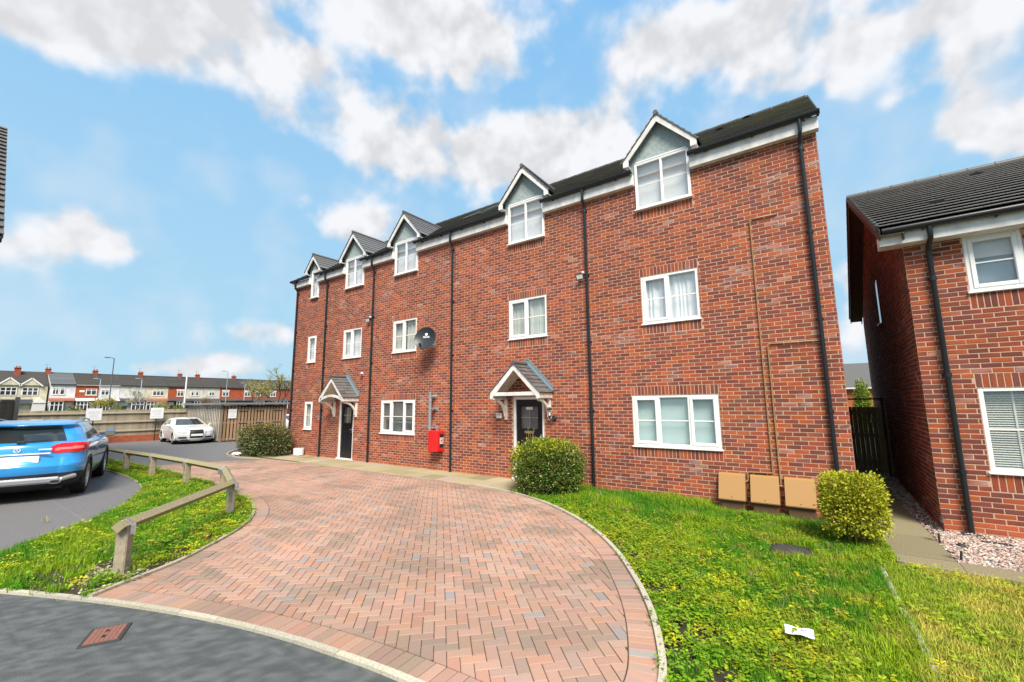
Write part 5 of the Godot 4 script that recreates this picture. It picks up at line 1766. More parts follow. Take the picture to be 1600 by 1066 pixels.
func planting() -> void:
	plant_grass("grass", "thick green lawn grass and yellow-green weeds below the meter boxes", lawn_poly, -0.05, lawn_edge, 900.0, 0, 101)
	plant_grass("grass", "short yellow-green lawn grass before the house next door", side_lawn, -0.046, lawn_edge, 900.0, 1, 202)
	plant_grass("grass", "bright green verge grass and weeds around the timber knee rail", verge_poly, -0.005, verge_edge, 620.0, 2, 303)
	shrub("round_shrub", "rounded evergreen shrub clipped into a ball before the front door", Vector3(-5.45, -0.03, 0.86), Vector3(0, 0.56, 0), Vector3(0.80, 0.58, 0.66), 2.5, 26000, 0.05,
		func(p: Vector3, d: Vector3, depth: float, r: RandomNumberGenerator) -> Color:
			var gold := noise_b.get_noise_3dv(p * 1.6) * 0.9 + (0.35 if p.x < -0.35 or p.y > 0.92 else -0.3) + r.randf_range(-0.35, 0.35)
			var c := Color(0.045, 0.105, 0.016).lerp(Color(0.10, 0.18, 0.03), r.randf())
			if gold > 0.0: c = c.lerp(Color(0.34, 0.36, 0.025), clampf(gold * 1.7, 0, 0.9))
			elif r.randf() < 0.22: c = Color(0.28, 0.3, 0.10)
			elif r.randf() < 0.10: c = Color(0.2, 0.08, 0.03)
			return c, 11, 9, Color(0.09, 0.06, 0.035))
	shrub("clipped_shrub", "golden yellow-green shrub clipped square at the passage corner", Vector3(-0.13, -0.05, 1.52), Vector3(0, 0.56, -0.02), Vector3(0.36, 0.38, 0.34), 5.5, 14000, 0.04,
		func(p: Vector3, d: Vector3, depth: float, r: RandomNumberGenerator) -> Color:
			var c := Color(0.42, 0.40, 0.02).lerp(Color(0.2, 0.27, 0.02), r.randf() * 0.8)
			if r.randf() < 0.12: c = Color(0.55, 0.5, 0.1)
			return c, 12, 8, Color(0.22, 0.15, 0.07))
	shrub("hedge_shrub", "dark grey-green bushy shrub at the far building corner", Vector3(-18.75, -0.01, 0.75), Vector3(0, 0.52, 0), Vector3(1.45, 0.62, 0.62), 3.2, 20000, 0.07,
		func(p: Vector3, d: Vector3, depth: float, r: RandomNumberGenerator) -> Color:
			var c := Color(0.05, 0.085, 0.025).lerp(Color(0.13, 0.16, 0.06), r.randf())
			if r.randf() < (0.3 if p.y > 0.8 else 0.08): c = Color(0.26, 0.17, 0.06)
			elif r.randf() < 0.1: c = Color(0.34, 0.33, 0.2)
			return c, 13, 10, Color(0.08, 0.055, 0.03))
	# the bare wisp beside the door
	var th := thing("seedling", "thin leafy sapling standing beside the round shrub", "plant", Vector3(-6.03, -0.03, 0.62))
	var b := MB.new()
	var xf := []; var cols := []
	for k in 7:
		var tip := Vector3(rng.randf_range(-0.13, 0.13), rng.randf_range(1.05, 1.5), rng.randf_range(-0.08, 0.08))
		b.tube([Vector3(rng.randf_range(-0.03, 0.03), 0, 0), tip * Vector3(0.5, 0.6, 0.5), tip], 0.006, 5, Color(0.2, 0.13, 0.06), 0.002)
		for i in 14:
			var p := (tip * Vector3(0.5, 0.6, 0.5)).lerp(tip, rng.randf())
			xf.append(Transform3D(Basis.from_euler(Vector3(rng.randf() * 6, rng.randf() * 6, rng.randf() * 6)), p))
			cols.append(Color(0.3, 0.26, 0.07).lerp(Color(0.36, 0.36, 0.12), rng.randf()))
	put(b, "stem", mats.plain, th)
	scatter("foliage", leaf_mesh(0.035, 0.014), mats.leaf, xf, cols, th).set_meta("kind", "stuff")
	# gravel
	var st := MB.new()
	var ico := []
	var rr := RandomNumberGenerator.new()
	rr.seed = 5
	var lat := [[0.0, 1, 1.0], [0.9, 5, 0.45], [0.9, 5, -0.45], [0.0, 1, -1.0]]
	var ring1 := []; var ring2 := []
	for k in 5:
		var j := rr.randf_range(0.85, 1.15)
		ring1.append(Vector3(cos(TAU * k / 5) * 0.9 * j, 0.42, sin(TAU * k / 5) * 0.9 * j)); ring2.append(Vector3(cos(TAU * (k + 0.5) / 5) * 0.9, -0.42, sin(TAU * (k + 0.5) / 5) * 0.9 * j))
	for k in 5:
		var k2 := (k + 1) % 5
		st.tri(Vector3(0, 0.9, 0), ring1[k2], ring1[k]); st.tri(ring1[k], ring1[k2], ring2[k]); st.tri(ring1[k2], ring2[k2], ring2[k]); st.tri(Vector3(0, -0.9, 0), ring2[k], ring2[k2])
	var gx := []; var gc := []
	var bed := PackedVector2Array(vs([0.82, 1.69, 0.76, 0.0, 0.66, -3.0, 0.6, -6.0, 0.96, -6.0, 0.96, -0.02, 4.4, -0.02, 4.4, 1.7]))
	var patch := PackedVector2Array(vs([0.02, 0.15, 0.18, 0.3, 0.2, 2.0, -0.02, 1.9]))
	for i in 30000:
		var p := Vector2(rr.randf_range(-0.1, 4.4), rr.randf_range(-6, 1.75))
		if not (Geometry2D.is_point_in_polygon(p, bed) or Geometry2D.is_point_in_polygon(p, patch)): continue
		var s := rr.randf_range(0.008, 0.019)
		gx.append(Transform3D(Basis.from_euler(Vector3(rr.randf() * 6, rr.randf() * 6, rr.randf() * 6)).scaled(Vector3(s, s * rr.randf_range(0.5, 0.9), s)), Vector3(p.x, -0.04 + rr.randf() * 0.012, p.y)))
		var q := rr.randf()
		var c := Color(0.42, 0.31, 0.26)
		if q < 0.25: c = Color(0.6, 0.54, 0.48)
		elif q < 0.45: c = Color(0.3, 0.17, 0.13)
		elif q < 0.6: c = Color(0.2, 0.17, 0.16)
		gc.append(c)
	for i in 5200:
		var p := Vector2(rr.randf_range(0.8, 3.2), rr.randf_range(0.0, 1.7))
		var s := rr.randf_range(0.009, 0.02)
		gx.append(Transform3D(Basis.from_euler(Vector3(rr.randf() * 6, rr.randf() * 6, rr.randf() * 6)).scaled(Vector3(s, s * 0.7, s)), Vector3(p.x + 0.03, -0.036 + rr.randf() * 0.014, p.y)))
		gc.append([Color(0.45, 0.33, 0.28), Color(0.58, 0.52, 0.46), Color(0.28, 0.16, 0.13), Color(0.36, 0.3, 0.27)][rr.randi() % 4])
	tag(scatter("gravel", st.mesh(), mats.stone, gx, gc, self), "pale pinkish gravel at the foot of the house next door", "gravel", "", "stuff")
	# loose stones on the bare corner of the verge
	var bx := []; var bc := []
	for i in 260:
		var p := Vector2(-7.3 + rr.randfn() * 0.3, 7.75 + rr.randfn() * 0.16)
		if not Geometry2D.is_point_in_polygon(p, verge_poly): continue
		var s := rr.randf_range(0.006, 0.022)
		bx.append(Transform3D(Basis.from_euler(Vector3(rr.randf() * 6, rr.randf() * 6, 0)).scaled(Vector3(s, s * 0.6, s)), Vector3(p.x, 0.0, p.y)))
		bc.append(Color(0.3, 0.22, 0.15).lerp(Color(0.5, 0.44, 0.38), rr.randf()))
	tag(scatter("stones", st.mesh(), mats.stone, bx, bc, self), "scattered small stones on bare soil round the rail end post", "stones", "", "stuff")

# ---------- knee rail, fence, store ----------
func wood_tone(lo := 0.8, hi := 1.15) -> Color:
	var g := rng.randf_range(lo, hi)
	return Color(0.38 * g, 0.325 * g, 0.24 * g)

func knee_rail() -> void:
	var th := thing("knee_rail_fence", "low weathered timber knee rail with steel straps around the verge", "fence")
	var pts := [Vector3(-7.22, 0, 7.64), Vector3(-9.2, 0, 5.7), Vector3(-11.3, 0, 5.02), Vector3(-13.49, 0, 5.01), Vector3(-15.89, 0, 5.06), Vector3(-17.9, 0, 5.16), Vector3(-20.5, 0, 5.2)]
	var yc := 0.545
	for i in pts.size():
		var dirv: Vector3 = (pts[mini(i + 1, pts.size() - 1)] - pts[maxi(i - 1, 0)]).normalized()
		if i == 0: dirv = (pts[1] - pts[0]).normalized()
		var side := Vector3.UP.cross(dirv).normalized()
		var p: Vector3 = pts[i]
		var b := MB.new()
		var t := Transform3D(Basis(side, Vector3.UP, side.cross(Vector3.UP)), p + Vector3(0, 0.19, 0))
		b.cbox(t, Vector3(0.125, 0.62, 0.125), 0.012, wood_tone(0.95, 1.25))
		for s in [-1.0, 1.0]:       # the cheeks of the notch that cradles the rail
			b.cbox(t * Transform3D(Basis(), Vector3(s * 0.049, 0.325, 0)), Vector3(0.026, 0.06, 0.124), 0.008, wood_tone(0.95, 1.2))
		put(b, "post", mats.wood, th)
	for i in pts.size() - 1:
		var a: Vector3 = pts[i]; var e: Vector3 = pts[i + 1]
		var dv := (e - a).normalized()
		var side := Vector3.UP.cross(dv).normalized()
		a += Vector3.UP * yc; e += Vector3.UP * yc
		if i == 0: a -= dv * 0.14
		var b := MB.new()
		var n := 6
		for k in n:      # faint sag and warp along the rail
			var p := Vector3(0, 0, a.distance_to(e) * k / n); var q := Vector3(0, 0, a.distance_to(e) * (k + 1) / n)
			b.bar(p, q, 0.098, 0.098, 0.008 if n == 1 else 0.0, Color(0.36, 0.31, 0.21).lerp(Color(0.36, 0.34, 0.13), clampf(noise_a.get_noise_1d(i * 9.0 + k * 2.1) + 0.3, 0, 0.7)), Vector3(1, 1, 0).normalized())
		put(b, "rail", mats.rail_wood, th).transform = Transform3D(Basis(side, Vector3.UP, side.cross(Vector3.UP)), a)
		# lichen crusts on the upper faces
		if i < 2:
			var li := MB.new()
			for k in 60:
				var q := a.lerp(e, rng.randf())
				var u := rng.randf_range(-0.04, 0.04)
				var s := 1.0 if rng.randf() < 0.5 else -1.0
				var nn := (Vector3.UP + side * s).normalized(); var tv := (Vector3.UP - side * s).normalized()
				var c := q + nn * 0.0495 + tv * u
				var rr := rng.randf_range(0.006, 0.016)
				for m in 6:
					var a0 := TAU * m / 6; var a1 := TAU * (m + 1) / 6
					li.tri(c + nn * 0.002, c + (dv * cos(a0) + tv * sin(a0) * 0.7) * rr, c + (dv * cos(a1) + tv * sin(a1) * 0.7) * rr, Color(0.42, 0.36, 0.05) if rng.randf() < 0.7 else Color(0.5, 0.5, 0.42))
			var lo := put(li, "lichen", mats.plain, th)
			lo.set_meta("kind", "stuff")
	for i in pts.size():
		for w in 2:
			if (i == 0 and w == 0) or (i == pts.size() - 1 and w == 1): continue
			if w == 1 and i > 0 and i != 1 and i != 2: continue
			var dv: Vector3 = ((pts[i] - pts[i - 1]) if w == 0 else (pts[i + 1] - pts[i])).normalized()
			var side := Vector3.UP.cross(dv).normalized()
			var c: Vector3 = pts[i] + Vector3.UP * yc + (dv * -0.05 if w == 0 and (i == 1 or i == 2) else (dv * 0.05 if i == 1 or i == 2 else Vector3.ZERO))
			var b := MB.new()
			for s in [-1.0, 1.0]:
				var nn = (Vector3.UP + side * s).normalized()
				var tv = (side * s - Vector3.UP).normalized()
				b.cbox(Transform3D(Basis(tv, nn, tv.cross(nn)), c + nn * 0.0515 + tv * 0.001), Vector3(0.106, 0.004, 0.06), 0.001)
				b.box(c + side * s * 0.066 - Vector3(0, 0.11, 0) - Vector3(0.028, 0, 0.028), c + side * s * 0.0755 - Vector3(0, 0.0, 0) + Vector3(0.028, 0, 0.028))
			put(b, "strap", mats.metal, th)

func board_fence() -> void:
	var th := thing("board_fence", "weathered close-board timber fence behind the car park", "fence")
	var x := -32.6
	var tall := 1.77
	var z := -1.0
	var boards := MB.new()
	while z < 7.6:
		var b := MB.new()
		var h := tall + rng.randf_range(-0.015, 0.015)
		b.cbox(Transform3D(Basis(Vector3.UP, 0.06), Vector3(x + 0.045, (h + 0.36) / 2, z)), Vector3(0.016, h - 0.36, 0.118), 0.0, wood_tone(0.85, 1.35))
		put(b, "board", mats.wood, th)
		z += 0.108
	for y in [0.6, 1.1, 1.6]:
		var b := MB.new()
		b.box(Vector3(x + 0.055, y - 0.045, -1.05), Vector3(x + 0.125, y + 0.045, 7.6), 0.01, Color(0.5, 0.44, 0.31))
		put(b, "fence_rail", mats.wood, th)
	z = -1.0
	while z < 8:
		var b := MB.new()
		b.box(Vector3(x - 0.08, -0.05, z - 0.05), Vector3(x + 0.03, 1.8, z + 0.05), 0.01, wood_tone())
		put(b, "post", mats.wood, th)
		z += 2.4
	var lw := thing("low_wall", "low red brick wall under the close-board fence", "wall")
	var m := MB.new()
	m.box(Vector3(x - 0.06, -0.1, -1.0), Vector3(x + 0.112, 0.345, 7.8))
	put(m, "mortar", mats.mortar, lw)
	var list := []
	lay_bricks(Transform3D(Basis(Vector3(0, 0, -1), Vector3.UP, Vector3(1, 0, 0)), Vector3(x + 0.116, 0, 7.8)), 0.0, 8.8, -0.06, 0.34, [], [], 0.34, list)
	pieces(lw, "brick", "brickwork", list, mats.brick, 0.004, 60)
	# taller panel fence nearer the parked car
	var tf := thing("panel_fence", "tall grey feather-edge fence panel with a concrete post behind the blue car", "fence")
	for i in 26:
		var b := MB.new()
		var zz := 6.5 + i * 0.125
		b.cbox(Transform3D(Basis(Vector3.UP, 0.08), Vector3(-29.6, 1.12 + (0.07 if i > 4 else 0.0), zz)), Vector3(0.016, 2.22, 0.135), 0.0, wood_tone(0.6, 0.85))
		put(b, "board", mats.wood, tf)
	var b := MB.new()
	b.box(Vector3(-29.66, -0.05, 6.32), Vector3(-29.52, 2.42, 6.47), 0.015, Color(0.36, 0.34, 0.3))
	put(b, "post", mats.concrete, tf)
	b = MB.new()
	b.box(Vector3(-29.59, 2.24, 6.5), Vector3(-29.52, 2.30, 9.7), 0.01, wood_tone(0.6, 0.8))
	b.box(Vector3(-29.59, 0.5, 6.5), Vector3(-29.53, 0.58, 9.7), 0.01, wood_tone(0.6, 0.8))
	put(b, "fence_rail", mats.wood, tf)

func bin_store() -> void:
	var th := thing("bin_store", "flat-roofed slatted timber bin store with hinged doors", "shed")
	var x1 := -27.28; var x0 := -32.2; var z1 := -0.88; var z0 := -4.35; var h := 1.98
	# side wall of grey slats facing the car park
	var x := x0 + 0.1
	while x < x1 - 0.1:
		var b := MB.new()
		b.box(Vector3(x, 0.03, z1 - 0.02), Vector3(x + 0.13, h - 0.02, z1), 0.003, Color(0.46, 0.43, 0.37) * rng.randf_range(0.85, 1.15))
		put(b, "slat", mats.wood, th)
		x += 0.225
	# front of brown slats: outer bay then two doors
	var z := z0 + 0.05
	var k := 0
	while z < z1 - 0.12:
		var b := MB.new()
		var door := z < -1.75
		b.box(Vector3(x1 - 0.02, 0.04 if not door else 0.1, z), Vector3(x1 + (0.004 if door else 0.0), h - 0.04 - (0.08 if door else 0.0), z + 0.12), 0.003, Color(0.42, 0.27, 0.16) * rng.randf_range(0.8, 1.2))
		put(b, "slat", mats.wood, th)
		z += 0.175
		k += 1
	for q in [Vector3(x0, 0, z1), Vector3(x1, 0, z1), Vector3(x1, 0, z0), Vector3(x0, 0, z0), Vector3(x1, 0, -1.72), Vector3(-29.8, 0, z1)]:
		var b := MB.new()
		b.box(q + Vector3(-0.10, -0.02, -0.10), q + Vector3(-0.001 if q.x > -28 else 0.0, h, -0.001), 0.006, Color(0.3, 0.23, 0.16))
		put(b, "post", mats.wood, th)
	for y in [0.12, 1.0, 1.72]:
		var b := MB.new()
		b.box(Vector3(x0 + 0.05, y - 0.045, z1 - 0.075), Vector3(x1 - 0.05, y + 0.045, z1 - 0.022), 0.004, Color(0.3, 0.27, 0.22))
		b.box(Vector3(x1 - 0.075, y - 0.045, z0 + 0.05), Vector3(x1 - 0.022, y + 0.045, z1 - 0.1), 0.004, Color(0.34, 0.24, 0.16))
		put(b, "cross_rail", mats.wood, th)
	var b := MB.new()
	b.box(Vector3(x0 - 0.15, h, z0 - 0.15), Vector3(x1 + 0.18, h + 0.05, z1 + 0.18), 0.005, Color(0.2, 0.2, 0.22))
	b.box(Vector3(x0 - 0.16, h + 0.02, z1 + 0.18), Vector3(x1 + 0.2, h + 0.12, z1 + 0.2), 0.004, Color(0.2, 0.2, 0.22))
	b.box(Vector3(x1 + 0.18, h + 0.02, z0 - 0.16), Vector3(x1 + 0.2, h + 0.12, z1 + 0.18), 0.004, Color(0.2, 0.2, 0.22))
	b.box(Vector3(x0 - 0.14, h + 0.05, z0 - 0.14), Vector3(x1 + 0.18, h + 0.115, z1 + 0.18), 0.003, Color(0.2, 0.2, 0.22))
	put(b, "roof", mats.plain, th)
	b = MB.new()
	b.box(Vector3(x0, 0, z0), Vector3(x1 - 0.1, h - 0.02, z0 + 0.03), 0.0, Color(0.42, 0.27, 0.16))
	b.box(Vector3(x0, 0, z0), Vector3(x0 + 0.03, h - 0.02, z1 - 0.1), 0.0, Color(0.42, 0.27, 0.16))
	put(b, "back_wall", mats.wood, th)
	for y in [0.95, 1.62]:
		for zz in [-2.0, -2.9, -3.9]:
			b = MB.new()
			b.box(Vector3(x1 + 0.005, y - 0.02, zz - 0.22), Vector3(x1 + 0.016, y + 0.02, zz + 0.22), 0.003, Color(0.03, 0.03, 0.032))
			put(b, "hinge", mats.plain, th)
	sign_plate(Vector3(x1 + 0.03, 1.50, -1.42), 0.42, 0.52, "white notice fixed to the slatted bin store", false)
	# a dark box on the roof line behind
	var cr := thing("crate", "dark plastic crate lying on the bin store roof", "crate", Vector3(-28.4, h + 0.12, -2.3))
	b = MB.new()
	b.box(Vector3(-0.3, 0, -0.5), Vector3(0.3, 0.13, 0.5), 0.02, Color(0.03, 0.03, 0.035))
	b.box(Vector3(-0.33, 0.1, -0.53), Vector3(0.33, 0.14, 0.53), 0.01, Color(0.03, 0.03, 0.035))
	put(b, "body", mats.plain, cr)

# a notice facing +x, on a post of its own when post is true
func sign_plate(at: Vector3, w: float, h: float, label: String, post: bool) -> void:
	var th := thing("parking_sign" if post else "notice_sign", label, "sign", Vector3(at.x, 0 if post else at.y, at.z))
	var yo := at.y if post else 0.0
	var b := MB.new()
	b.box(Vector3(0, yo - h / 2, -w / 2), Vector3(0.012, yo + h / 2, w / 2), 0.003, Color(0.78, 0.8, 0.82))
	put(b, "board", mats.gloss, th)
	b = MB.new()
	var rows := [[0.22, 0.7, 0.045], [0.10, 0.76, 0.035], [-0.06, 0.5, 0.03], [-0.16, 0.55, 0.03], [-0.30, 0.74, 0.03]]
	for q in rows:      # lines of print too small to read
		var z = -w / 2 * q[1]
		while z < w / 2 * q[1]:
			var l := rng.randf_range(0.012, 0.035)
			b.box(Vector3(0.012, yo + q[0] * h - q[2] * h * 0.5, z), Vector3(0.0135, yo + q[0] * h + q[2] * h * 0.5, minf(z + l, w / 2 * q[1])), 0.0, Color(0.3, 0.32, 0.36))
			z += l + 0.012
	put(b, "print", mats.plain, th)
	if post:
		b = MB.new()
		b.box(Vector3(-0.045, -0.03, -0.025), Vector3(-0.002, yo + h * 0.45, 0.025), 0.005)
		put(b, "post", mats.rubber_trim, th)

# ---------- cars ----------
# rows: height, rear x, front x, half width; heights rise. Cars look along +x.
func smooth_rows(keys: Array, step: float) -> Array:
	var out := []
	for i in keys.size() - 1:
		var a: Array = keys[i]; var b: Array = keys[i + 1]
		var n := maxi(1, int(round((b[0] - a[0]) / step)))
		for k in n:
			var t := float(k) / n
			var r := []
			for j in 4: r.append(lerpf(a[j], b[j], t))
			out.append(r)
	out.append(keys[-1].duplicate())
	for pass_i in 3:        # round the corners of the profile a little
		var c := out.duplicate(true)
		for i in range(1, out.size() - 1):
			for j in range(1, 4): out[i][j] = (c[i - 1][j] + 2 * c[i][j] + c[i + 1][j]) / 4
	return out

const CUTS := [26, 20, 60, 18, 22]      # cells in a half outline: rear face, rear corner, flank, front corner, front face

func outline(row: Array, rr: float, rf: float, bulr: float, bulf: float) -> PackedVector3Array:
	var h: float = row[0]; var xr: float = row[1]; var xf: float = row[2]; var w: float = row[3]
	rr = minf(rr, w * 0.5); rf = minf(rf, w * 0.6)
	var half := PackedVector3Array()
	for k in CUTS[0]:
		var f := float(k) / CUTS[0]
		half.append(Vector3(xr + bulr * f * f, h, f * (w - rr)))
	for k in CUTS[1]:
		var a := PI / 2 * k / CUTS[1]
		half.append(Vector3(xr + bulr + rr - rr * cos(a), h, w - rr + rr * sin(a)))
	var xa := xr + bulr + rr; var xb := xf - bulf - rf
	for k in CUTS[2]:
		half.append(Vector3(lerpf(xa, xb, float(k) / CUTS[2]), h, w))
	for k in CUTS[3]:
		var a := PI / 2 * k / CUTS[3]
		half.append(Vector3(xb + rf * sin(a), h, w - rf + rf * cos(a)))
	for k in CUTS[4] + 1:
		var f := 1.0 - float(k) / CUTS[4]
		half.append(Vector3(xf - bulf * f * f, h, f * (w - rf)))
	var all := half.duplicate()
	for i in range(half.size() - 2, 0, -1): all.append(Vector3(half[i].x, h, -half[i].z))
	return all

# where cell j of a half outline lies: section number + how far along it
func section(j: int) -> float:
	for k in 5:
		if j < CUTS[k]: return k + (j + 0.5) / CUTS[k]
		j -= CUTS[k]
	return 4.99

func car(called: String, label: String, spec: Dictionary) -> Node3D:
	var th := thing(called, label, "car", spec.at, "")
	th.rotation.y = spec.turn
	var rows := smooth_rows(spec.rows, 0.014)
	var rings := []
	for r in rows: rings.append(outline(r, spec.rr, spec.rf, spec.bulr, spec.bulf))
	var nr := rings.size(); var nc: int = rings[0].size()
	# crown the flanks: the door skins swell outward a little
	var norm := []
	for i in nr:
		var line := PackedVector3Array()
		for j in nc:
			var du: Vector3 = rings[i][(j + 1) % nc] - rings[i][(j - 1 + nc) % nc]
			var dv: Vector3 = rings[mini(i + 1, nr - 1)][j] - rings[maxi(i - 1, 0)][j]
			var n := du.cross(dv)
			if n.length() < 1e-9: n = Vector3.UP
			n = n.normalized()
			var pt: Vector3 = rings[i][j]
			if n.dot(Vector3(pt.x * 0.3, 0.05, pt.z)) < 0: n = -n
			line.append(n)
		norm.append(line)
	var sets := {}
	var half: int = CUTS[0] + CUTS[1] + CUTS[2] + CUTS[3] + CUTS[4] + 1
	for i in nr - 1:
		for j in nc:
			var j2 := (j + 1) % nc
			var c: Vector3 = (rings[i][j] + rings[i + 1][j2]) / 2
			var jc := j if j < half - 1 else nc - 1 - j      # the matching cell of the first half
			var sd := "r" if j < half - 1 else "l"
			# wheel openings
			var hole := false
			for wx in [spec.rear_axle, spec.front_axle]:
				if absf(c.z) > 0.45 and Vector2(c.x - wx, c.y - spec.wheel_r).length() < spec.wheel_r + 0.05: hole = true
			if hole: continue
			var kind: String = spec.classify.call(section(jc), c, sd)
			if kind == "": continue
			if not sets.has(kind): sets[kind] = MB.new()
			var off: float = spec.proud.get(kind.split(":")[0], 0.0)
			var m: MB = sets[kind]
			var a0: Vector3 = rings[i][j] + norm[i][j] * off; var b0: Vector3 = rings[i][j2] + norm[i][j2] * off
			var a1: Vector3 = rings[i + 1][j] + norm[i + 1][j] * off; var b1: Vector3 = rings[i + 1][j2] + norm[i + 1][j2] * off
			m.quadn(a0, b0, b1, a1, norm[i][j], norm[i][j2], norm[i + 1][j2], norm[i + 1][j])
	# close the roof and the floor
	var top: PackedVector3Array = rings[nr - 1]
	var mid := Vector3((rows[-1][1] + rows[-1][2]) / 2, rows[-1][0] + 0.004, 0)
	for j in nc:
		sets["body"].trin(mid, top[j], top[(j + 1) % nc], Vector3.UP, Vector3.UP, Vector3.UP)
	var fl := MB.new()
	fl.box(Vector3(rows[0][1] + 0.05, 0.2, -0.62), Vector3(rows[0][2] - 0.05, rows[0][0] + 0.1, 0.62))
	for s in [-1.0, 1.0]:
		for wx in [spec.rear_axle, spec.front_axle]:
			fl.box(Vector3(wx - 0.42, 0.3, s * 0.60), Vector3(wx + 0.42, 0.80, s * 0.64))
	put(fl, "underbody", mats.rubber_trim, th)
	for kind in sets:
		var called_part: String = kind.split(":")[0]
		put(sets[kind], called_part, mats[spec.looks.get(called_part, spec.paint)], th)
	# wheels and arch lips
	for s in [-1.0, 1.0]:
		for wx in [spec.rear_axle, spec.front_axle]:
			var w := part("wheel", th)
			w.position = Vector3(wx, spec.wheel_r, s * (spec.half - 0.115))
			var R: float = spec.wheel_r
			var t := Transform3D(Basis(Vector3.RIGHT, PI / 2 * s), Vector3.ZERO)
			var b := MB.new()
			b.lathe(t, [Vector2(R * 0.66, 0.10), Vector2(R * 0.72, 0.112), Vector2(R * 0.93, 0.108), Vector2(R, 0.08), Vector2(R, -0.08), Vector2(R * 0.93, -0.108), Vector2(R * 0.66, -0.10), Vector2(0, -0.1)], 40)
			put(b, "tyre", mats.tyre, w)
			b = MB.new()
			b.lathe(t, [Vector2(0, 0.085), Vector2(0.03, 0.085), Vector2(0.035, 0.07), Vector2(0.06, 0.07)], 20)
			b.lathe(t, [Vector2(R * 0.58, 0.07), Vector2(R * 0.6, 0.10), Vector2(R * 0.67, 0.105), Vector2(R * 0.67, 0.09)], 40)
			for k in 5:
				for q in [-0.16, 0.16]:
					var a = TAU * k / 5 + q
					b.bar(t * Vector3(cos(a) * 0.03, 0.075, sin(a) * 0.03), t * Vector3(cos(a) * R * 0.62, 0.088, sin(a) * R * 0.62), 0.02, 0.022, 0.003, Color.WHITE, Vector3(0, 0, s))
			put(b, "rim", mats.alloy, w)
			b = MB.new()
			b.lathe(t, [Vector2(0, 0.03), Vector2(R * 0.62, 0.03)], 24)
			put(b, "brake", mats.rubber_trim, w)
			var lip := MB.new()
			var n := 26
			for k in n:
				var a0 := PI * (k / float(n)) * 1.16 - 0.25; var a1 := PI * ((k + 1) / float(n)) * 1.16 - 0.25
				var r0: float = R + 0.02; var r1: float = R + spec.lip
				var z = s * (spec.half + 0.006); var zi = s * (spec.half - 0.16)
				var c0 := Vector3(wx, R, 0)
				var p := [c0 + Vector3(cos(a0) * r0, sin(a0) * r0, z), c0 + Vector3(cos(a1) * r0, sin(a1) * r0, z), c0 + Vector3(cos(a1) * r1, sin(a1) * r1, z), c0 + Vector3(cos(a0) * r1, sin(a0) * r1, z)]
				if s > 0: lip.quad(p[0], p[3], p[2], p[1])
				else: lip.quad(p[0], p[1], p[2], p[3])
				var d := Vector3(0, 0, zi - z)
				lip.quad(p[0], p[1], p[1] + d, p[0] + d); lip.quad(p[3], p[2], p[2] + d * 0.3, p[3] + d * 0.3)
			put(lip, "wheel_arch", mats[spec.arch], th)
	return th

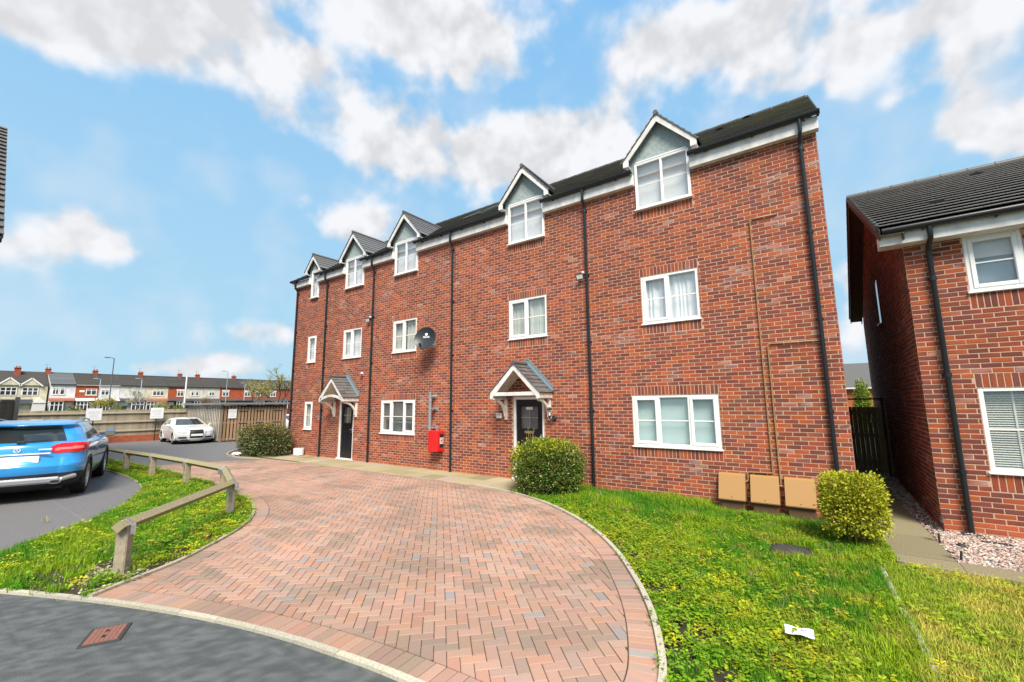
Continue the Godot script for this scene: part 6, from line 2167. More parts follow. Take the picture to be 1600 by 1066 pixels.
func blue_car() -> void:
	var keys := [[0.20, -1.98, 2.0, 0.74], [0.28, -2.12, 2.1, 0.84], [0.42, -2.19, 2.17, 0.885], [0.56, -2.23, 2.19, 0.9], [0.66, -2.235, 2.19, 0.905], [0.70, -2.20, 2.185, 0.905], [0.80, -2.15, 2.16, 0.902], [0.93, -2.125, 2.06, 0.9], [1.0, -2.105, 1.5, 0.89], [1.045, -2.085, 1.12, 0.865], [1.07, -2.03, 1.0, 0.845],
		[1.20, -1.90, 0.72, 0.79], [1.32, -1.75, 0.42, 0.73], [1.365, -1.69, 0.31, 0.70], [1.375, -1.86, 0.28, 0.69], [1.405, -1.86, 0.18, 0.67], [1.43, -1.72, 0.05, 0.64], [1.47, -1.45, -0.25, 0.55], [1.485, -1.2, -0.45, 0.42]]
	var classify := func(q: float, c: Vector3, sd: String) -> String:
		if c.y > 1.082 and c.y < 1.362:
			if q < 1.22: return "rear_window"
			if q > 4.1: return "windscreen"
			if q > 2.10 and q < 2.44: return "side_window:a" + sd
			if q > 2.49 and q < 2.95 and c.y < 1.345: return "side_window:b" + sd
		if c.x < -1.5:
			var u := (absf(c.z) - 0.665) / 0.245; var v := (c.y - 0.955 - 0.02 * (absf(c.z) - 0.6)) / 0.088
			if u < 1.0 and pow(absf(u), 3.0) + pow(absf(v), 3.0) < 1.0:
				if absf(v + 0.05) < 0.30 and u > -0.75 and u < 0.72: return "tail_light_band:" + sd
				return "tail_light:" + sd
		if c.y > 0.68 and c.y < 0.9 and q > 4.15: return "grille"
		if c.y > 0.75 and c.y < 0.92 and q > 3.3 and q < 4.12: return "head_light:" + sd
		if c.y < 0.50 and q < 2.0: return "rear_bumper"
		if c.y < 0.36: return "sill_trim"
		return "body"
	var th := car("blue_car", "blue compact crossover parked with its rear towards the drive", {
		"at": Vector3(-16.34, -0.03, 7.16), "turn": PI - 0.297, "rows": keys, "rr": 0.34, "rf": 0.42, "bulr": 0.10, "bulf": 0.22,
		"rear_axle": -1.35, "front_axle": 1.35, "wheel_r": 0.345, "half": 0.905, "lip": 0.085, "arch": "rubber_trim", "paint": "blue_paint", "classify": classify,
		"proud": {"tail_light": 0.012, "tail_light_band": 0.010, "rear_bumper": 0.004}, "looks": {"rear_window": "car_glass", "windscreen": "car_glass", "side_window": "car_glass", "tail_light": "tail_red", "tail_light_band": "tail_pale", "grille": "rubber_trim", "head_light": "lamp_clear", "rear_bumper": "rubber_trim", "sill_trim": "rubber_trim"}})
	th.scale = Vector3.ONE * 1.13
	var b := MB.new()
	b.box(Vector3(-2.262, 0.335, -0.62), Vector3(-2.16, 0.45, 0.62), 0.03)
	for s in [-1.0, 1.0]: b.bar(Vector3(-2.20, 0.39, s * 0.6), Vector3(-2.05, 0.44, s * 0.8), 0.11, 0.07, 0.02)
	put(b, "skid_plate", mats.alloy, th)
	b = MB.new()
	b.box(Vector3(-2.168, 0.722, -0.30), Vector3(-2.15, 0.842, 0.30), 0.004)
	put(b, "number_plate", mats.white_plastic, th)
	b = MB.new()
	b.box(Vector3(-2.155, 0.865, -0.44), Vector3(-2.118, 0.89, 0.44), 0.008)
	put(b, "chrome_strip", mats.bright_trim, th)
	b = MB.new()
	var et := Transform3D(Basis(Vector3(0, 0, 1), Vector3(-1, 0, 0), Vector3(0, -1, 0)), Vector3(-2.13, 0.955, 0))
	b.lathe(et, [Vector2(0.036, 0.0), Vector2(0.045, 0.0), Vector2(0.045, 0.012), Vector2(0.036, 0.012)], 20)
	for k in 3:
		var a := PI / 2 + TAU * k / 3
		b.bar(Vector3(-2.14, 0.955, 0), Vector3(-2.14, 0.955 + sin(a) * 0.04, cos(a) * 0.04), 0.009, 0.008)
	put(b, "emblem", mats.bright_trim, th)
	for s in [-1.0, 1.0]:
		b = MB.new()
		b.box(Vector3(-2.138, 0.945, s * 0.36 - 0.09), Vector3(-2.118, 0.965, s * 0.36 + 0.09), 0.004)
		put(b, "badge", mats.bright_trim, th)
		b = MB.new()
		var prof := PackedVector2Array()
		for k in 14: prof.append(Vector2(cos(TAU * k / 14) * 0.085, sin(TAU * k / 14) * 0.038))
		b.extrude(Transform3D(Basis(Vector3(0, 0, 1), Vector3.UP, Vector3(-1, 0, 0)), Vector3(-2.10, 0.365, s * 0.56)), prof, 0.175)
		put(b, "exhaust_pipe", mats.chrome, th)
		b = MB.new()
		var pr := PackedVector2Array()
		for k in 14: pr.append(Vector2(cos(TAU * k / 14) * 0.07, sin(TAU * k / 14) * 0.026))
		b.extrude(Transform3D(Basis(Vector3(0, 0, 1), Vector3.UP, Vector3(-1, 0, 0)), Vector3(-2.10, 0.365, s * 0.56)), pr, 0.178)
		put(b, "exhaust_opening", mats.tyre, th)
		b = MB.new()
		b.tube([Vector3(-1.5, 1.425, s * 0.66), Vector3(-1.35, 1.47, s * 0.65), Vector3(-0.5, 1.50, s * 0.62), Vector3(0.05, 1.46, s * 0.64), Vector3(0.15, 1.43, s * 0.65)], 0.016, 8)
		put(b, "roof_rail", mats.alloy, th)
		b = MB.new()
		b.cbox(Transform3D(Basis(Vector3.UP, s * 0.12), Vector3(0.62, 1.10, s * 1.0)), Vector3(0.13, 0.14, 0.21), 0.045)
		b.bar(Vector3(0.64, 1.05, s * 0.84), Vector3(0.63, 1.06, s * 0.92), 0.06, 0.03)
		put(b, "door_mirror", mats.blue_paint, th)
		b = MB.new()
		b.cbox(Transform3D(Basis(Vector3.UP, s * 0.12), Vector3(0.553, 1.10, s * 1.0)), Vector3(0.006, 0.11, 0.17), 0.002)
		put(b, "mirror_glass", mats.chrome, th)
		b = MB.new()
		b.box(Vector3(-0.35, 0.97, s * 0.885), Vector3(-0.12, 0.995, s * 0.925), 0.008)
		b.box(Vector3(0.45, 0.95, s * 0.885), Vector3(0.68, 0.975, s * 0.925), 0.008)
		put(b, "door_handle", mats.blue_paint, th)
	b = MB.new()
	b.bar(Vector3(-2.045, 1.105, 0.05), Vector3(-1.985, 1.125, 0.40), 0.03, 0.02, 0.004)
	b.box(Vector3(-2.09, 1.08, -0.04), Vector3(-2.03, 1.12, 0.08), 0.01)
	put(b, "wiper", mats.rubber_trim, th)

func white_cars() -> void:
	var keys := [[0.17, -1.9, 2.0, 0.74], [0.24, -2.0, 2.07, 0.83], [0.38, -2.08, 2.11, 0.87], [0.52, -2.10, 2.13, 0.882], [0.64, -2.09, 2.12, 0.885], [0.72, -2.07, 2.09, 0.88], [0.80, -2.06, 1.98, 0.875], [0.87, -2.05, 1.75, 0.868], [0.93, -2.04, 1.32, 0.86], [0.965, -2.03, 0.98, 0.845], [0.99, -1.99, 0.88, 0.82],
		[1.12, -1.83, 0.55, 0.75], [1.26, -1.62, 0.22, 0.67], [1.33, -1.5, 0.02, 0.62], [1.38, -1.38, -0.15, 0.56], [1.41, -1.1, -0.4, 0.46], [1.42, -0.95, -0.5, 0.34]]
	var classify := func(q: float, c: Vector3, sd: String) -> String:
		if c.y > 1.0 and c.y < 1.325:
			if q < 1.1: return "rear_window"
			if q > 3.55: return "windscreen"
			if q > 2.10 and q < 2.42 and c.y < 1.28: return "side_window:a" + sd
			if q > 2.46 and q < 2.95 and c.y < 1.30: return "side_window:b" + sd
		if c.x > 1.4:
			var z := absf(c.z)
			if c.y > 0.34 and c.y < 0.77 and z < 0.30 - 0.06 * absf(c.y - 0.6): return "grille"
			var u := (z - 0.60) / 0.20; var v := (c.y - 0.665 - 0.12 * (z - 0.5)) / 0.07
			if pow(absf(u), 3.0) + pow(absf(v), 3.0) < 1.0: return "head_light:" + sd
			u = (z - 0.56) / 0.18; v = (c.y - 0.36) / 0.05
			if pow(absf(u), 4.0) + pow(absf(v), 4.0) < 1.0: return "air_intake:" + sd
		if c.y > 0.72 and c.y < 0.88 and q > 0.85 and q < 1.7: return "tail_light:" + sd
		return "body"
	var spec := {
		"at": Vector3(-29.35, -0.03, -0.02), "turn": -0.10, "rows": keys, "rr": 0.36, "rf": 0.42, "bulr": 0.10, "bulf": 0.17,
		"rear_axle": -1.29, "front_axle": 1.29, "wheel_r": 0.32, "half": 0.885, "lip": 0.065, "arch": "white_paint", "paint": "white_paint", "classify": classify,
		"proud": {"head_light": 0.006, "grille": 0.008}, "looks": {"rear_window": "car_glass", "windscreen": "car_glass", "side_window": "car_glass", "tail_light": "tail_red", "grille": "rubber_trim", "head_light": "lamp_clear", "air_intake": "rubber_trim"}}
	var th := car("white_car", "white hatchback parked facing out beside the slatted bin store", spec)
	th.scale = Vector3(1.0, 0.95, 1.0)
	var b := MB.new()
	b.box(Vector3(2.125, 0.44, -0.26), Vector3(2.155, 0.55, 0.26), 0.004)
	put(b, "number_plate", mats.white_plastic, th)
	b = MB.new()
	for k in 4:
		var et := Transform3D(Basis(Vector3(0, 0, 1), Vector3(1, 0, 0), Vector3(0, 1, 0)), Vector3(2.13, 0.68, -0.105 + k * 0.07))
		b.lathe(et, [Vector2(0.036, 0.0), Vector2(0.046, 0.0), Vector2(0.046, 0.014), Vector2(0.036, 0.014)], 16)
	put(b, "emblem", mats.chrome, th)
	for s in [-1.0, 1.0]:
		b = MB.new()
		b.cbox(Transform3D(Basis(Vector3.UP, s * 0.15), Vector3(0.55, 1.0, s * 0.97)), Vector3(0.13, 0.12, 0.2), 0.04)
		b.bar(Vector3(0.57, 0.96, s * 0.82), Vector3(0.56, 0.97, s * 0.9), 0.05, 0.03)
		put(b, "door_mirror", mats.white_paint, th)
		b = MB.new()
		b.box(Vector3(-0.35, 0.84, s * 0.865), Vector3(-0.14, 0.865, s * 0.9), 0.008)
		put(b, "door_handle", mats.white_paint, th)
	var c2: Node3D = th.duplicate()
	c2.name = numbered("white_car")
	add_child(c2)
	c2.position = Vector3(-30.6, -0.03, -6.55)
	c2.rotation.y = 0.1
	tag(c2, "white car mostly hidden behind the dark corner shrub and the brick wall", "car")

# ---------- small things on the ground ----------
func small_things() -> void:
	var th := thing("road_cover", "rusty red-brown rectangular iron cover set in the asphalt road", "manhole cover", Vector3(-5.54, -0.02, 8.11))
	th.rotation.y = -0.47
	var b := MB.new()
	b.box(Vector3(-0.17, -0.01, -0.14), Vector3(0.17, 0.008, 0.14), 0.004, Color(0.035, 0.033, 0.033))
	put(b, "frame", mats.plain, th)
	b = MB.new()
	b.box(Vector3(-0.145, 0.0, -0.115), Vector3(0.145, 0.013, 0.115), 0.003, Color(0.21, 0.095, 0.075))
	for i in 9:
		for j in 7:
			b.box(Vector3(-0.138 + i * 0.031, 0.012, -0.108 + j * 0.031), Vector3(-0.138 + i * 0.031 + 0.02, 0.0165, -0.108 + j * 0.031 + 0.02), 0.002, Color(0.27, 0.125, 0.095))
	put(b, "lid", mats.concrete, th)
	for s in [-0.05, 0.05]:
		b = MB.new()
		b.box(Vector3(s - 0.018, 0.012, -0.012), Vector3(s + 0.018, 0.018, 0.012), 0.0, Color(0.01, 0.01, 0.01))
		put(b, "keyhole", mats.plain, th)
	th = thing("inspection_cover", "black round-cornered inspection cover lying in the lawn grass", "manhole cover", Vector3(-0.84, -0.045, 2.30))
	b = MB.new()
	b.lathe(Transform3D(), [Vector2(0.25, 0.0), Vector2(0.25, 0.02), Vector2(0.225, 0.025), Vector2(0.222, 0.016)], 28, Color(0.03, 0.03, 0.033))
	put(b, "frame", mats.plain, th)
	b = MB.new()
	b.lathe(Transform3D(), [Vector2(0.222, 0.016), Vector2(0.0, 0.018)], 28, Color(0.05, 0.052, 0.056))
	for i in range(-5, 6):
		for j in range(-5, 6):
			if Vector2(i, j).length() < 5.2: b.box(Vector3(i * 0.04 - 0.012, 0.016, j * 0.04 - 0.012), Vector3(i * 0.04 + 0.012, 0.022, j * 0.04 + 0.012), 0.002, Color(0.06, 0.062, 0.066))
	put(b, "lid", mats.gloss, th)
	th = thing("letter", "crumpled white envelope dropped on the lawn", "paper", Vector3(-0.65, 0.065, 4.91))
	th.rotation.y = -0.02
	b = MB.new()
	var n := 8
	for i in n:
		for j in 5:
			var f := func(u: int, v: int) -> Vector3:
				var x := (float(u) / n - 0.5) * 0.20; var z := (v / 5.0 - 0.5) * 0.125
				return Vector3(x + z * 0.12, 0.012 + 0.006 * sin(x * 40.0 + z * 20.0) + 0.012 * x * 4.0 + 0.004 * sin(z * 70.0), z)
			b.quad(f.call(i, j + 1), f.call(i + 1, j + 1), f.call(i + 1, j), f.call(i, j), Color(0.78, 0.8, 0.86))
	put(b, "paper_sheet", mats.plain, th)
	b = MB.new()
	b.box(Vector3(0.01, 0.024, -0.015), Vector3(0.05, 0.026, -0.008), 0.0, Color(0.2, 0.2, 0.25))
	b.box(Vector3(0.01, 0.023, 0.002), Vector3(0.035, 0.025, 0.008), 0.0, Color(0.2, 0.2, 0.25))
	put(b, "address_print", mats.plain, th)
	# drains under the neighbour's downpipe
	th = thing("drain_gully", "black square drain gully under the downpipe of the house next door", "drain", Vector3(1.26, -0.045, 0.10))
	b = MB.new()
	b.box(Vector3(-0.13, 0, -0.10), Vector3(0.13, 0.018, 0.12), 0.004, Color(0.02, 0.021, 0.023))
	put(b, "frame", mats.plain, th)
	for i in 6:
		b = MB.new()
		b.box(Vector3(-0.11, 0.018, -0.08 + i * 0.032), Vector3(0.11, 0.026, -0.08 + i * 0.032 + 0.016), 0.002, Color(0.025, 0.026, 0.028))
		put(b, "grate_bar", mats.plain, th)
	th = thing("drain_channel", "dark oblong drain grating lying in the pale gravel", "drain", Vector3(1.42, -0.04, 0.46))
	b = MB.new()
	b.box(Vector3(-0.15, 0, -0.05), Vector3(0.15, 0.02, 0.05), 0.006, Color(0.03, 0.028, 0.028))
	put(b, "frame", mats.plain, th)
	b = MB.new()
	for i in 9: b.box(Vector3(-0.135 + i * 0.031, 0.02, -0.04), Vector3(-0.135 + i * 0.031 + 0.016, 0.024, 0.04), 0.0, Color(0.04, 0.036, 0.036))
	put(b, "grating", mats.plain, th)
	# solar lights
	var spots := [[Vector3(0.965, -0.04, 0.02), "small solar stake light touching the brick corner of the next house"], [Vector3(0.80, -0.04, 0.80), "small solar stake light halfway along the gravel edge"], [Vector3(0.86, -0.04, 1.62), "small tilted solar stake light where the two concrete paths meet"]]
	for i in 3:
		var s := thing("solar_light", spots[i][1], "garden light", spots[i][0], "solar stake lights along the gravel")
		if i == 2: s.rotation.z = -0.12
		b = MB.new()
		b.tube([Vector3(0, -0.03, 0), Vector3(0, 0.13, 0)], 0.012, 8)
		put(b, "stake", mats.rubber_trim, s)
		b = MB.new()
		b.lathe(Transform3D(Basis(), Vector3(0, 0.125, 0)), [Vector2(0.02, 0), Vector2(0.034, 0.07)], 14)
		put(b, "shade", mats.glass, s)
		b = MB.new()
		b.lathe(Transform3D(Basis(), Vector3(0, 0.195, 0)), [Vector2(0.0, 0.022), Vector2(0.03, 0.02), Vector2(0.047, 0.004), Vector2(0.047, -0.004), Vector2(0, -0.004)], 16)
		put(b, "cap", mats.rubber_trim, s)
	# litter bag by the hedge
	th = thing("litter_bag", "crumpled white plastic bag lying before the dark corner shrub", "litter", Vector3(-19.2, 0.0, 1.52))
	b = MB.new()
	for i in 7:
		for j in 10:
			var f := func(u: int, v: int) -> Vector3:
				var a := TAU * v / 10.0; var e := PI * u / 7.0
				var r := 0.16 * (0.7 + 0.4 * absf(sin(u * 2.3 + v * 1.7)))
				return Vector3(sin(e) * cos(a) * r * 1.7, 0.07 + cos(e) * 0.07, sin(e) * sin(a) * r)
			b.quad(f.call(i + 1, j), f.call(i, j), f.call(i, j + 1), f.call(i + 1, j + 1), Color(0.72, 0.73, 0.75))
	put(b, "bag", mats.plain, th)
	# gate at the end of the passage
	th = thing("passage_gate", "dark timber gate closing the passage beside the brick gable", "gate", Vector3(0, 0, -5.6))
	var x := 0.06
	while x < 0.86:
		b = MB.new()
		b.box(Vector3(x, 0.06, -0.02), Vector3(x + 0.096, 1.74 + rng.randf_range(-0.004, 0.004), 0.0), 0.003, Color(0.24, 0.18, 0.10) * rng.randf_range(0.85, 1.2))
		put(b, "board", mats.wood, th)
		x += 0.1
	b = MB.new()
	for y in [0.3, 1.0, 1.6]: b.box(Vector3(0.06, y - 0.05, -0.055), Vector3(0.86, y + 0.05, -0.021), 0.004, Color(0.22, 0.17, 0.1))
	put(b, "ledge", mats.wood, th)
	for xx in [0.02, 0.9]:
		b = MB.new()
		b.box(Vector3(xx - 0.018 if xx < 0.5 else xx - 0.03, -0.05, -0.06), Vector3(xx + 0.03, 1.99, 0.02), 0.005, Color(0.06, 0.05, 0.035))
		put(b, "post", mats.wood, th)
	b = MB.new()
	b.box(Vector3(0.0, 1.93, -0.05), Vector3(0.95, 1.97, 0.03), 0.004, Color(0.02, 0.02, 0.02))
	put(b, "lintel_bar", mats.plain, th)
	b = MB.new()
	b.box(Vector3(0.62, 1.32, 0.001), Vector3(0.66, 1.47, 0.02), 0.006, Color(0.5, 0.5, 0.48))
	put(b, "latch_plate", mats.plain, th)
	th = thing("white_tray", "shallow white tray on the path at the foot of the gate", "tray", Vector3(0.36, -0.02, -5.2))
	b = MB.new()
	b.lathe(Transform3D(), [Vector2(0, 0.01), Vector2(0.18, 0.012), Vector2(0.23, 0.06), Vector2(0.24, 0.06), Vector2(0.2, 0.0), Vector2(0, 0.0)], 24)
	put(b, "dish", mats.white_plastic, th)

# ---------- far away ----------
func tree(called: String, label: String, at: Vector3, h: float, spread: float, leaf: float, leaves: int, lin: Color, lin2: Color, sd: int, trunk: float) -> void:
	var th := thing(called, label, "tree", at)
	var r := RandomNumberGenerator.new()
	r.seed = sd
	var b := MB.new()
	var tips := []
	var stack := [[Vector3.ZERO, Vector3(r.randfn() * 0.05, 1, r.randfn() * 0.05).normalized(), h * 0.34, trunk, 0]]
	while stack.size() > 0:
		var q: Array = stack.pop_back()
		var p: Vector3 = q[0]; var d: Vector3 = q[1]; var l: float = q[2]; var w: float = q[3]; var lv: int = q[4]
		var m := p + d * l * 0.5 + Vector3(r.randfn(), r.randfn(), r.randfn()) * l * 0.05
		var e := p + d * l
		b.tube([p, m, e], w, 6 if lv < 2 else 4, Color(0.13, 0.1, 0.07), w * 0.6, lv == 0)
		if lv >= 2: tips.append([m, e, l])
		if lv < 4:
			for k in (4 if lv == 0 else 3):
				var nd := (d * 0.75 + Vector3(r.randfn(), 0.25 + r.randf() * 0.3, r.randfn()) * spread).normalized()
				stack.append([p.lerp(e, r.randf_range(0.65, 1.0)), nd, l * r.randf_range(0.58, 0.78), w * 0.58, lv + 1])
	put(b, "trunk", mats.plain, th)
	var xf := []; var cols := []
	for i in leaves:
		var t: Array = tips[r.randi() % tips.size()]
		var p: Vector3 = t[0].lerp(t[1], r.randf()) + Vector3(r.randfn(), r.randfn(), r.randfn()) * leaf * 1.4
		xf.append(Transform3D(Basis.from_euler(Vector3(r.randf() * 6.3, r.randf() * 6.3, r.randf() * 6.3)).scaled(Vector3.ONE * r.randf_range(0.6, 1.3)), p))
		cols.append(lin.lerp(lin2, r.randf()))
	var fo := scatter("crown", leaf_mesh(leaf, leaf * 0.6), mats.leaf, xf, cols, th)
	fo.set_meta("kind", "stuff")

# one house of the terrace: front at x, between za (nearer +z) and zb; style says what the wall and bay look like
func terrace_house(label: String, za: float, zb: float, wall_c: Color, roof_c: Color, wins: Array, ground_kind: int, chimney: int) -> void:
	var x := -92.0
	var th := thing("terraced_house", label, "house", Vector3(x, 0, (za + zb) / 2), "terraced houses beyond the fence")
	var h := (za - zb) / 2 - 0.02
	var ye := 5.35; var yr := 7.15; var dep := 7.0
	var b := MB.new()
	b.box(Vector3(-dep, -0.1, -h), Vector3(0, ye, h), 0.0, wall_c)
	put(b, "wall", mats.render, th)
	b = MB.new()
	# tiled slope in shallow courses
	var n := 9
	for i in n:
		var t0 := float(i) / n; var t1 := float(i + 1) / n
		var g := rng.randf_range(0.88, 1.1)
		var c := Color(roof_c.r * g, roof_c.g * g, roof_c.b * g)
		var p0 := Vector3(lerpf(0.25, -dep / 2, t0), lerpf(ye, yr, t0) + 0.05, 0); var p1 := Vector3(lerpf(0.25, -dep / 2, t1), lerpf(ye, yr, t1) + 0.01, 0)
		b.quad(p0 + Vector3(0, 0, h), p0 - Vector3(0, 0, h), p1 - Vector3(0, 0, h), p1 + Vector3(0, 0, h), c)
		b.quad(p0 + Vector3(0, -0.06, h), p0 + Vector3(0, -0.06, -h), p0 - Vector3(0, 0, h), p0 + Vector3(0, 0, h), c)
	b.quad(Vector3(-dep - 0.2, ye, -h), Vector3(-dep - 0.2, ye, h), Vector3(-dep / 2, yr, h), Vector3(-dep / 2, yr, -h), roof_c)
	for s in [-1.0, 1.0]:
		b.tri(Vector3(0.2, ye, s * h), Vector3(-dep, ye, s * h), Vector3(-dep / 2, yr, s * h), wall_c)
	b.tube([Vector3(-dep / 2, yr + 0.03, -h), Vector3(-dep / 2, yr + 0.03, h)], 0.1, 8, roof_c * 1.1)
	put(b, "roof", mats.tile, th)
	b = MB.new()
	b.box(Vector3(0.0, ye - 0.12, -h), Vector3(0.22, ye + 0.0, h), 0.0, Color(0.06, 0.06, 0.065) if ground_kind != 2 else Color(0.7, 0.7, 0.68))
	put(b, "gutter", mats.plain, th)
	for w in wins:        # z centre, y centre, width, height, lights
		var wn := part("window", th)
		b = MB.new()
		var zc: float = w[0]; var yc: float = w[1]; var ww: float = w[2]; var wh: float = w[3]
		b.box(Vector3(0.0, yc - wh / 2 - 0.08, zc - ww / 2 - 0.1), Vector3(0.06, yc - wh / 2, zc + ww / 2 + 0.1), 0.0, Color(0.7, 0.7, 0.68))
		for k in int(w[4]) + 1:
			var zz = zc - ww / 2 + ww * k / w[4]
			b.box(Vector3(0.0, yc - wh / 2, zz - 0.045), Vector3(0.05, yc + wh / 2, zz + 0.045), 0.0, Color(0.74, 0.74, 0.74))
		for yy in [yc - wh / 2, yc + wh / 2 - 0.07, yc + wh * 0.2]:
			b.box(Vector3(0.0, yy, zc - ww / 2 + 0.045), Vector3(0.048, yy + 0.07, zc + ww / 2 - 0.045), 0.0, Color(0.74, 0.74, 0.74))
		if w.size() > 5: b.box(Vector3(0.0, yc + wh / 2, zc - ww / 2 - 0.15), Vector3(0.04, yc + wh / 2 + 0.28, zc + ww / 2 + 0.15), 0.0, Color(0.68, 0.68, 0.64))
		put(b, "frame", mats.plain, wn)
		b = MB.new()
		b.box(Vector3(0.002, yc - wh / 2 + 0.02, zc - ww / 2 + 0.02), Vector3(0.02, yc + wh / 2 - 0.02, zc + ww / 2 - 0.02), 0.0)
		put(b, "pane", mats.car_glass, wn)
	# the ground floor: a bay with its own lean-to, and the front door beside it
	var gw := h * 0.52
	var gc := h * 0.42 * (1.0 if ground_kind % 2 == 0 else -1.0)
	var by := part("bay", th)
	b = MB.new()
	b.box(Vector3(0.0, -0.1, gc - gw), Vector3(0.75, 1.3, gc + gw), 0.0, wall_c if ground_kind != 1 else Color(0.42, 0.09, 0.03))
	put(b, "bay_wall", mats.render, by)
	b = MB.new()
	b.box(Vector3(0.05, 1.3, gc - gw + 0.04), Vector3(0.66, 2.75, gc + gw - 0.04))
	put(b, "bay_glass", mats.car_glass, by)
	b = MB.new()
	for k in 4:
		var zz := lerpf(gc - gw + 0.05, gc + gw - 0.05, k / 3.0)
		b.box(Vector3(0.6, 1.3, zz - 0.05), Vector3(0.72, 2.75, zz + 0.05), 0.0, Color(0.74, 0.74, 0.74))
	b.box(Vector3(0.6, 2.25, gc - gw), Vector3(0.70, 2.32, gc + gw), 0.0, Color(0.74, 0.74, 0.74))
	b.box(Vector3(0.0, 2.75, gc - gw - 0.05), Vector3(0.8, 2.9, gc + gw + 0.05), 0.0, Color(0.74, 0.74, 0.74))
	put(b, "bay_frame", mats.plain, by)
	var dz := -gc * 1.35
	b = MB.new()
	b.box(Vector3(0.0, 0.0, dz - 0.32), Vector3(0.08, 2.1, dz + 0.32), 0.0, [Color(0.5, 0.5, 0.5), Color(0.05, 0.07, 0.05), Color(0.75, 0.75, 0.75), Color(0.2, 0.03, 0.02)][ground_kind])
	b.box(Vector3(0.0, 2.1, dz - 0.38), Vector3(0.1, 2.7, dz + 0.38), 0.0, Color(0.74, 0.74, 0.74))
	put(b, "front_door", mats.plain, th)
	b = MB.new()
	var rc := Color(0.3, 0.1, 0.06) if ground_kind == 0 else (Color(0.62, 0.62, 0.6) if ground_kind == 2 else Color(0.06, 0.06, 0.07))
	b.extrude(Transform3D(Basis(), Vector3(0, 0, -h)), PackedVector2Array([Vector2(0, 2.9), Vector2(0.9, 2.9), Vector2(0.0, 3.3)]), 2 * h, rc)
	put(b, "bay_roof", mats.plain, by)
	if chimney != 0:
		var ch := part("chimney", th)
		b = MB.new()
		var zc := h * chimney
		b.box(Vector3(-dep / 2 - 0.35, yr - 0.5, zc - 0.28), Vector3(-dep / 2 + 0.35, yr + 0.5, zc + 0.28), 0.0, Color(0.36, 0.08, 0.04))
		b.box(Vector3(-dep / 2 - 0.4, yr + 0.5, zc - 0.33), Vector3(-dep / 2 + 0.4, yr + 0.6, zc + 0.33), 0.0, Color(0.3, 0.07, 0.04))
		put(b, "stack", mats.render, ch)
		for s in [-0.15, 0.15]:
			b = MB.new()
			b.lathe(Transform3D(Basis(), Vector3(-dep / 2, yr + 0.6, zc + s)), [Vector2(0.09, 0), Vector2(0.07, 0.22), Vector2(0.09, 0.24), Vector2(0.0, 0.24)], 10, Color(0.32, 0.1, 0.05))
			put(b, "chimney_pot", mats.plain, ch)
		b = MB.new()
		b.tube([Vector3(-dep / 2, yr + 0.5, zc + 0.2), Vector3(-dep / 2, yr + 1.3, zc + 0.2)], 0.02, 5, Color(0.2, 0.2, 0.2))
		b.tube([Vector3(-dep / 2, yr + 1.25, zc - 0.1), Vector3(-dep / 2, yr + 1.25, zc + 0.5)], 0.015, 4, Color(0.2, 0.2, 0.2))
		put(b, "aerial", mats.plain, ch)

